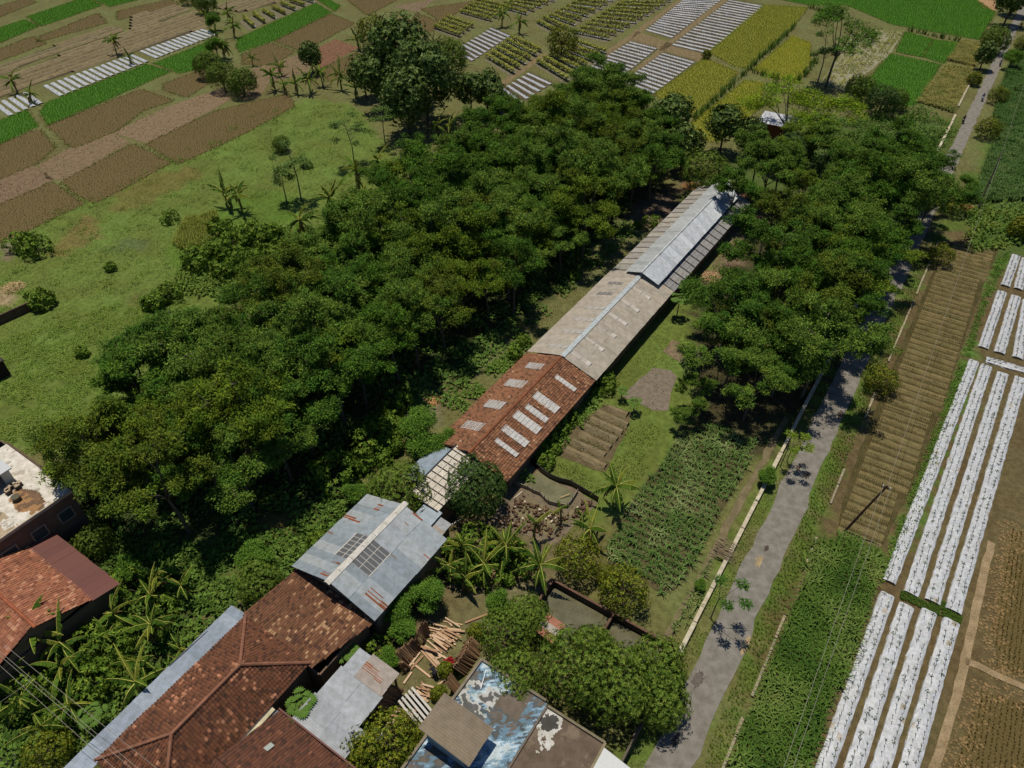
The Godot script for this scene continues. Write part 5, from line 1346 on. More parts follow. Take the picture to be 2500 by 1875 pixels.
func make_sheet_house() -> void:
	rng.seed = 44
	var o := thing("metal_roof_shed", "flat grey metal roof with a rusty end over the timber store", "shed")
	var c := [rgb(166, 170, 178), rgb(174, 178, 186), rgb(160, 164, 172)]
	roof_sheets(o, W(10.6, -21.3, 2.6), W(12.95, -21.3, 2.6), W(12.95, -26.4, 3.0), W(10.6, -26.4, 3.0), 3, 2, c, M.galvanised, 0.14, 0.035)
	roof_sheets(o, W(12.95, -22.0, 2.65), W(15.6, -22.0, 2.65), W(15.6, -26.2, 3.0), W(12.95, -26.2, 3.0), 3, 2, c, M.galvanised, 0.14, 0.035)
	roof_sheets(o, W(15.5, -22.1, 2.7), W(17.7, -22.1, 2.7), W(17.7, -24.8, 2.96), W(15.5, -24.8, 2.96), 3, 1, [rgb(158, 148, 142), rgb(150, 142, 138)], M.galvanised, 0.11, 0.02, 0.75)
	roof_sheets(o, W(15.5, -24.8, 2.93), W(17.5, -24.8, 2.93), W(17.5, -26.0, 3.02), W(15.5, -26.0, 3.02), 2, 1, c, M.galvanised, 0.14, 0.035, 0.1)
	for e in [[10.9, -21.6], [13.6, -22.2], [17.4, -22.4], [10.9, -26.1], [14.0, -26.1], [17.2, -25.8]]:
		var mb := MB.new()
		slab(mb, e[0] - 0.07, e[0] + 0.07, e[1] - 0.07, e[1] + 0.07, -0.1, 2.62, rgb(92, 80, 64))
		part("post", mb, M.wood, o)
	# painted flat deck with a small roof, brown deck and white ribbed roof
	var d := thing("blue_deck_building", "flat concrete roof in flaking blue and white paint", "building")
	var mb := MB.new()
	# paint flakes: small cells coloured by what paint is left
	var a := 10.0
	while a < 21.7:
		var x := -17.1
		while x < -11.15:
			var p := W(a, x)
			var g := noise.get_noise_2d(p.x * 30 + 70, p.z * 30) * 1.1 + 0.6 * noise.get_noise_2d((a + x) * 60, (a - x) * 210) + 0.05
			var u := noise.get_noise_2d(p.x * 70 + 400, p.z * 70)
			var col := rgb(132, 160, 182)
			if g < -0.22: col = rgb(98, 92, 86)
			elif g < 0.2: col = rgb(100, 126, 146) if u > -0.05 else rgb(78, 86, 94)
			elif g > 0.5: col = rgb(184, 198, 208)
			if a > 19.5 and x > -14.6 and x < -12.4 and g < 0.3: col = rgb(104, 94, 84)
			if a > 17.5 and a < 20.5 and x < -14.4 and u > -0.1: col = rgb(176, 176, 174) if u < 0.2 else rgb(92, 92, 92)
			mb.quad(W(a, x, 3.3), W(a + 0.07, x, 3.3), W(a + 0.07, x + 0.07, 3.3), W(a, x + 0.07, 3.3), vary(col, 0.06))
			x += 0.07
		a += 0.07
	part("painted_deck", mb, M.plaster, d)
	wall(d, "parapet", W(10.0, -17.2), W(21.9, -17.2), 3.0, 3.5, 0.2, rgb(128, 118, 104), M.concrete)
	wall(d, "parapet", W(21.85, -17.1), W(21.85, -11.3), 3.0, 3.5, 0.2, rgb(120, 110, 96), M.concrete)
	walls(d, 10.05, 21.75, -17.1, -11.2, 3.27, rgb(158, 150, 136), M.plaster)
	var rod := MB.new()
	rod.beam(W(21.3, -16.4, 3.42), W(19.9, -15.9, 3.42), 0.05, 0.05, rgb(206, 214, 220))
	part("pipe", rod, M.metal, d)
	var s := thing("small_roof", "small grey-brown corrugated roof standing on the blue deck", "roof")
	roof_sheets(s, W(14.45, -13.0, 5.05), W(17.45, -13.0, 5.05), W(17.45, -17.3, 5.5), W(14.45, -17.3, 5.5), 3, 1, [rgb(142, 130, 114), rgb(136, 124, 108)], M.asbestos, 0.19, 0.065)
	walls(s, 14.8, 17.1, -16.9, -13.5, 5.0, rgb(128, 148, 160), M.plaster, 3.3)
	var b := thing("brown_deck_building", "flat stained brown concrete roof at the bottom edge", "building")
	var bm := MB.new()
	a = 9.0
	while a < 21.5:
		var x := -11.0
		while x < -6.25:
			var p := W(a, x)
			var g := noise.get_noise_2d(p.x * 40, p.z * 40 + 99) * 1.2 + 0.4 * noise.get_noise_2d(p.x * 200, p.z * 200)
			var col := rgb(98, 84, 72)
			if g > 0.35: col = rgb(112, 98, 84)
			var q := Vector2((a - 20.3) * 0.8, x + 10.5).length() + 0.9 * g
			if q < 0.95: col = rgb(188, 186, 182)
			if q < 0.55: col = rgb(70, 68, 66)
			bm.quad(W(a, x, 3.2), W(a + 0.08, x, 3.2), W(a + 0.08, x + 0.08, 3.2), W(a, x + 0.08, 3.2), vary(col, 0.05))
			x += 0.08
		a += 0.08
	part("stained_deck", bm, M.plaster, b)
	wall(b, "parapet", W(21.6, -11.0), W(21.6, -6.2), 2.9, 3.42, 0.18, rgb(122, 112, 92), M.concrete)
	wall(b, "parapet", W(9.0, -6.2), W(21.6, -6.2), 2.9, 3.42, 0.18, rgb(134, 124, 100), M.concrete)
	wall(b, "parapet", W(9.0, -11.05), W(21.5, -11.05), 2.9, 3.36, 0.14, rgb(110, 100, 90), M.concrete)
	walls(b, 9.05, 21.3, -10.8, -6.4, 3.17, rgb(150, 142, 128), M.plaster)
	var w := thing("white_roof", "white ribbed metal roof at the bottom edge by the road", "roof")
	roof_sheets(w, W(12.0, -3.9, 3.2), W(21.1, -3.9, 3.2), W(21.2, -6.1, 3.5), W(12.0, -6.1, 3.5), 9, 1, [rgb(222, 224, 228)], M.painted, 0.25, 0.03)
	walls(w, 11.5, 20.9, -6.0, -4.4, 3.1, rgb(170, 164, 152), M.plaster)
func make_left_houses() -> void:
	rng.seed = 55
	var o := thing("flat_roof_house", "two-storey house with a stained white flat roof at the left edge", "house")
	var mb := MB.new()
	var a := 5.0
	while a < 13.5:
		var x := -68.0
		while x < -57.2:
			var p := W(a, x)
			var g := noise.get_noise_2d(p.x * 35, p.z * 35) + 0.6 * noise.get_noise_2d(p.x * 130, p.z * 130)
			var col := rgb(206, 200, 192)
			if g < -0.35: col = rgb(172, 164, 154)
			var q := Vector2((a - 10.4) / 1.0, (x + 59.3) / 2.2).length() + g * 0.6
			if q < 1.0: col = rgb(156, 118, 82) if g > -0.1 else rgb(112, 88, 68)
			if a < 8.6 and g > 0.0: col = rgb(168, 150, 126)
			mb.quad(W(a, x, 6.0), W(a + 0.1, x, 6.0), W(a + 0.1, x + 0.1, 6.0), W(a, x + 0.1, 6.0), vary(col, 0.05))
			x += 0.1
		a += 0.1
	part("deck", mb, M.plaster, o)
	walls(o, 3.0, 13.4, -69.0, -57.15, 5.97, rgb(104, 88, 76), M.plaster)
	wall(o, "parapet", W(13.55, -68.0), W(13.55, -57.1), 5.8, 6.16, 0.16, rgb(96, 76, 62), M.concrete)
	wall(o, "parapet", W(3.0, -57.1), W(13.5, -57.1), 5.8, 6.12, 0.14, rgb(176, 164, 148), M.concrete)
	for w in [12.1, 9.6, 7.0]:
		var win := MB.new()
		slab(win, w - 0.55, w + 0.55, -57.07, -57.0, 3.5, 4.6, rgb(58, 84, 88))
		var n := part("window", win, M.painted, o)
		var bars := MB.new()
		for i in 5:
			slab(bars, w - 0.5 + i * 0.25 - 0.02, w - 0.5 + i * 0.25 + 0.02, -56.99, -56.95, 3.5, 4.6, rgb(30, 36, 40))
		part("bars", bars, M.metal, n)
		var fr := MB.new()
		for e in [[w - 0.7, w + 0.7, 4.6, 4.75], [w - 0.7, w + 0.7, 3.35, 3.5], [w - 0.7, w - 0.55, 3.5, 4.6], [w + 0.55, w + 0.7, 3.5, 4.6]]:
			slab(fr, e[0], e[1], -57.08, -56.95, e[2], e[3], rgb(132, 124, 114))
		part("frame", fr, M.plaster, n)
	# stair cabin and clutter on the deck
	var st := thing("stair_cabin", "small white stair cabin with open doorway on the flat roof", "cabin")
	for e in [[8.9, -64.5, 11.3, -64.5, 6.0], [8.9, -64.42, 8.9, -62.68, 6.0], [11.3, -64.42, 11.3, -62.68, 6.0], [8.9, -62.6, 9.3, -62.6, 6.0], [10.6, -62.6, 11.3, -62.6, 6.0], [9.3, -62.6, 10.6, -62.6, 7.4]]:
		wall(st, "wall", W(e[0], e[1]), W(e[2], e[3]), e[4], 7.6, 0.15, rgb(200, 198, 190), M.plaster)
	var rf := MB.new()
	slab(rf, 8.6, 11.6, -64.8, -62.3, 7.6, 7.72, rgb(206, 210, 216))
	part("roof_slab", rf, M.painted, st)
	var tub := MB.new()
	tub.tube([W(10.2, -60.2, 6.0), W(10.2, -60.2, 6.45)], [0.32, 0.4], 12, rgb(84, 78, 62))
	tag(part("bucket", tub, M.rubber, self), "dark round tub standing on the white flat roof", "tub")
	var pot := thing("potted_plant", "small leafy plant in a dark pot on the white flat roof", "plant", W(8.3, -60.3, 6.0))
	var pm := MB.new()
	pm.tube([Vector3(0, 0, 0), Vector3(0, 0.45, 0)], [0.25, 0.35], 12, rgb(52, 46, 42))
	part("pot", pm, M.rubber, pot)
	var pf := MB.new()
	clump(pf, Vector3(0, 0.85, 0), Vector3(0.45, 0.4, 0.45), 160, 0.2, 0.09, [rgb(96, 132, 58), rgb(80, 116, 50)], 0.6)
	part("foliage", pf, M.leaf, pot)
	var tb := thing("wooden_table", "reddish wooden table standing on the white flat roof", "table", W(8.0, -61.6, 6.0))
	var tt := MB.new()
	tt.box(Vector3(0, 0.72, 0), AX * 0.45, Vector3.UP * 0.03, CR * 0.6, rgb(140, 104, 92))
	part("table_top", tt, M.wood, tb)
	for e in [[1, 1], [1, -1], [-1, 1], [-1, -1]]:
		var lg := MB.new()
		lg.box(AX * 0.38 * e[0] + CR * 0.52 * e[1] + Vector3.UP * 0.345, AX * 0.04, Vector3.UP * 0.345, CR * 0.04, rgb(120, 90, 78))
		part("leg", lg, M.wood, tb)
	for i in 6:
		var cr := MB.new()
		var p := W(10.2 + rr(-0.3, 1.3), -61.7 + rr(-0.4, 0.4), 6.0)
		cr.box(p + Vector3.UP * 0.2, AX * rr(0.15, 0.28), Vector3.UP * 0.2, CR * rr(0.15, 0.3), rgb(96, 84, 72))
		cr.box(p + Vector3.UP * 0.42, AX * 0.2, Vector3.UP * 0.015, CR * 0.2, rgb(180, 160, 140))
		tag(part("scrap_crate", cr, M.wood, self), "old crate in the scrap pile beside the stair cabin, %s placed" % ordinal(i + 1), "crate", "crates beside the stair cabin")
	# red tiled house with maroon sheet roof
	var r := thing("red_tile_house", "house with bright red tile roof and maroon sheet edge, left", "house")
	var red := [rgb(164, 108, 84), rgb(176, 116, 90), rgb(146, 94, 74), rgb(204, 152, 124)]
	tiles(r, [W(8.3, -60.0, 3.6), W(8.3, -47.3, 3.6), W(4.1, -47.3, 5.3), W(4.1, -60.0, 5.3)], red, 0.35, 0.27, 0.31, "tiles", 60.0)
	tiles(r, [W(-1.0, -47.6, 3.3), W(-1.0, -60.0, 3.3), W(4.1, -60.0, 5.3), W(4.1, -47.6, 5.3)], red, 0.35, 0.27, 0.31, "tiles", 60.0)
	ridge(r, W(4.1, -60.0, 5.36), W(4.1, -47.2, 5.36), 0.14, rgb(164, 96, 68))
	roof_sheets(r, W(10.5, -57.0, 3.2), W(10.5, -47.1, 3.2), W(8.2, -47.1, 3.68), W(8.2, -57.0, 3.68), 11, 1, [rgb(116, 74, 68), rgb(110, 70, 66)], M.painted, 0.2, 0.015, 0.0, "maroon_sheet")
	walls(r, 0.0, 10.0, -59.0, -47.7, 3.15, rgb(108, 92, 78), M.plaster)
	var gw := MB.new()
	gw.tri(W(0.0, -47.7, 3.2), W(8.2, -47.7, 3.5), W(4.1, -47.7, 5.15), rgb(112, 96, 80))
	part("gable", gw, M.plaster, r)
	var br := thing("brick_wall", "low old brick wall by the meadow at the left edge", "wall")
	wall(br, "wall_body", Vector3(-68.72, 0, -75.67), Vector3(-65.33, 0, -80.13), -0.1, 1.3, 0.2, rgb(96, 76, 62), M.concrete)
	var hut := thing("dark_hut", "small dark hut cut by the left edge of the meadow", "hut", Vector3(-62.83, 0, -65.88))
	var hb := MB.new()
	hb.box(Vector3(0, 1.0, 0), AX * 1.2, Vector3.UP * 1.05, CR * 1.1, rgb(58, 46, 40))
	part("hut_wall", hb, M.wood, hut)
	var hr := MB.new()
	hr.box(Vector3(0, 2.15, 0), AX * 1.35, Vector3.UP * 0.06, CR * 1.25, rgb(60, 50, 46))
	hr.box(Vector3(0, 2.24, 0) - AX * 0.2 + CR * 0.3, AX * 0.5, Vector3.UP * 0.03, CR * 0.4, rgb(44, 120, 128))
	part("hut_roof", hr, M.painted, hut)
func make_brick_hut() -> void:
	rng.seed = 66
	var o := thing("brick_hut", "brick hut with a white metal roof between trees at the top", "hut")
	roof_sheets(o, W(142.9, -36.2, 3.3), W(142.9, -29.4, 3.3), W(147.6, -29.4, 4.0), W(147.6, -36.2, 4.0), 8, 2, [rgb(206, 208, 216), rgb(196, 198, 208)], M.galvanised, 0.2, 0.04)
	walls(o, 143.6, 147.0, -35.8, -29.9, 3.3, rgb(128, 82, 62), M.concrete)
	# brick courses on the two faces in view
	for e in [[143.5, -35.8, -29.9]]:
		for row in 12:
			for k in 11:
				var mb := MB.new()
				var c0: float = e[1] + k * 0.535 + (0.26 if row % 2 else 0.0)
				slab(mb, e[0] - 0.03, e[0] + 0.02, c0, c0 + 0.5, row * 0.26, row * 0.26 + 0.235, vary(rgb(150, 92, 66), 0.2))
				part("brick", mb, M.concrete, o)
	var pst := MB.new()
	slab(pst, 143.0, 143.2, -29.6, -29.4, 0, 3.3, rgb(150, 118, 84))
	part("post", pst, M.wood, o)

# ---------- planting ----------
func plant(kind: Array, i: int, called: String, at: Vector3, size: float, label: String, category := "tree", group := "") -> void:
	var o := copy(kind[i], called, Vector3(at.x, 0, at.z), rr(0, TAU), size, label, category, group)
	if called == "banana_plant":
		o.rotation.x = rr(-0.16, 0.16); o.rotation.z = rr(-0.16, 0.16)
	if called == "roadside_sapling":
		o.transform.basis = Basis(Vector3.UP, -0.58 + rr(-0.2, 0.2)).scaled(Vector3.ONE * size)
	if called == "sengon_tree" or called == "tall_open_tree":
		o.scale.y = size * (rr(0.85, 1.25) if not "yellow" in label else 0.85)
		o.get_node("crown").material_override = [M.leaf, M.leaf_warm, M.leaf_deep, M.leaf_olive, M.leaf_cool, M.leaf][rng.randi() % 6] if not "yellow-green" in label else M.leaf_yellow
func grove(poly: PackedVector2Array, gap: float, size0: float, size1: float, what: String, group: String, c_start: float, from: String) -> void:
	# rows run along the shed; labelled by row and place in the row
	var lo := Vector2(1e9, 1e9)
	var hi := -lo
	for q in poly:
		var e := Vector2(Vector3(q.x, 0, q.y).dot(AX), Vector3(q.x, 0, q.y).dot(CR))
		lo = lo.min(e); hi = hi.max(e)
	var row := 0
	var c := hi.y - gap * 0.3 if c_start < 0 else lo.y + gap * 0.3
	while c > lo.y and c < hi.y:
		row += 1
		var n := 0
		var a := lo.x + (gap * 0.5 if row % 2 else 0.0)
		while a < hi.x:
			var p := W(a + rr(-0.9, 0.9), c + rr(-0.9, 0.9))
			if inside(Vector2(p.x, p.z), poly):
				n += 1
				plant(sengon, rng.randi() % 6, "sengon_tree", p, rr(size0, size1), "feathery tree, %s in %s row from %s of %s" % [ordinal(n), ordinal(row), from, what], "tree", group)
			a += gap
		c += -gap * 0.9 if c_start < 0 else gap * 0.9
func make_trees() -> void:
	rng.seed = 808
	grove(PackedVector2Array([Vector2(-40.6, -46.2), Vector2(-43.03, -54.28), Vector2(-40.16, -61.01), Vector2(-34.88, -67.11), Vector2(-30.7, -74.89), Vector2(-24.78, -83.86), Vector2(-20.68, -93.06), Vector2(-16.09, -105.16), Vector2(-6.99, -117.89), Vector2(3.87, -135.1), Vector2(14.08, -147.57), Vector2(23.57, -144), Vector2(27.02, -125.11), Vector2(24.12, -111.26), Vector2(18.66, -105.16), Vector2(11.92, -94.31), Vector2(4.44, -84.94), Vector2(0, -77.73), Vector2(-6.35, -69.59), Vector2(-10.98, -62.47), Vector2(-15.06, -56.2), Vector2(-19.77, -50.06), Vector2(-24.22, -45.67), Vector2(-29.53, -42.16), Vector2(-35.6, -41.68)]), 4.4, 0.8, 1.3, "the left grove", "feathery trees of the left grove", -1.0, "the shed")
	grove(PackedVector2Array([Vector2(24.93, -71.01), Vector2(28.94, -77.37), Vector2(36.27, -86.67), Vector2(45.44, -97.53), Vector2(56.75, -113.53), Vector2(68.49, -122.08), Vector2(72.19, -115.17), Vector2(68.94, -107.31), Vector2(62.14, -97.53), Vector2(54.06, -85.57), Vector2(45.65, -73.65), Vector2(38.83, -65.28), Vector2(32.47, -60.1), Vector2(26.08, -56.36), Vector2(23.42, -58.02), Vector2(22.95, -63)]), 4.3, 0.8, 1.25, "the right grove", "feathery trees of the right grove", 1.0, "the shed")
	# trees round the hut and at the top
	for e in [
		[sengon, 6, "sengon_tree", Vector3(51.23, 10, -133.02), 1.6, "wide yellow-green tree spreading over the brick hut"], [sengon, 6, "sengon_tree", Vector3(57.44, 9, -132.69), 1.35, "second yellow-green tree right of the brick hut"],
		[sengon, 7, "tall_open_tree", Vector3(72.4, 0, -168.65), 1.95, "tall open tree with bare limbs above the plots, top right"],
		[airy, 0, "tall_open_tree", Vector3(71.42, 0, -171.46), 1.7, "slender darker tree leaning beside the tall open tree"],
		[sengon, 2, "sengon_tree", Vector3(34.43, 6, -102.96), 1.0, "bushy tree at the far gable of the long shed"],
		[sengon, 3, "sengon_tree", Vector3(41.12, 6, -108.82), 1.1, "bushy tree between shed end and brick hut"],
		[sengon, 0, "sengon_tree", Vector3(41.24, 6, -114.35), 1.05, "leafy tree just behind the shed end, left"], [sengon, 5, "sengon_tree", Vector3(44.66, 6, -111.93), 1.0, "leafy tree just behind the shed end, right"], [sengon, 2, "sengon_tree", Vector3(46.49, 6, -105.83), 1.0, "leafy tree where the right grove meets the shed end"], [sengon, 3, "sengon_tree", Vector3(40.53, 4, -104.91), 0.65, "low leafy tree touching the shed gable"], [sengon, 0, "sengon_tree", Vector3(55.63, 6, -120.29), 1.1, "leafy tree at the back of the right grove"], [sengon, 4, "sengon_tree", Vector3(52.84, 6, -123.9), 1.1, "leafy tree below the yellow-leaved pair by the hut"],
		[teak, 0, "broadleaf_tree", Vector3(39.98, 5, -132.2), 1.0, "dark broadleaf tree left of the brick hut"],
		[teak, 2, "broadleaf_tree", Vector3(44.34, 4, -128.85), 1.1, "dark tree pressed against the brick hut front"],
		[mango, 3, "broadleaf_tree", Vector3(49.9, 4, -123.29), 1.3, "dark tree in the shade right of the brick hut"],
		[mango, 1, "broadleaf_tree", Vector3(32.74, 4, -114.77), 1.2, "dark round tree behind the bare soil at the shed end"],
		[teak, 0, "broadleaf_tree", Vector3(30.08, 6, -133.64), 1.15, "pale-leaved broadleaf tree at the far end of the left grove"],
		[teak, 2, "broadleaf_tree", Vector3(30.82, 4, -123.29), 1.2, "pale-leaved tree below the far end of the left grove"],
		[teak, 1, "broadleaf_tree", Vector3(-24.01, 0, -159.36), 1.45, "tallest dark broadleaf tree of the clump behind the meadow"],
		[teak, 1, "broadleaf_tree", Vector3(-17.5, 0, -147.39), 1.3, "dark broadleaf tree right in the clump behind the meadow"],
		[teak, 0, "broadleaf_tree", Vector3(-27.86, 0, -154.41), 1.25, "dark broadleaf tree left in the clump behind the meadow"],
		[teak, 0, "broadleaf_tree", Vector3(-32.56, 0, -161.94), 1.0, "smaller dark tree at the left end of the clump"],
		[teak, 1, "broadleaf_tree", Vector3(-20.63, 0, -140.85), 1.05, "dark broadleaf tree at the front foot of the clump"],
		[mango, 0, "broadleaf_tree", Vector3(-15.15, 0, -175.81), 1.5, "fine-leaved dark tree behind the clump on the right"],
		[teak, 0, "broadleaf_tree", Vector3(-8.69, 0, -150.84), 1.0, "open broadleaf tree right of the dark clump"],
		[teak, 2, "broadleaf_tree", Vector3(-5.28, 0, -153.2), 1.2, "open broadleaf tree second right of the dark clump"],
		[teak, 2, "broadleaf_tree", Vector3(-3.02, 0, -149.68), 1.0, "small open tree at the right end of the clump"],
		[citrus, 0, "round_tree", Vector3(-35.76, 0, -198.62), 2.2, "lone round dark tree in the far fields"],
		[teak, 2, "broadleaf_tree", Vector3(-48.05, 0, -178.81), 1.0, "small upright dark tree beside the red plot"],
		[mango, 2, "hedge_tree", Vector3(-71.79, 0, -175.85), 1.2, "dark round tree by the canal, left of the hedge"], [mango, 1, "hedge_tree", Vector3(-65.65, 0, -166.86), 1.0, "dark round tree by the canal, at the hedge foot"], [fluffy, 0, "hedge_tree", Vector3(-74.27, 0, -189.77), 1.6, "bright fluffy tree by the canal, above the hedge"], [mango, 2, "hedge_tree", Vector3(-60.23, 0, -163.46), 1.2, "broad dark bush right of the canal hedge"],
		[mango, 2, "hedge_tree", Vector3(-91.39, 0, -233.51), 1.3, "dark tree at the far end of the canal hedge"], [fluffy, 1, "hedge_tree", Vector3(-83.38, 0, -215.51), 1.8, "bright tree among the canal bananas"], [citrus, 1, "hedge_tree", Vector3(-100.93, 0, -244.26), 1.2, "small bush at the top edge near the canal"],
		[citrus, 0, "round_bush", Vector3(12.67, 0, -191.9), 2.0, "dark round bush among the bean rows"],
		[citrus, 2, "slim_tree", Vector3(49.3, 0, -190.3), 0.9, "thin young tree at the corner of the plastic beds"],
		[teak, 0, "roadside_tree", Vector3(140.68, 0, -220.8), 1.3, "dark tree at the far left side of the road"], [teak, 2, "roadside_tree", Vector3(148.48, 0, -232.04), 1.6, "dark tree hanging over the far road end"], [mango, 2, "roadside_tree", Vector3(123.94, 0, -195.17), 1.3, "light leafy tree beside the far road, upper"], [teak, 2, "roadside_tree", Vector3(114.51, 0, -181.61), 0.9, "light leafy tree beside the far road, lower"], [citrus, 1, "roadside_tree", Vector3(132.61, 0, -196.28), 1.2, "dark bush right of the far road"], [citrus, 2, "roadside_tree", Vector3(107.11, 0, -170.37), 1.2, "small tree by the far channel wall"],
		[mango, 3, "roadside_bush", Vector3(77.79, 0, -151.62), 1.1, "dark bush between square rice plot and right grove"], [mango, 2, "roadside_bush", Vector3(75.92, 0, -158.56), 1.2, "dark bush behind the yellow-green tree"], [mango, 2, "roadside_bush", Vector3(82.33, 0, -154.65), 0.9, "second dark bush below the square rice plot"],
		[fluffy, 2, "roadside_bush", Vector3(121.49, 0, -181.61), 1.5, "leafy bush at the right road edge, far"], [citrus, 0, "roadside_bush", Vector3(106.48, 0, -158.56), 1.0, "dark bush at the right road edge, below the motorbikes"], [citrus, 1, "roadside_bush", Vector3(94.38, 0, -139.05), 1.2, "dark bush at the right road edge, nearest the grove"], [fluffy, 0, "roadside_bush", Vector3(78.48, 0, -114.58), 1.0, "bright bush right of the shaded road"], [citrus, 1, "roadside_bush", Vector3(72.86, 0, -107.84), 1.3, "green bush beside the dry heap"], [citrus, 0, "roadside_bush", Vector3(63.34, 0, -91.53), 0.9, "dark bush at the corner of the ridged plot"], [citrus, 2, "roadside_bush", Vector3(79.26, 0, -99.24), 1.4, "yellow-flecked bush above the upper right beds"],
		[airy, 0, "slender_tree", Vector3(-35.99, 0, -112.14), 1.35, "tall slender tree with bare stem at the meadow edge"], [airy, 1, "slender_tree", Vector3(-38.2, 0, -111.18), 1.2, "shorter slender tree at the meadow edge, left one"], [airy, 2, "slender_tree", Vector3(-29.27, 0, -126.24), 1.3, "see-through tree behind the meadow bananas"], [airy, 0, "slender_tree", Vector3(-24.68, 0, -135.21), 1.2, "slender tree right of the see-through tree"], [airy, 2, "slender_tree", Vector3(-42.75, 0, -62.11), 1.0, "thin dark-stemmed tree at the lower meadow edge"],
		[mango, 2, "meadow_bush", Vector3(-44.25, 0, -132.78), 0.62, "round green bush alone on the meadow"], [shrub, 0, "meadow_bush", Vector3(-37.67, 0, -125.36), 0.9, "tiny upright bush on the meadow"], [shrub, 2, "meadow_bush", Vector3(-55.6, 0, -104.72), 1.2, "spiky bush near the pale grass clump"], [shrub, 1, "meadow_bush", Vector3(-59.09, 0, -90.09), 1.1, "dark scraggly bush in the middle of the meadow"], [shrub, 3, "meadow_bush", Vector3(-54.1, 0, -69.91), 1.3, "small dark bush on the creeper slope"], [shrub, 0, "meadow_bush", Vector3(-75, 0, -96.06), 2.0, "low spreading bush at the left meadow edge"], [shrub, 2, "meadow_bush", Vector3(-72.03, 0, -94.52), 1.8, "second low bush at the left meadow edge"], [shrub, 1, "meadow_bush", Vector3(-64.39, 0, -80.75), 2.2, "dark bush growing over the old brick wall"],
		[mango, 0, "mango_tree", Vector3(-10.81, 3.4, -45.04), 0.98, "dark mango tree overhanging the metal hall ridge"], [mango, 3, "round_tree", Vector3(-3.59, 3.2, -45.7), 1.0, "dense round tree at the near gable of the tiled shed"], [fluffy, 0, "fluffy_tree", Vector3(-10.1, 2.6, -54.81), 1.3, "bright fluffy tree left of the tiled shed gable"], [fluffy, 2, "fluffy_tree", Vector3(-7.15, 2.4, -52.47), 1.1, "fluffy tree touching the tiled shed corner"], [fluffy, 1, "fluffy_tree", Vector3(-9.32, 2, -51.91), 1.4, "darker fluffy tree over the low blue roof"], [fluffy, 1, "leafy_bush", Vector3(-15.49, 1.6, -46.08), 1.0, "olive bush beside the metal hall eave"],
		[fluffy, 2, "leafy_bush", Vector3(-23.16, 1.8, -38.01), 1.1, "grey-green bush behind the hipped house"], [mango, 2, "leafy_bush", Vector3(-22.23, 1.8, -35.6), 0.75, "leafy bush at the rear corner of the hipped house"], [fluffy, 1, "leafy_bush", Vector3(-34.35, 1.5, -37.11), 1.0, "bright shrub below the dark grove edge"], [mango, 2, "leafy_bush", Vector3(-39.06, 1.5, -40.37), 0.6, "big-leaved bright shrub beside the white flat roof house"],
		[fluffy, 0, "fluffy_shrub", Vector3(-10.02, 1.8, -33.31), 0.9, "feathery green shrub at the metal hall corner"], [fluffy, 2, "fluffy_shrub", Vector3(-7.45, 2, -34.44), 1.05, "largest feathery shrub above the plank stacks"], [fluffy, 1, "fluffy_shrub", Vector3(-9.15, 1.6, -31.36), 0.95, "feathery shrub left of the plank stacks"], [fluffy, 1, "fluffy_shrub", Vector3(-8.72, 1.8, -35.73), 0.8, "feathery shrub under the metal hall eave"], [fluffy, 1, "fluffy_shrub", Vector3(-1.27, 1.8, -33.93), 0.85, "round feathery shrub below the centre bananas"], [fluffy, 1, "fluffy_shrub", Vector3(-9.96, 1.2, -28.95), 0.7, "low feathery shrub between rusty roof and planks"],
		[citrus, 0, "citrus_tree", Vector3(5.89, 2, -38.14), 1.05, "olive-green round tree above the fish pond wall"], [citrus, 0, "citrus_tree", Vector3(9.71, 2, -34.82), 1.08, "olive-green round tree at the fodder field corner"], [citrus, 1, "citrus_tree", Vector3(8.63, 1.2, -36.77), 0.6, "small olive bush between the two round citrus trees"],
		[mango, 1, "mango_tree", Vector3(-0.4, 3, -30.67), 0.66, "mango tree flecked with yellow blossom beside the pond"], [mango, 2, "mango_tree", Vector3(1.33, 2.6, -32.45), 0.7, "smaller blossoming mango tree near the pond corner"], [mango, 0, "mango_tree", Vector3(0.42, 2.8, -27.04), 0.75, "mango tree at the corner of the blue deck"], [mango, 1, "mango_tree", Vector3(5.25, 3.4, -27.25), 0.95, "large mango tree between pond and brown deck"], [mango, 0, "mango_tree", Vector3(7.84, 3.4, -26.11), 1.0, "largest mango tree beside the old road wall"], [mango, 2, "mango_tree", Vector3(11.4, 3, -27.67), 0.9, "mango tree leaning out over the road verge"], [mango, 2, "mango_tree", Vector3(6.69, 3, -29.53), 0.7, "upper crown of mango beside the fish pond"], [mango, 2, "mango_tree", Vector3(11.29, 2.6, -25.29), 0.85, "loose mango branches above the road edge"],
		[citrus, 0, "bright_tree", Vector3(-9, 2.2, -21.66), 1.25, "bright green tree left of the small grey-brown roof"], [citrus, 1, "bright_tree", Vector3(-10.83, 1.8, -21.01), 1.0, "bright green crown at the bottom edge, left part"], [citrus, 1, "bright_tree", Vector3(-7.91, 1.8, -22.55), 0.8, "bright green crown touching the small roof"],
		[citrus, 2, "yard_bush", Vector3(-5.42, 0.5, -28.31), 0.5, "small green bush between the plank stacks"], [citrus, 2, "yard_bush", Vector3(-5.8, 0.5, -26.39), 0.5, "small green bush near the white planks"], [citrus, 2, "yard_bush", Vector3(-3, 0.8, -31.59), 0.6, "shrub at the top of the right plank stack"], [citrus, 1, "yard_bush", Vector3(-33.99, 0.8, -21.48), 0.9, "light green bush at the bottom left road corner"], [shrub, 2, "yard_bush", Vector3(-11.23, 0.8, -30.07), 1.0, "flowering shrub beside the rusty roof end"],
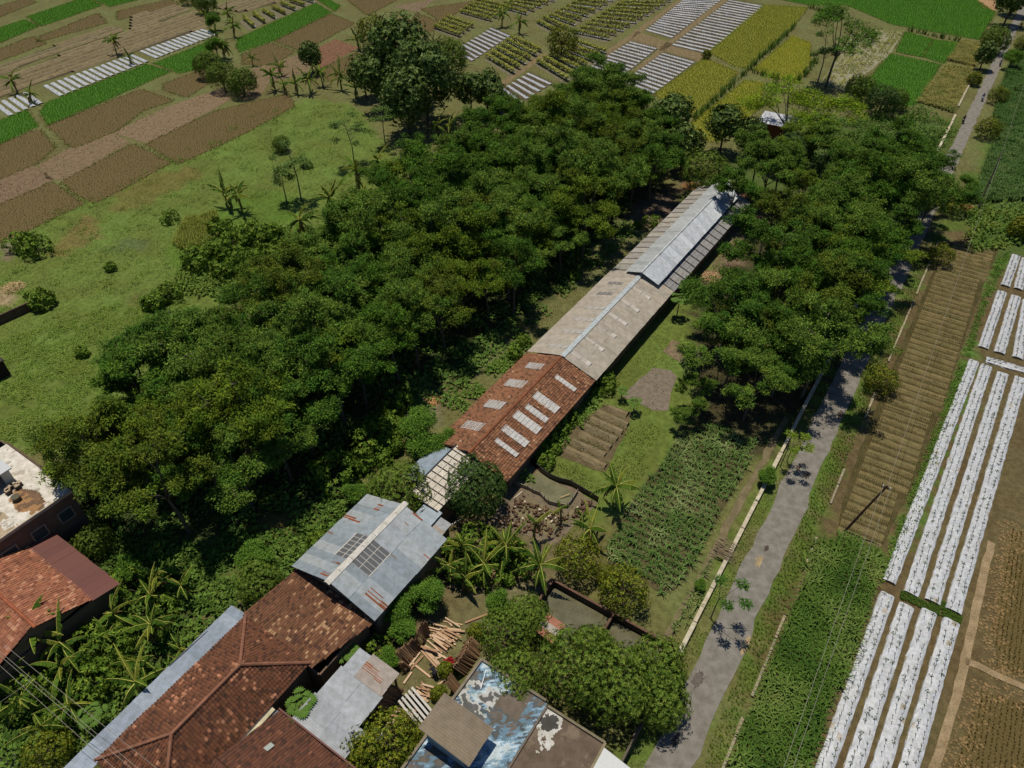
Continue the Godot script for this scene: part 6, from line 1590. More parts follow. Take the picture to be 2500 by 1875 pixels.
		[papaya, 1, "papaya_tree", Vector3(-15.81, 3.2, -24.32), 1.0, "papaya tree growing between tiled roof and grey metal roof"], [papaya, 1, "papaya_tree", Vector3(-13.15, 3.2, -28.98), 0.75, "small papaya at the corner of the rusty roof"], [papaya, 1, "papaya_tree", Vector3(-31.54, 1.5, -23.92), 0.8, "grey-green papaya beside the lean-to roof"], [papaya, 1, "papaya_tree", Vector3(22.19, 2.6, -78.2), 1.0, "papaya casting a round shadow right of the shed"], [papaya, 0, "papaya_tree", Vector3(23.82, 1.6, -82.5), 1.2, "big-leaved papaya against the shed eave"], [papaya, 0, "papaya_tree", Vector3(13.94, 1.5, -59.41), 0.9, "small papaya at the corner of the dry garden"], [papaya, 0, "papaya_tree", Vector3(12.81, 1.3, -61.52), 0.8, "smallest papaya beside the dried pond"],
		[sengon, 5, "sengon_tree", Vector3(20.23, 3.5, -59.04), 0.55, "bright young tree at the right edge of the dried pond"], [sengon, 2, "sengon_tree", Vector3(18.77, 2.5, -56.53), 0.4, "low young tree below the dried pond"],
		[airy, 3, "roadside_sapling", Vector3(17.3, 0, -33.27), 1.25, "sapling with three leaf tufts over the road edge"], [airy, 4, "roadside_sapling", Vector3(28.41, 0, -50.99), 1.1, "yellow-green sapling leaning over the channel wall"], [fluffy, 1, "roadside_sapling", Vector3(26.11, 1, -48.47), 0.8, "small feathery sapling by the channel wall"], [airy, 4, "roadside_sapling", Vector3(29.31, 0, -51.73), 0.9, "second sapling overhanging the road"], [fluffy, 1, "roadside_sapling", Vector3(16.87, 0.6, -36.12), 0.45, "tiny feathery bush beside the channel wall"], [citrus, 1, "road_bush", Vector3(43.45, 1.4, -63.24), 1.0, "dark round bush on the right verge of the road"]]:
		plant(e[0], e[1], e[2], e[3], e[4], e[5], "bush" if "bush" in e[2] or "shrub" in e[2] else "tree")
	# bananas: crown position in metres
	var far := "banana plants out in the fields"
	for e in [[Vector3(-101.41, 0, -192.98), 1.5, "at the left gap of the far plastic strip"], [Vector3(-94.61, 0, -185.62), 1.3, "beside the left gap of the far plastic strip"], [Vector3(-112.28, 0, -165.15), 1.5, "standing tall at the left end of the far strip"], [Vector3(-105.68, 0, -158.56), 1.5, "dense clump at the left end of the far strip"], [Vector3(-88.61, 0, -224.91), 1.5, "at the top of the canal hedge"], [Vector3(-81.82, 0, -224.91), 1.7, "right of the canal, upper"], [Vector3(-76.05, 0, -209.18), 1.6, "right of the canal, middle"], [Vector3(-72.62, 0, -189.77), 1.5, "right of the canal, lower"], [Vector3(-79.15, 0, -204.34), 1.5, "in the middle of the canal hedge"], [Vector3(-62.97, 0, -166.86), 1.5, "in front of the broad hedge bush"], [Vector3(-64.3, 0, -184.6), 1.0, "small one on the straw plot"],
		[Vector3(-54.18, 0, -166.86), 1.5, "left of the ditch behind the stubble"], [Vector3(-51.69, 0, -165.15), 1.3, "second left of the ditch"], [Vector3(-48.55, 0, -164.3), 1.7, "dense one above the ditch"], [Vector3(-45.79, 0, -165.15), 1.6, "upright beside the ditch"], [Vector3(-43.72, 0, -169.48), 1.4, "right of the ditch"], [Vector3(-39.19, 0, -167.73), 1.7, "wide one right of the ditch"], [Vector3(-34.93, 0, -161.8), 1.6, "at the foot of the dark clump"], [Vector3(-55.12, 0, -176.79), 1.6, "brownish one behind the ditch"], [Vector3(-39.81, 0, -197.4), 1.8, "tall one left of the dark clump"], [Vector3(-2.91, 0, -218.79), 1.8, "tall one between bean plots"], [Vector3(2.02, 0, -212.94), 1.7, "bushy one right of the small bed block"], [Vector3(-12.08, 0, -185.62), 1.3, "small one at the corner of the small bed block"],
		[Vector3(-12.35, 0, -140.37), 1.6, "spiky one at the shaded clump foot"], [Vector3(-14.9, 0, -139.71), 1.3, "second spiky one at the shaded clump foot"], [Vector3(-47.17, 0, -109.77), 1.9, "large lone clump on the meadow"], [Vector3(-44.89, 0, -107.93), 1.4, "companion of the lone meadow clump"], [Vector3(-30.09, 0, -107.93), 1.7, "at the meadow edge behind the grove"], [Vector3(-26.57, 0, -115.57), 2.0, "dark tall one at the meadow edge"], [Vector3(-25.06, 0, -111.66), 1.5, "yellowing one at the meadow edge"], [Vector3(-32.11, 0, -98.43), 1.9, "dark-stemmed one inside the thicket"], [Vector3(-17.63, 0, -127.97), 1.5, "half hidden at the back of the grove"], [Vector3(-24.37, 0, -122.35), 1.4, "broken one at the back of the grove"]]:
		plant(banana, rng.randi() % 5, "banana_plant", e[0], e[1] * 0.85, "banana plant " + e[2], "banana plant", far)
	var grp := "banana plants around the houses"
	for e in [[Vector3(-38.13, 2.6, -30.44), 1.25, "largest one in front of the red tile roof"], [Vector3(-33.41, 2.6, -32.81), 1.0, "beside the maroon sheet roof corner"], [Vector3(-29.84, 2.4, -31.02), 1.0, "in the middle of the garden bananas"], [Vector3(-28.86, 2.6, -26.3), 1.1, "with leaves lying over the lean-to roof"], [Vector3(-35.37, 2.4, -23.33), 1.0, "lowest one by the corner road"], [Vector3(-36.03, 2.4, -29.19), 1.15, "below the largest garden banana"], [Vector3(-29.78, 2.5, -28.26), 1.0, "above the lean-to banana"], [Vector3(-31.01, 2.4, -36.13), 1.0, "at the top of the garden, upright"], [Vector3(-29.09, 2.4, -35.21), 0.95, "rightmost at the top of the garden"], [Vector3(-27.06, 2, -29.75), 0.8, "pressed against the lean-to roof"], [Vector3(-37.8, 2.4, -25.58), 1.1, "under the overhead cables"], [Vector3(-39.7, 2.4, -27.45), 1.0, "at the left edge below the red roof"], [Vector3(-35.54, 2.2, -27.55), 1.0, "dark inner one of the garden clump"], [Vector3(-33.52, 2.2, -30.44), 0.9, "between the garden clump and the house"], [Vector3(-33.64, 2, -25.07), 0.9, "small one near the cables"], [Vector3(-31.4, 2.2, -34.31), 0.9, "near the maroon roof, inner"],
		[Vector3(-4.3, 2.8, -39.4), 1.15, "big one right of the metal hall"], [Vector3(-0.64, 2.8, -39.12), 1.1, "big one behind the timber yard"], [Vector3(-4.25, 2.6, -36.13), 1.1, "in the centre above the plank stacks"], [Vector3(-0.56, 2.6, -38.98), 1.0, "left of the olive citrus tree"], [Vector3(2.43, 2.6, -36.76), 1.1, "over the corner of the fish pond"], [Vector3(-2.6, 2.4, -37.58), 1.0, "inner one of the centre clump"], [Vector3(2.08, 3.2, -41.9), 0.95, "broken one standing in the duck pond"], [Vector3(4.81, 2.6, -43.86), 0.75, "bare one by the grey pen sheet"], [Vector3(6.68, 1.4, -43.64), 0.5, "small yellow one at the pen edge"], [Vector3(10.48, 2.4, -45.4), 1.15, "bright one beside the fodder field"], [Vector3(7.01, 1.8, -41.03), 0.95, "bright low one below the duck pen"], [Vector3(-5.73, 2.2, -37.45), 0.9, "with a yellow leaf beside the metal hall"]]:
		plant(banana, 5 if "broken" in e[2] or "bare" in e[2] else rng.randi() % 5, "banana_plant", e[0], e[1], "banana plant " + e[2], "banana plant", grp)
	# bushes that edge groves, fences and the pen, each its own shrub
	var k := 0
	for p in [Vector3(9.05, 0, -87.63), Vector3(22.41, 0, -102.99), Vector3(20.11, 0, -102.99), Vector3(1.53, 0, -72.31), Vector3(0.36, 0, -69.65), Vector3(11.16, 0, -63.49), Vector3(10.35, 0, -63.02)]:
		k += 1
		plant(shrub, k % 4, "weed_bush", p, rr(0.8, 1.3), "bright weed bush by the shed walls, %s of the row" % ordinal(k), "bush", "weed bushes by the long shed")
	k = 0
	for p in [Vector3(3.41, 0, -53.64), Vector3(4.02, 0, -54.82), Vector3(2.68, 0, -52.49), Vector3(3.61, 0, -51.36), Vector3(4.8, 0, -53.25), Vector3(5.92, 0, -58.11), Vector3(4.66, 0, -56.44), Vector3(5.53, 0, -56.44), Vector3(6.83, 0, -58.53), Vector3(11.25, 0, -64.39), Vector3(9.84, 0, -62.52)]:
		k += 1
		plant(shrub, k % 4, "taro_bush", p, rr(0.7, 1.15), "yellow-green leafy bush under the right shed eave, %s from the duck pen" % ordinal(k), "bush", "bushes under the right shed eave")
	k = 0
	for p in [Vector3(-15.85, 0, -50.99), Vector3(-14.43, 0, -55.62), Vector3(-13.17, 0, -53.64), Vector3(-13.12, 0, -60.27), Vector3(-13.39, 0, -56.44), Vector3(-15.37, 0, -53.25), Vector3(-13.95, 0, -52.11), Vector3(-14.66, 0, -41.93), Vector3(-18.5, 0, -41.18), Vector3(-18.26, 0, -49.18)]:
		k += 1
		plant(shrub, k % 4, "path_bush", p, rr(1.2, 2.2), "green bush between grove and metal hall, %s from the top path" % ordinal(k), "bush", "bushes between grove and hall")
	k = 0
	for p in [Vector3(-46.38, 0, -100.88), Vector3(-42.66, 0, -95.28), Vector3(-45.15, 0, -93.76), Vector3(-40.33, 0, -97.63), Vector3(-36.91, 0, -92.27), Vector3(-40.37, 0, -90.81), Vector3(-37.71, 0, -99.24), Vector3(-45.94, 0, -90.81), Vector3(-41.64, 0, -88.67), Vector3(-37.1, 0, -87.97), Vector3(-48.93, 0, -80.44), Vector3(-47.6, 0, -82.64), Vector3(-35.52, 0, -94.52)]:
		k += 1
		plant(shrub, k % 4, "thicket_bush", p, rr(1.5, 2.6), "thicket bush on the meadow side of the grove, %s from the pale grass" % ordinal(k), "bush", "thicket bushes by the meadow")
	k = 0
	for p in [Vector3(-5.56, 0, -40.14), Vector3(-3.38, 0, -40.73), Vector3(-2.17, 0, -41.93), Vector3(-1.14, 0, -39.27), Vector3(0.32, 0, -39.85), Vector3(1.15, 0, -38.13), Vector3(-3.52, 0, -38.13), Vector3(-5.16, 0, -37.58), Vector3(-4.18, 0, -37.03), Vector3(-2.06, 0, -37.3), Vector3(-0.4, 0, -37.03)]:
		k += 1
		plant(shrub, k % 4, "clump_bush", p, rr(0.9, 1.6), "low bush among the centre bananas, %s counted from the hall" % ordinal(k), "bush", "low bushes among the centre bananas")
	k = 0
	for p in [Vector3(-37.21, 0, -32.9), Vector3(-34.61, 0, -30.04), Vector3(-35.19, 0, -28.46), Vector3(-39.25, 0, -29.35), Vector3(-36.74, 0, -26.84), Vector3(-33.09, 0, -30.04), Vector3(-32.89, 0, -31.68), Vector3(-33.36, 0, -26.73), Vector3(-32.85, 0, -28.46), Vector3(-38.24, 0, -26.1), Vector3(-33.85, 0, -25.08), Vector3(-30.39, 0, -33.9), Vector3(-30.01, 0, -31.68), Vector3(-34.31, 0, -35.71), Vector3(-34.89, 0, -24.28)]:
		k += 1
		plant(shrub, k % 4, "garden_bush", p, rr(1.1, 1.9), "low bush among the village bananas, %s counted from the red roof" % ordinal(k), "bush", "low bushes among the village bananas")

# ---------- yard, pond, people, poles ----------
func net_mesh(bones: Array, cell: float, k: float) -> ArrayMesh:
	# one smooth skin over tapered bones [a, b, ra, rb, colour]
	var lo := Vector3(1e9, 1e9, 1e9)
	var hi := -lo
	for b in bones:
		var r := Vector3.ONE * (maxf(b[2], b[3]) + cell * 2)
		lo = lo.min(b[0] - r).min(b[1] - r); hi = hi.max(b[0] + r).max(b[1] + r)
	var n := Vector3i((hi - lo) / cell) + Vector3i(2, 2, 2)
	var f := PackedFloat32Array()
	f.resize(n.x * n.y * n.z)
	for z in n.z:
		for y in n.y:
			for x in n.x:
				var p := lo + Vector3(x, y, z) * cell
				var d := 1e3
				for b in bones:
					var ab: Vector3 = b[1] - b[0]
					var t := clampf((p - b[0]).dot(ab) / maxf(ab.length_squared(), 1e-6), 0, 1)
					var e: float = (p - (b[0] + ab * t)).length() - lerpf(b[2], b[3], t)
					var h := maxf(k - absf(d - e), 0.0) / k
					d = minf(d, e) - h * h * k * 0.25
				f[(z * n.y + y) * n.x + x] = d
	var ids := {}
	var pts := PackedVector3Array()
	var cols := PackedColorArray()
	for z in n.z - 1:
		for y in n.y - 1:
			for x in n.x - 1:
				var c := []
				var neg := 0
				for i in 8:
					var val := f[((z + (i >> 2)) * n.y + y + ((i >> 1) & 1)) * n.x + x + (i & 1)]
					c.append(val)
					if val < 0: neg += 1
				if neg == 0 or neg == 8: continue
				var s := Vector3.ZERO
				var m := 0
				for e in [[0, 1], [2, 3], [4, 5], [6, 7], [0, 2], [1, 3], [4, 6], [5, 7], [0, 4], [1, 5], [2, 6], [3, 7]]:
					var a: float = c[e[0]]
					var b: float = c[e[1]]
					if (a < 0) != (b < 0):
						var t := a / (a - b)
						var p0 := Vector3(e[0] & 1, (e[0] >> 1) & 1, e[0] >> 2)
						var p1 := Vector3(e[1] & 1, (e[1] >> 1) & 1, e[1] >> 2)
						s += p0.lerp(p1, t); m += 1
				var q := lo + (Vector3(x, y, z) + s / m) * cell
				var best := 1e3
				var col := Color.WHITE
				for b in bones:
					var ab: Vector3 = b[1] - b[0]
					var t := clampf((q - b[0]).dot(ab) / maxf(ab.length_squared(), 1e-6), 0, 1)
					var e: float = (q - (b[0] + ab * t)).length() - lerpf(b[2], b[3], t)
					if e < best:
						best = e; col = b[4]
				ids[Vector3i(x, y, z)] = pts.size()
				pts.push_back(q); cols.push_back(col)
	var mb := MB.new()
	var axes := [Vector3i(1, 0, 0), Vector3i(0, 1, 0), Vector3i(0, 0, 1)]
	for z in range(1, n.z - 1):
		for y in range(1, n.y - 1):
			for x in range(1, n.x - 1):
				var v0 := f[(z * n.y + y) * n.x + x]
				for a in 3:
					var d: Vector3i = axes[a]
					var v1 := f[((z + d.z) * n.y + y + d.y) * n.x + x + d.x]
					if (v0 < 0) == (v1 < 0): continue
					var u: Vector3i = axes[(a + 1) % 3]
					var w: Vector3i = axes[(a + 2) % 3]
					var o := Vector3i(x, y, z)
					var q := [o - u - w, o - w, o, o - u]
					if v0 < 0: q.reverse()
					var ok := true
					for e in q:
						if not ids.has(e): ok = false
					if not ok: continue
					mb.quad(pts[ids[q[0]]], pts[ids[q[1]]], pts[ids[q[2]]], pts[ids[q[3]]], cols[ids[q[0]]])
	return mb.mesh()
func hand(bones: Array, at: Vector3, dir: Vector3, out: Vector3, skin: Color) -> void:
	# palm, four fingers of unequal length and a thumb leaving the side, all slightly curled
	var side := dir.cross(out).normalized()
	bones.append([at, at + dir * 0.07, 0.026, 0.03, skin])
	for i in 4:
		var b := at + dir * 0.07 + side * (i - 1.5) * 0.02
		var l: float = [0.06, 0.075, 0.07, 0.055][i]
		bones.append([b, b + dir * l * 0.6 - out * 0.005, 0.0095, 0.009, skin])
		bones.append([b + dir * l * 0.6 - out * 0.005, b + dir * l - out * 0.03, 0.009, 0.008, skin])
	bones.append([at + side * 0.025 + dir * 0.02, at + side * 0.055 + dir * 0.06 - out * 0.01, 0.011, 0.009, skin])
func face(root: Node, at: Vector3, fwd: Vector3, skin: Color) -> void:
	var up := Vector3.UP
	var right := fwd.cross(up).normalized()
	var mb := MB.new()
	for s in [-1.0, 1.0]:
		mb.blob(at + fwd * 0.088 + right * 0.034 * s + up * 0.01, Vector3(0.014, 0.009, 0.014), 6, 4, rgb(38, 30, 26))
		mb.blob(at + right * 0.085 * s, Vector3(0.02, 0.03, 0.02), 6, 4, skin)
	mb.blob(at + fwd * 0.1 - up * 0.02, Vector3(0.014, 0.022, 0.016), 6, 4, skin)
	mb.blob(at + fwd * 0.088 - up * 0.055, Vector3(0.026, 0.008, 0.014), 6, 4, rgb(120, 66, 56))
	part("face", mb, M.cloth, root)
func make_rider(shirt: Color, trouser: Color, helmet: Color, at: Vector3, turn: float, label: String) -> void:
	var skin := rgb(142, 100, 74)
	var o := thing("person", label, "person", at, turn, "")
	var b := []
	var hip := Vector3(-0.12, 0.86, 0)
	var chest := Vector3(0.02, 1.26, 0)
	b.append([hip, Vector3(-0.06, 1.08, 0), 0.15, 0.145, shirt]); b.append([Vector3(-0.06, 1.08, 0), chest, 0.145, 0.165, shirt])
	b.append([chest + Vector3(0.02, 0.08, 0), chest + Vector3(0.05, 0.2, 0), 0.06, 0.055, skin])
	var head := chest + Vector3(0.08, 0.32, 0)
	b.append([head - Vector3(0, 0.03, 0), head + Vector3(0, 0.03, 0), 0.085, 0.095, skin])
	for s in [-1.0, 1.0]:
		var sh := chest + Vector3(0, 0.05, 0.19 * s)
		var el := Vector3(0.22, 1.08, 0.27 * s)
		var wr := Vector3(0.44, 1.04, 0.29 * s)
		b.append([chest + Vector3(0, 0.05, 0.1 * s), sh, 0.08, 0.065, shirt]); b.append([sh, el, 0.055, 0.045, shirt]); b.append([el, wr, 0.042, 0.032, skin])
		hand(b, wr, Vector3(1, -0.2, 0).normalized(), Vector3.UP, skin)
		var kn := Vector3(0.28, 0.72, 0.17 * s)
		var an := Vector3(0.16, 0.32, 0.19 * s)
		b.append([hip + Vector3(0, 0, 0.08 * s), kn, 0.095, 0.065, trouser]); b.append([kn, an, 0.062, 0.042, trouser])
		b.append([an + Vector3(0, -0.04, 0), an + Vector3(0.17, -0.06, 0), 0.042, 0.035, rgb(50, 44, 40)])
	part("body", net_mesh(b, 0.03, 0.05), M.cloth, o)
	face(o, head, Vector3.RIGHT, skin)
	var hm := MB.new()
	hm.blob(head + Vector3(-0.015, 0.045, 0), Vector3(0.135, 0.12, 0.125), 12, 7, helmet)
	part("helmet", hm, M.metal, o)
func make_bike(paint: Color, at: Vector3, turn: float, label: String) -> void:
	var o := thing("motorbike", label, "motorbike", at, turn, "motorbikes on the far road")
	for x in [-0.6, 0.64]:
		var ring := MB.new()
		var pts := []
		var rad := []
		for i in 17:
			pts.append(Vector3(x + cos(TAU * i / 16) * 0.24, 0.29 + sin(TAU * i / 16) * 0.24, 0)); rad.append(0.045)
		ring.tube(pts, rad, 6, rgb(30, 30, 32))
		var w := part("wheel", ring, M.rubber, o)
		var hub := MB.new()
		hub.tube([Vector3(x, 0.29, -0.05), Vector3(x, 0.29, 0.05)], [0.06, 0.06], 8, rgb(150, 150, 154))
		for i in 5:
			hub.beam(Vector3(x, 0.29, 0), Vector3(x + cos(TAU * i / 5) * 0.22, 0.29 + sin(TAU * i / 5) * 0.22, 0), 0.02, 0.02, rgb(150, 150, 154))
		part("rim", hub, M.metal, w)
	var body := MB.new()
	body.hexa([Vector3(-0.75, 0.5, -0.1), Vector3(0.1, 0.36, -0.12), Vector3(0.1, 0.36, 0.12), Vector3(-0.75, 0.5, 0.1), Vector3(-0.8, 0.68, -0.11), Vector3(0.05, 0.66, -0.13), Vector3(0.05, 0.66, 0.13), Vector3(-0.8, 0.68, 0.11)], paint)
	body.hexa([Vector3(0.1, 0.34, -0.14), Vector3(0.34, 0.3, -0.16), Vector3(0.34, 0.3, 0.16), Vector3(0.1, 0.34, 0.14), Vector3(0.34, 0.92, -0.17), Vector3(0.52, 0.9, -0.15), Vector3(0.52, 0.9, 0.15), Vector3(0.34, 0.92, 0.17)], paint)
	part("fairing", body, M.metal, o)
	var seat := MB.new()
	seat.blob(Vector3(-0.32, 0.72, 0), Vector3(0.42, 0.08, 0.13), 10, 6, rgb(28, 28, 30))
	part("seat", seat, M.rubber, o)
	var bar := MB.new()
	bar.tube([Vector3(0.42, 0.98, -0.33), Vector3(0.5, 1.0, 0), Vector3(0.42, 0.98, 0.33)], [0.02, 0.02, 0.02], 6, rgb(60, 60, 62))
	bar.tube([Vector3(0.48, 0.98, 0), Vector3(0.64, 0.3, 0)], [0.035, 0.03], 6, rgb(90, 90, 94))
	part("handlebar", bar, M.metal, o)
	var lamp := MB.new()
	lamp.blob(Vector3(0.54, 0.84, 0), Vector3(0.05, 0.07, 0.09), 8, 6, rgb(220, 222, 226))
	part("headlight", lamp, M.metal, o)
	for s in [-1.0, 1.0]:
		var mi := MB.new()
		mi.tube([Vector3(0.42, 0.98, 0.25 * s), Vector3(0.38, 1.14, 0.3 * s)], [0.012, 0.012], 5, rgb(50, 50, 52))
		mi.blob(Vector3(0.38, 1.16, 0.32 * s), Vector3(0.02, 0.05, 0.06), 6, 4, rgb(70, 74, 80))
		part("mirror", mi, M.metal, o)
func make_people() -> void:
	rng.seed = 60
	var t := atan2(AX.z, -AX.x)      # front towards the village
	var list := [[Vector3(93.86, 0, -147.3), rgb(40, 40, 44), rgb(44, 46, 52), rgb(40, 42, 48), rgb(36, 36, 40), "black motorbike nearest on the far road", "rider in black on the nearest far motorbike"],
		[Vector3(104.39, 0, -160.35), rgb(206, 214, 226), rgb(48, 62, 104), rgb(52, 54, 66), rgb(40, 44, 70), "white motorbike second on the far road", "rider in dark blue on the white motorbike"],
		[Vector3(120.95, 0, -184.68), rgb(60, 62, 72), rgb(120, 110, 120), rgb(44, 46, 56), rgb(60, 40, 36), "dark motorbike third on the far road", "rider in greyish top on the third far motorbike"],
		[Vector3(144.02, 0, -218.04), rgb(36, 36, 40), rgb(56, 54, 44), rgb(44, 44, 48), rgb(226, 226, 224), "black motorbike at the right edge of the far road", "rider with white helmet on the farthest motorbike"]]
	for e in list:
		make_bike(e[1], e[0] + Vector3.UP * 0.045, t, e[5])
		make_rider(e[2], e[3], e[4], e[0] + Vector3.UP * 0.045, t, e[6])
	# worker bending over the planks
	var skin := rgb(134, 92, 66)
	var dark := rgb(38, 36, 42)
	var at := Vector3(-6.25, 0, -28)
	var o := thing("person", "worker in dark clothes bending over planks in the yard", "person", at, 0.0)
	o.rotation.y = 2.2
	var b := []
	var hip := Vector3(-0.1, 0.88, 0)
	var chest := Vector3(0.3, 1.02, 0)
	b.append([hip, chest, 0.145, 0.155, dark])
	b.append([chest, chest + Vector3(0.16, 0.03, 0), 0.06, 0.055, skin])
	var head := chest + Vector3(0.27, 0.02, 0)
	b.append([head - Vector3(0.03, 0, 0), head + Vector3(0.02, -0.02, 0), 0.088, 0.09, skin])
	for s in [-1.0, 1.0]:
		var sh := chest + Vector3(0, 0.0, 0.18 * s)
		var el := Vector3(0.42, 0.76, 0.24 * s)
		var wr := Vector3(0.58, 0.55, 0.16 * s)
		b.append([chest + Vector3(0, 0, 0.1 * s), sh, 0.08, 0.065, dark]); b.append([sh, el, 0.054, 0.044, dark]); b.append([el, wr, 0.04, 0.03, skin])
		hand(b, wr, Vector3(0.4, -0.9, 0).normalized(), Vector3(0.9, 0.4, 0), skin)
		var kn := Vector3(0.08 - 0.05 * s, 0.48, 0.13 * s)
		var an := Vector3(-0.04 - 0.1 * s, 0.09, 0.14 * s)
		b.append([hip + Vector3(0, 0, 0.08 * s), kn, 0.1, 0.066, rgb(46, 48, 62)]); b.append([kn, an, 0.062, 0.042, rgb(46, 48, 62)])
		b.append([an + Vector3(0, -0.04, 0), an + Vector3(0.16, -0.05, 0), 0.042, 0.035, skin])
	part("body", net_mesh(b, 0.024, 0.045), M.cloth, o)
	face(o, head, Vector3(0.8, -0.6, 0).normalized(), skin)
	var cap := MB.new()
	cap.blob(head + Vector3(-0.01, 0.045, 0), Vector3(0.115, 0.085, 0.11), 10, 6, rgb(34, 32, 34))
	cap.box(head + Vector3(0.12, 0.02, 0), Vector3(0.06, -0.02, 0), Vector3(0.004, 0.008, 0), Vector3(0, 0, 0.07), rgb(34, 32, 34))
	part("cap", cap, M.cloth, o)
	var rc := MB.new()
	clump(rc, Vector3.ZERO, Vector3(0.28, 0.08, 0.2), 60, 0.3, 0.22, [rgb(140, 30, 34), rgb(120, 24, 30)], 1.0)
	var cl := part("red_cloth", rc, M.cloth, self)
	cl.position = Vector3(-5.15, 0.15, -29.31)
	tag(cl, "crumpled red cloth lying at the end of the long beam", "cloth")
func plank(a: Vector3, b: Vector3, w: float, col: Color, label: String, group: String) -> void:
	var mb := MB.new()
	var c := (a + b) / 2
	mb.beam(a - c, b - c, w, 0.035, col)
	var o := part("plank", mb, M.wood, self)
	o.position = c
	tag(o, label, "plank", group)
func make_yard() -> void:
	rng.seed = 70
	var fresh := [rgb(206, 172, 142), rgb(190, 154, 124), rgb(176, 138, 108), rgb(214, 184, 156)]
	var worn := [rgb(164, 128, 98), rgb(148, 116, 90), rgb(178, 142, 112), rgb(134, 106, 84)]
	# leaning rows: top edge line at head height, foot line on the ground
	for r in [["left drying rack", [Vector3(-9.38, 1.75, -29.01), Vector3(-8.76, 1.75, -29.88), Vector3(-8, 1.75, -30.42), Vector3(-7.61, 1.8, -31.65), Vector3(-7.13, 1.8, -31.95)], [Vector3(-8.65, 0, -28.98), Vector3(-7.99, 0, -29.7), Vector3(-7.48, 0, -30.69), Vector3(-7.27, 0, -31.5), Vector3(-7.02, 0, -31.91)], 34, worn],
		["lower end of the left rack", [Vector3(-9.14, 1.3, -28.44), Vector3(-8.78, 1.4, -28.58)], [Vector3(-8.75, 0, -28.26), Vector3(-8.32, 0, -28.88)], 8, worn],
		["right drying rack, near side", [Vector3(-3.35, 1.6, -30.75), Vector3(-4, 1.6, -29.14), Vector3(-4.66, 1.6, -28.1)], [Vector3(-4.03, 0, -31.05), Vector3(-4.61, 0, -29.65), Vector3(-5.01, 0, -28.78)], 22, worn],
		["right drying rack, far side", [Vector3(-3.25, 1.6, -30.6), Vector3(-3.9, 1.6, -29.04), Vector3(-4.65, 1.6, -27.96)], [Vector3(-2.46, 0, -30.49), Vector3(-3.07, 0, -29.31), Vector3(-3.75, 0, -28.12)], 26, worn],
		["rack corner beside the mango", [Vector3(-2.54, 1.6, -31.56), Vector3(-2.27, 1.6, -31.71)], [Vector3(-2, 0, -31.05), Vector3(-1.59, 0, -31.3)], 7, worn],
		["rack behind the blue deck wall", [Vector3(-4.8, 1.5, -27.46), Vector3(-5.19, 1.5, -26.69)], [Vector3(-4.06, 0, -27.15), Vector3(-4.47, 0, -26.51)], 14, worn],
		["rack under the grey metal roof", [Vector3(-9.48, 1.4, -26.65), Vector3(-10.55, 1.4, -24.98)], [Vector3(-8.74, 0, -26.96), Vector3(-9.71, 0, -25.19)], 26, worn]]:
		for i in r[3]:
			var t: float = (i + 0.5) / r[3]
			var n: int = r[1].size() - 1
			var k := mini(int(t * n), n - 1)
			var f: float = t * n - k
			var top: Vector3 = r[1][k].lerp(r[1][k + 1], f)
			var m: int = r[2].size() - 1
			k = mini(int(t * m), m - 1)
			f = t * m - k
			var foot: Vector3 = r[2][k].lerp(r[2][k + 1], f) + Vector3(rr(-0.1, 0.1), 0.02, rr(-0.1, 0.1))
			plank(foot, foot + (top - foot) * rr(0.95, 1.15), rr(0.12, 0.2), vary(r[4][rng.randi() % 4], 0.1), "plank leaning in the %s, %s along the row" % [r[0], ordinal(i + 1)], "planks leaning in the " + r[0])
	# loose planks: clusters of roughly parallel boards
	for r in [["upper loose heap", Vector3(-5.23, 0, -32.12), Vector3(-4.5, 0, -31.86) - Vector3(-5.87, 0, -32.38), 9, 0.75], ["middle loose heap", Vector3(-5.65, 0, -31.3), Vector3(-5.19, 0, -30.84) - Vector3(-6.14, 0, -31.61), 14, 0.9], ["heap beside the long beams", Vector3(-6.34, 0, -30.49), Vector3(-5.8, 0, -30.1) - Vector3(-6.97, 0, -30.79), 14, 0.9], ["old heap behind the rack", Vector3(-6.62, 0, -32.23), Vector3(-6.12, 0, -31.97) - Vector3(-7.02, 0, -32.44), 8, 0.8], ["pile near the white sheets", Vector3(-6.97, 0, -26.69), Vector3(-6.32, 0, -26.33) - Vector3(-7.53, 0, -26.96), 10, 0.6], ["heap beside the bright tree", Vector3(-8.43, 0, -24.68), Vector3(-7.39, 0, -24.38) - Vector3(-9.48, 0, -24.98), 12, 0.8]]:
		var d: Vector3 = r[2].normalized()
		var s := Vector3(-d.z, 0, d.x)
		for i in r[3]:
			var c: Vector3 = r[1] + s * rr(-1, 1) * r[4] + d * rr(-0.35, 0.35)
			var e := d.rotated(Vector3.UP, rr(-0.3, 0.3)) * rr(0.5, 0.9)
			var y: float = 0.04 + 0.035 * i
			plank(c - e + Vector3.UP * y, c + e + Vector3.UP * (y + rr(0, 0.05)), rr(0.1, 0.18), vary(fresh[rng.randi() % 4], 0.08), "board in the %s, %s from the bottom" % [r[0], ordinal(i + 1)], "boards of the " + r[0])
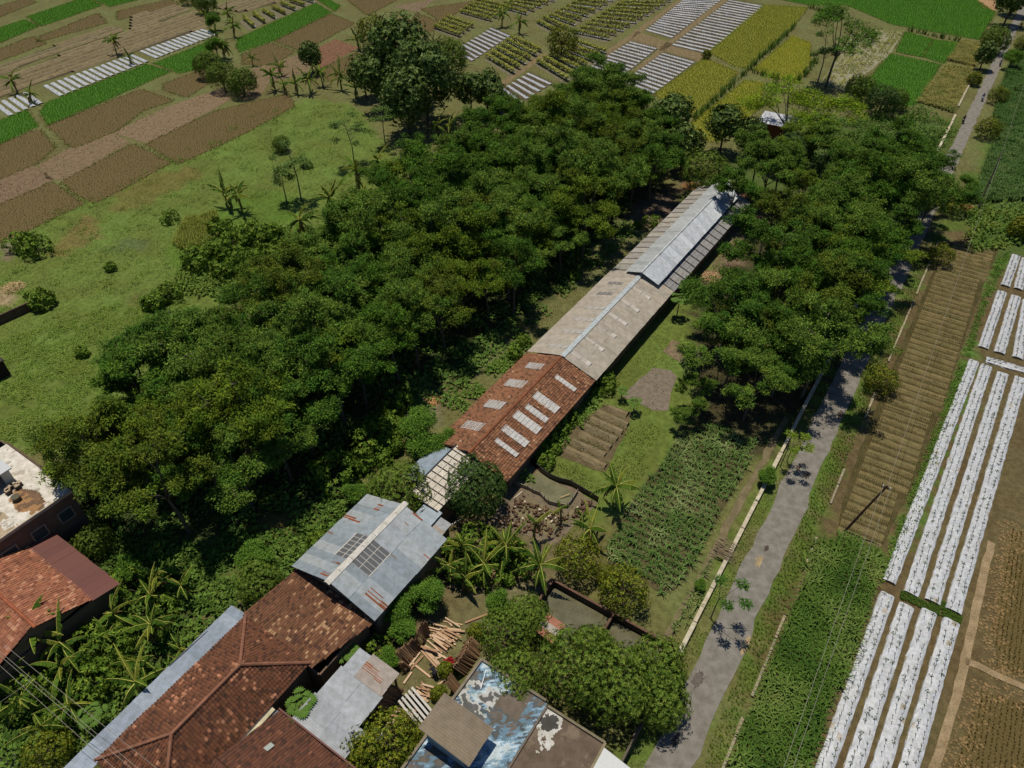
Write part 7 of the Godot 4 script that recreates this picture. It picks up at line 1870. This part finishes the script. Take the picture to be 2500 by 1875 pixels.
	for e in [[Vector3(-7.68, 0, -30.34), Vector3(-6.2, 0, -28.78), "left of the three parallel pale beams"], [Vector3(-7.5, 0, -30.44), Vector3(-6.05, 0, -28.93), "middle of the three parallel pale beams"], [Vector3(-7.42, 0, -30.59), Vector3(-5.95, 0, -29.02), "right of the three parallel pale beams"], [Vector3(-7.34, 0, -30.69), Vector3(-5.34, 0, -29.48), "long pale beam ending at the red cloth"], [Vector3(-8.26, 0, -29.17), Vector3(-6.63, 0, -27.93), "single pale beam lying apart toward the worker"], [Vector3(-7.7, 0, -30.1), Vector3(-8.67, 0, -28.52), "outer pale sill beam at the rack foot"], [Vector3(-7.4, 0, -29.8), Vector3(-8.35, 0, -28.57), "inner pale sill beam at the rack foot"], [Vector3(-5.05, 0, -31.25), Vector3(-4.79, 0, -30.74), "short plank alone on the grass, lower"], [Vector3(-5.47, 0, -32.86), Vector3(-5.16, 0, -32.49), "short plank alone on the grass, upper"], [Vector3(-6.58, 0, -29.48), Vector3(-5.95, 0, -29.65), "small plank lying across the beams"], [Vector3(-4.07, 0, -32.8), Vector3(-1.97, 0, -33.71), "long bamboo pole on the grass above the yard"], [Vector3(-8.75, 0, -27.42), Vector3(-8.22, 0, -28.36), "reddish pole near the grey metal roof"], [Vector3(-6.75, 0, -26.72), Vector3(-6.43, 0, -27.19), "pale board propped near the white sheets"], [Vector3(-6.25, 0, -27.15), Vector3(-5.39, 0, -27.7), "orange-brown beam below the small bush"]]:
		plank(e[0] + Vector3.UP * 0.12, e[1] + Vector3.UP * 0.12, 0.16, vary(fresh[rng.randi() % 4], 0.06), e[2], "beams lying in the timber yard")
	# white sheets leaning by the small roof
	for i in 5:
		var mb := MB.new()
		var p := Vector3(-7.55, 0.5, -25.36) + (Vector3(-6.72, 0.5, -26.28) - Vector3(-7.55, 0.5, -25.36)) * (i - 2) * 0.28
		mb.box(Vector3.ZERO, (Vector3(-6.64, 0.5, -24.36) - Vector3(-7.66, 0.5, -25.46)) * 0.9, Vector3.UP * 0.02, AX * 0.1, vary(rgb(196, 192, 190), 0.1))
		var o := part("metal_strip", mb, M.painted, self)
		o.position = p + Vector3.UP * (0.02 * i)
		tag(o, "white metal strip beside the small roof, %s from below" % ordinal(i + 1), "strip", "white strips beside the small roof")
	var sk := MB.new()
	sk.box(Vector3(0, 0.3, 0), AX * 0.3, Vector3.UP * 0.04, CR * 0.45, rgb(216, 216, 222))
	sk.box(Vector3(0, 0.36, 0), AX * 0.25, Vector3.UP * 0.05, CR * 0.1, rgb(186, 180, 176))
	var so := part("white_tarp", sk, M.plastic, self)
	so.position = Vector3(-10.26, 0, -23.3)
	tag(so, "crumpled white tarp under the bright green tree", "tarp")
	# fish pond with brick walls
	var f := thing("fish_pond", "murky brown fish pond behind old brick walls", "pond")
	var water := MB.new()
	slab(water, 27.6, 32.4, -16.7, -11.1, -0.1, 0.1, rgb(102, 98, 78))
	slab(water, 28.6, 32.4, -10.7, -5.4, -0.1, 0.1, rgb(102, 98, 78))
	part("pond_water", water, M.water, f)
	for e in [[W(32.6, -17.2), W(32.6, -4.9)], [W(27.0, -17.0), W(32.5, -17.0)], [W(27.6, -10.9), W(32.5, -10.9)], [W(27.2, -16.9), W(27.2, -5.2)]]:
		wall(f, "pond_wall", e[0], e[1], -0.1, 0.85, 0.2, rgb(74, 62, 54), M.concrete)
		var cp := MB.new()
		cp.beam(Vector3(e[0].x, 0.88, e[0].z), Vector3(e[1].x, 0.88, e[1].z), 0.2, 0.06, rgb(104, 78, 64))
		part("coping", cp, M.concrete, f)
	var rr_ := thing("rusty_roof", "small rust-red metal roof beside the fish pond", "roof")
	roof_sheets(rr_, W(26.8, -13.6, 1.9), W(28.8, -13.6, 1.9), W(28.8, -15.3, 2.2), W(26.8, -15.3, 2.2), 3, 1, [rgb(146, 92, 72), rgb(156, 104, 84), rgb(170, 160, 156)], M.galvanised, 0.14, 0.025, 0.7)
	walls(rr_, 27.0, 28.5, -15.1, -13.8, 1.85, rgb(98, 80, 66), M.concrete)
	# old boards and sticks dumped on the channel wall
	var bd := thing("twig_heap", "heap of dry sticks laid over the channel wall", "heap", W(44.5, -5.3))
	for i in 40:
		var st := MB.new()
		var p := AX * rr(-1.2, 1.2) + Vector3.UP * (0.4 + rr(0, 0.35)) + CR * rr(-0.3, 0.3)
		var d := (CR + AX * rr(-0.2, 0.2)).normalized() * rr(0.6, 1.0)
		st.tube([p - d, p + d], [0.03, 0.02], 5, vary(rgb(150, 132, 108), 0.15))
		part("stick", st, M.wood, bd)
	# duck pen
	sheet("pen_mud", grid2([[44.2, -26.9], [43.3, -18.0], [36.4, -19.2], [35.2, -25.6], [40.4, -27.2]]), rgb(116, 102, 82), M.mud, 0.03, "wet brown mud of the duck pen", "mud", 0.2)
	sheet("pen_water", grid2([[43.6, -26.4], [43.0, -20.4], [40.9, -20.6], [40.5, -22.0], [40.9, -23.4], [40.8, -26.6]]), rgb(112, 110, 84), M.water, 0.045, "green scummy water in the fenced pen corner", "water", 0.1)
	sheet("pen_water", grid2([[40.0, -24.0], [39.9, -22.2], [40.2, -20.0], [42.0, -19.4], [38.0, -19.4], [36.9, -20.4], [36.6, -23.4], [38.0, -24.4]]), rgb(122, 112, 84), M.water, 0.045, "brown shallow duck water", "water", 0.25)
	for e in [["grey_pen_fence", "wavy grey sheet fence across the duck pen", [Vector3(-0.42, 0, -49.03), Vector3(0.35, 0, -48.49), Vector3(1.63, 0, -47.88), Vector3(2.09, 0, -47.5), Vector3(2.83, 0, -47.12), Vector3(3.27, 0, -46.46), Vector3(3.65, 0, -46.02), Vector3(4.5, 0, -45.72), Vector3(5.51, 0, -45.51), Vector3(6.07, 0, -46.31), Vector3(6.73, 0, -47.54)], 0.55, rgb(150, 142, 124)], ["black_net_fence", "black net fence round the upper duck pen", [Vector3(1.99, 0, -51.66), Vector3(2.93, 0, -50.36), Vector3(3.79, 0, -49.49), Vector3(4.82, 0, -48.87), Vector3(6.09, 0, -48.41), Vector3(7.2, 0, -47.5), Vector3(8.07, 0, -46.82), Vector3(8.7, 0, -46.24)], 0.8, rgb(38, 36, 38)]]:
		var o := thing(e[0], e[1], "fence")
		for i in e[2].size() - 1:
			var a: Vector3 = e[2][i]
			var b: Vector3 = e[2][i + 1]
			var mb := MB.new()
			mb.beam(Vector3(a.x, e[3] / 2, a.z), Vector3(b.x, e[3] / 2 + rr(-0.03, 0.03), b.z), 0.04, e[3], e[4])
			part("fence_panel", mb, M.plastic, o)
			var ps := MB.new()
			ps.tube([a - Vector3.UP * 0.1, a + Vector3.UP * (e[3] + 0.25)], [0.035, 0.03], 5, rgb(94, 82, 64))
			part("fence_post", ps, M.wood, o)
	var duck := MB.new()
	var brown := rgb(94, 72, 54)
	duck.blob(Vector3(0, 0.2, 0), Vector3(0.21, 0.1, 0.115), 8, 6, Color.WHITE)
	duck.tube([Vector3(0.13, 0.22, 0), Vector3(0.2, 0.34, 0), Vector3(0.22, 0.42, 0)], [0.06, 0.04, 0.035], 6, Color(0.9, 0.9, 0.9))
	duck.blob(Vector3(0.24, 0.44, 0), Vector3(0.06, 0.045, 0.042), 6, 5, Color(0.8, 0.8, 0.8))
	duck.hexa([Vector3(0.28, 0.42, -0.02), Vector3(0.36, 0.41, -0.015), Vector3(0.36, 0.41, 0.015), Vector3(0.28, 0.42, 0.02), Vector3(0.28, 0.44, -0.02), Vector3(0.36, 0.42, -0.015), Vector3(0.36, 0.42, 0.015), Vector3(0.28, 0.44, 0.02)], Color(0.9, 0.7, 0.4))
	duck.leaf(Vector3(-0.16, 0.22, 0), Vector3(-1, 0.3, 0).normalized(), Vector3.UP, 0.16, 0.12, Color(0.7, 0.7, 0.7))
	for s in [-1.0, 1.0]:
		duck.blob(Vector3(-0.03, 0.22, 0.1 * s), Vector3(0.15, 0.06, 0.03), 6, 4, Color(0.75, 0.75, 0.75))
		duck.tube([Vector3(0.0, 0.0, 0.05 * s), Vector3(0.0, 0.13, 0.05 * s)], [0.015, 0.015], 4, Color(1, 0.6, 0.2))
	var dm := duck.mesh()
	var tones := []
	for t in [brown, rgb(76, 58, 44), rgb(116, 92, 70), rgb(196, 182, 160)]:
		var m: StandardMaterial3D = M.feather.duplicate()
		m.albedo_color = t.linear_to_srgb()
		tones.append(m)
	var pens := [[grid2([[40.2, -24.8], [39.8, -22.2], [40.4, -19.6], [37.4, -19.3], [36.4, -21.0], [35.6, -24.6], [38.4, -25.6]]), 165, "paddling in the brown duck water"], [grid2([[42.6, -19.6], [43.0, -18.3], [40.6, -18.5], [40.2, -19.3]]), 46, "crowded at the right corner of the pen"], [grid2([[36.9, -24.6], [36.2, -22.4], [35.6, -23.2], [35.6, -25.4]]), 34, "crowded at the lower corner of the pen"]]
	for p in pens:
		var lo := Vector2(1e9, 1e9)
		var hi := -lo
		for q in p[0]:
			lo = lo.min(q); hi = hi.max(q)
		var n := 0
		while n < p[1]:
			var q := Vector2(rr(lo.x, hi.x), rr(lo.y, hi.y))
			if not inside(q, p[0]): continue
			n += 1
			var i: int = 3 if rng.randf() < 0.05 else rng.randi() % 3
			var o := part("duck", dm, tones[i], self)
			o.transform = Transform3D(Basis(Vector3.UP, rr(0, TAU)).scaled(Vector3.ONE * rr(0.7, 0.92)), Vector3(q.x, 0.03, q.y))
			tag(o, ("whitish duck " if i == 3 else "brown duck ") + p[2], "duck", ("pale ducks " if i == 3 else "brown ducks ") + p[2])
	for e in [[Vector3(1.04, 0.1, -47.56), Vector3(0.23, 0.1, -46.67), rgb(214, 204, 184), "white pole lying in the duck pen"], [Vector3(1.77, 0.1, -49.48), Vector3(2.33, 0.1, -50.76), rgb(150, 124, 92), "brown plank bridging the shaded pen water"], [Vector3(2.01, 0.1, -49.41), Vector3(2.57, 0.1, -50.59), rgb(136, 110, 82), "second brown plank in the pen water"], [Vector3(4.88, 0.2, -46.66), Vector3(5.88, 0.3, -47.09), rgb(196, 168, 120), "yellow bamboo by the grey pen fence"], [Vector3(-6.47, 0.5, -42.62), Vector3(-4.68, 1.2, -43.33), rgb(216, 218, 222), "white pipe sticking out beside the rusty side roof"]]:
		plank(e[0], e[1], 0.09, e[2], e[3], "")
	# poles and wires
	var base := W(53.1, 3.5)
	var top := W(54.0, 5.1, 7.0)
	var po := thing("utility_pole", "dark leaning utility pole in the stubble plot", "pole", base)
	var pm := MB.new()
	pm.tube([Vector3(0, -0.2, 0), (top - base) * 0.5, top - base], [0.13, 0.11, 0.09], 8, rgb(64, 44, 40))
	part("pole_shaft", pm, M.wood, po)
	var arm := MB.new()
	arm.beam(top - base + CR * -0.35 + Vector3.DOWN * 0.3, top - base + CR * 0.35 + Vector3.DOWN * 0.25, 0.08, 0.08, rgb(60, 52, 50))
	part("cross_arm", arm, M.wood, po)
	for s in [-0.3, 0.3]:
		var ins := MB.new()
		ins.blob(top - base + CR * s + Vector3.DOWN * 0.15, Vector3(0.07, 0.12, 0.07), 8, 6, rgb(220, 222, 226))
		part("insulator", ins, M.metal, po)
	var b2 := Vector3(77.2, 0, -107.78)
	var t2 := Vector3(81.56, 8, -114.47)
	var p2 := thing("utility_pole", "thin dark pole leaning far right beside the maize", "pole", b2)
	var pm2 := MB.new()
	pm2.tube([Vector3(0, -0.2, 0), t2 - b2], [0.13, 0.09], 8, rgb(44, 38, 38))
	part("pole_shaft", pm2, M.wood, p2)
	for e in [[Vector3(17.22, 7, -17.79), top + CR * -0.3, "pale wire left over the maize to the leaning pole"], [Vector3(17.83, 7, -17.79), top + CR * 0.3, "pale wire right over the maize to the leaning pole"], [top, t2, "long wire from the leaning pole to the far pole"], [t2, Vector3(112.34, 8, -161.4), "wire running on from the far pole"], [Vector3(-39.24, 6.5, -27.27), Vector3(-23.97, 6.5, -17.99), "thick overhead cable crossing the bottom left corner"], [Vector3(-39.33, 6.6, -27.53), Vector3(-23.5, 6.6, -17.95), "second overhead cable in the bottom left corner"], [Vector3(-38.38, 6.3, -26.25), Vector3(-25.95, 6.3, -18.53), "lower overhead cable in the bottom left corner"], [Vector3(-38.21, 6.2, -27.44), Vector3(-22.42, 6.2, -18.1), "upper thin cable in the bottom left corner"], [Vector3(-36.37, 6.2, -22.84), Vector3(-34.59, 6.4, -24.53), "short cable crossing the cable bundle"], [Vector3(34.41, 4.8, -109.42), Vector3(39.95, 5.5, -116.98), "wire from the shed gable to the trees"]]:
		var mb := MB.new()
		var pts := []
		var rad := []
		var sag: float = (e[1] - e[0]).length() * 0.012
		for i in 13:
			var t := i / 12.0
			pts.append(e[0].lerp(e[1], t) + Vector3.DOWN * sag * 4.0 * t * (1.0 - t)); rad.append(0.013)
		mb.tube(pts, rad, 4, rgb(140, 134, 124))
		tag(part("overhead_wire", mb, M.rubber, self), e[2], "wire")
	sheet("road", PackedVector2Array([Vector2(-40.36, -23.98), Vector2(-38.78, -23.11), Vector2(-35.66, -20.88), Vector2(-35.97, -20), Vector2(-38.14, -20)]), rgb(104, 100, 98), M.asphalt, 0.045, "grey corner of a second road at the bottom left", "road", 0.1)
	# heaps and litter
	for e in [["straw_heap", Vector3(-9.31, 0, -61.38), 0.9, rgb(186, 148, 100), "round heap of golden straw beside the grove path"], ["dry_heap", Vector3(76.77, 0, -109.21), 1.4, rgb(170, 120, 84), "heap of dry brown stalks under the far pole"], ["straw_heap", Vector3(-71.06, 0, -85.25), 1.6, rgb(190, 164, 124), "pale straw heap at the left meadow edge"], ["dry_heap", Vector3(31.67, 0, -117.6), 1.6, rgb(182, 138, 96), "litter of dry leaves at the shed end"], ["dry_heap", Vector3(40.19, 0, -113.49), 1.4, rgb(176, 140, 104), "litter of dry palm leaves right of the shed end"], ["dry_heap", Vector3(29.04, 0, -87.97), 1.5, rgb(190, 156, 124), "pile of dry fronds between shed and right grove"], ["dry_heap", Vector3(-0.89, 0, -38.13), 1.6, rgb(184, 150, 122), "dry banana leaves under the centre clump"], ["dry_heap", Vector3(-40.45, 0, -45.09), 1.0, rgb(140, 110, 76), "dry leaf heap behind the white flat roof house"]]:
		rng.seed = hash(e[4])
		var mb := MB.new()
		for i in 420:
			var a := rr(0, TAU)
			var q := sqrt(rng.randf())
			var p: Vector3 = Vector3(cos(a) * q, 0.42 * (1.0 - q) * rng.randf() + 0.03, sin(a) * q) * e[2]
			mb.leaf(p, Vector3(rr(-1, 1), rr(-0.2, 0.3), rr(-1, 1)).normalized(), (Vector3.UP + rdir() * 0.4).normalized(), rr(0.25, 0.6), rr(0.04, 0.12), vary(e[3], 0.25))
		var o := part(e[0], mb, M.crop, self)
		o.position = e[1]
		tag(o, e[4], "heap")

func _ready() -> void:
	var cam := Camera3D.new()
	cam.name = "camera"
	cam.position = Vector3(0, 56, 0)
	cam.rotation_degrees = Vector3(-41, 0, 0)
	cam.fov = 56.83
	cam.far = 5000
	add_child(cam)
	var sun := DirectionalLight3D.new()
	sun.name = "sun"
	sun.light_energy = 1.35
	sun.light_color = Color(1.0, 0.965, 0.9)
	sun.light_angular_distance = 0.5
	sun.shadow_enabled = true
	add_child(sun)
	sun.look_at_from_position(Vector3.ZERO, Vector3(0.1, -1, 0.2), Vector3.FORWARD)
	var env := Environment.new()
	var sm := ProceduralSkyMaterial.new()
	sm.sky_top_color = Color(0.3, 0.42, 0.6)
	sm.sky_horizon_color = Color(0.62, 0.67, 0.72)
	sm.sky_curve = 0.14
	sm.ground_bottom_color = Color(0.2, 0.22, 0.14)
	sm.ground_horizon_color = Color(0.5, 0.55, 0.55)
	var sky := Sky.new()
	sky.sky_material = sm
	env.background_mode = Environment.BG_SKY
	env.sky = sky
	env.tonemap_mode = Environment.TONE_MAPPER_LINEAR
	env.background_energy_multiplier = 0.8
	env.tonemap_exposure = 1.03
	env.sdfgi_enabled = true
	env.ssao_enabled = true
	env.ssil_enabled = true
	var we := WorldEnvironment.new()
	we.name = "surroundings"
	we.environment = env
	add_child(we)
	noise.seed = 11
	noise.frequency = 0.01
	noise.fractal_octaves = 3
	make_materials()
	rng.seed = 5
	make_plants()
	make_ground()
	make_fields()
	make_road()
	make_shed()
	make_hall()
	make_hip_house()
	make_sheet_house()
	make_left_houses()
	make_brick_hut()
	make_trees()
	make_yard()
	make_people()
	print("built ", Time.get_ticks_msec())
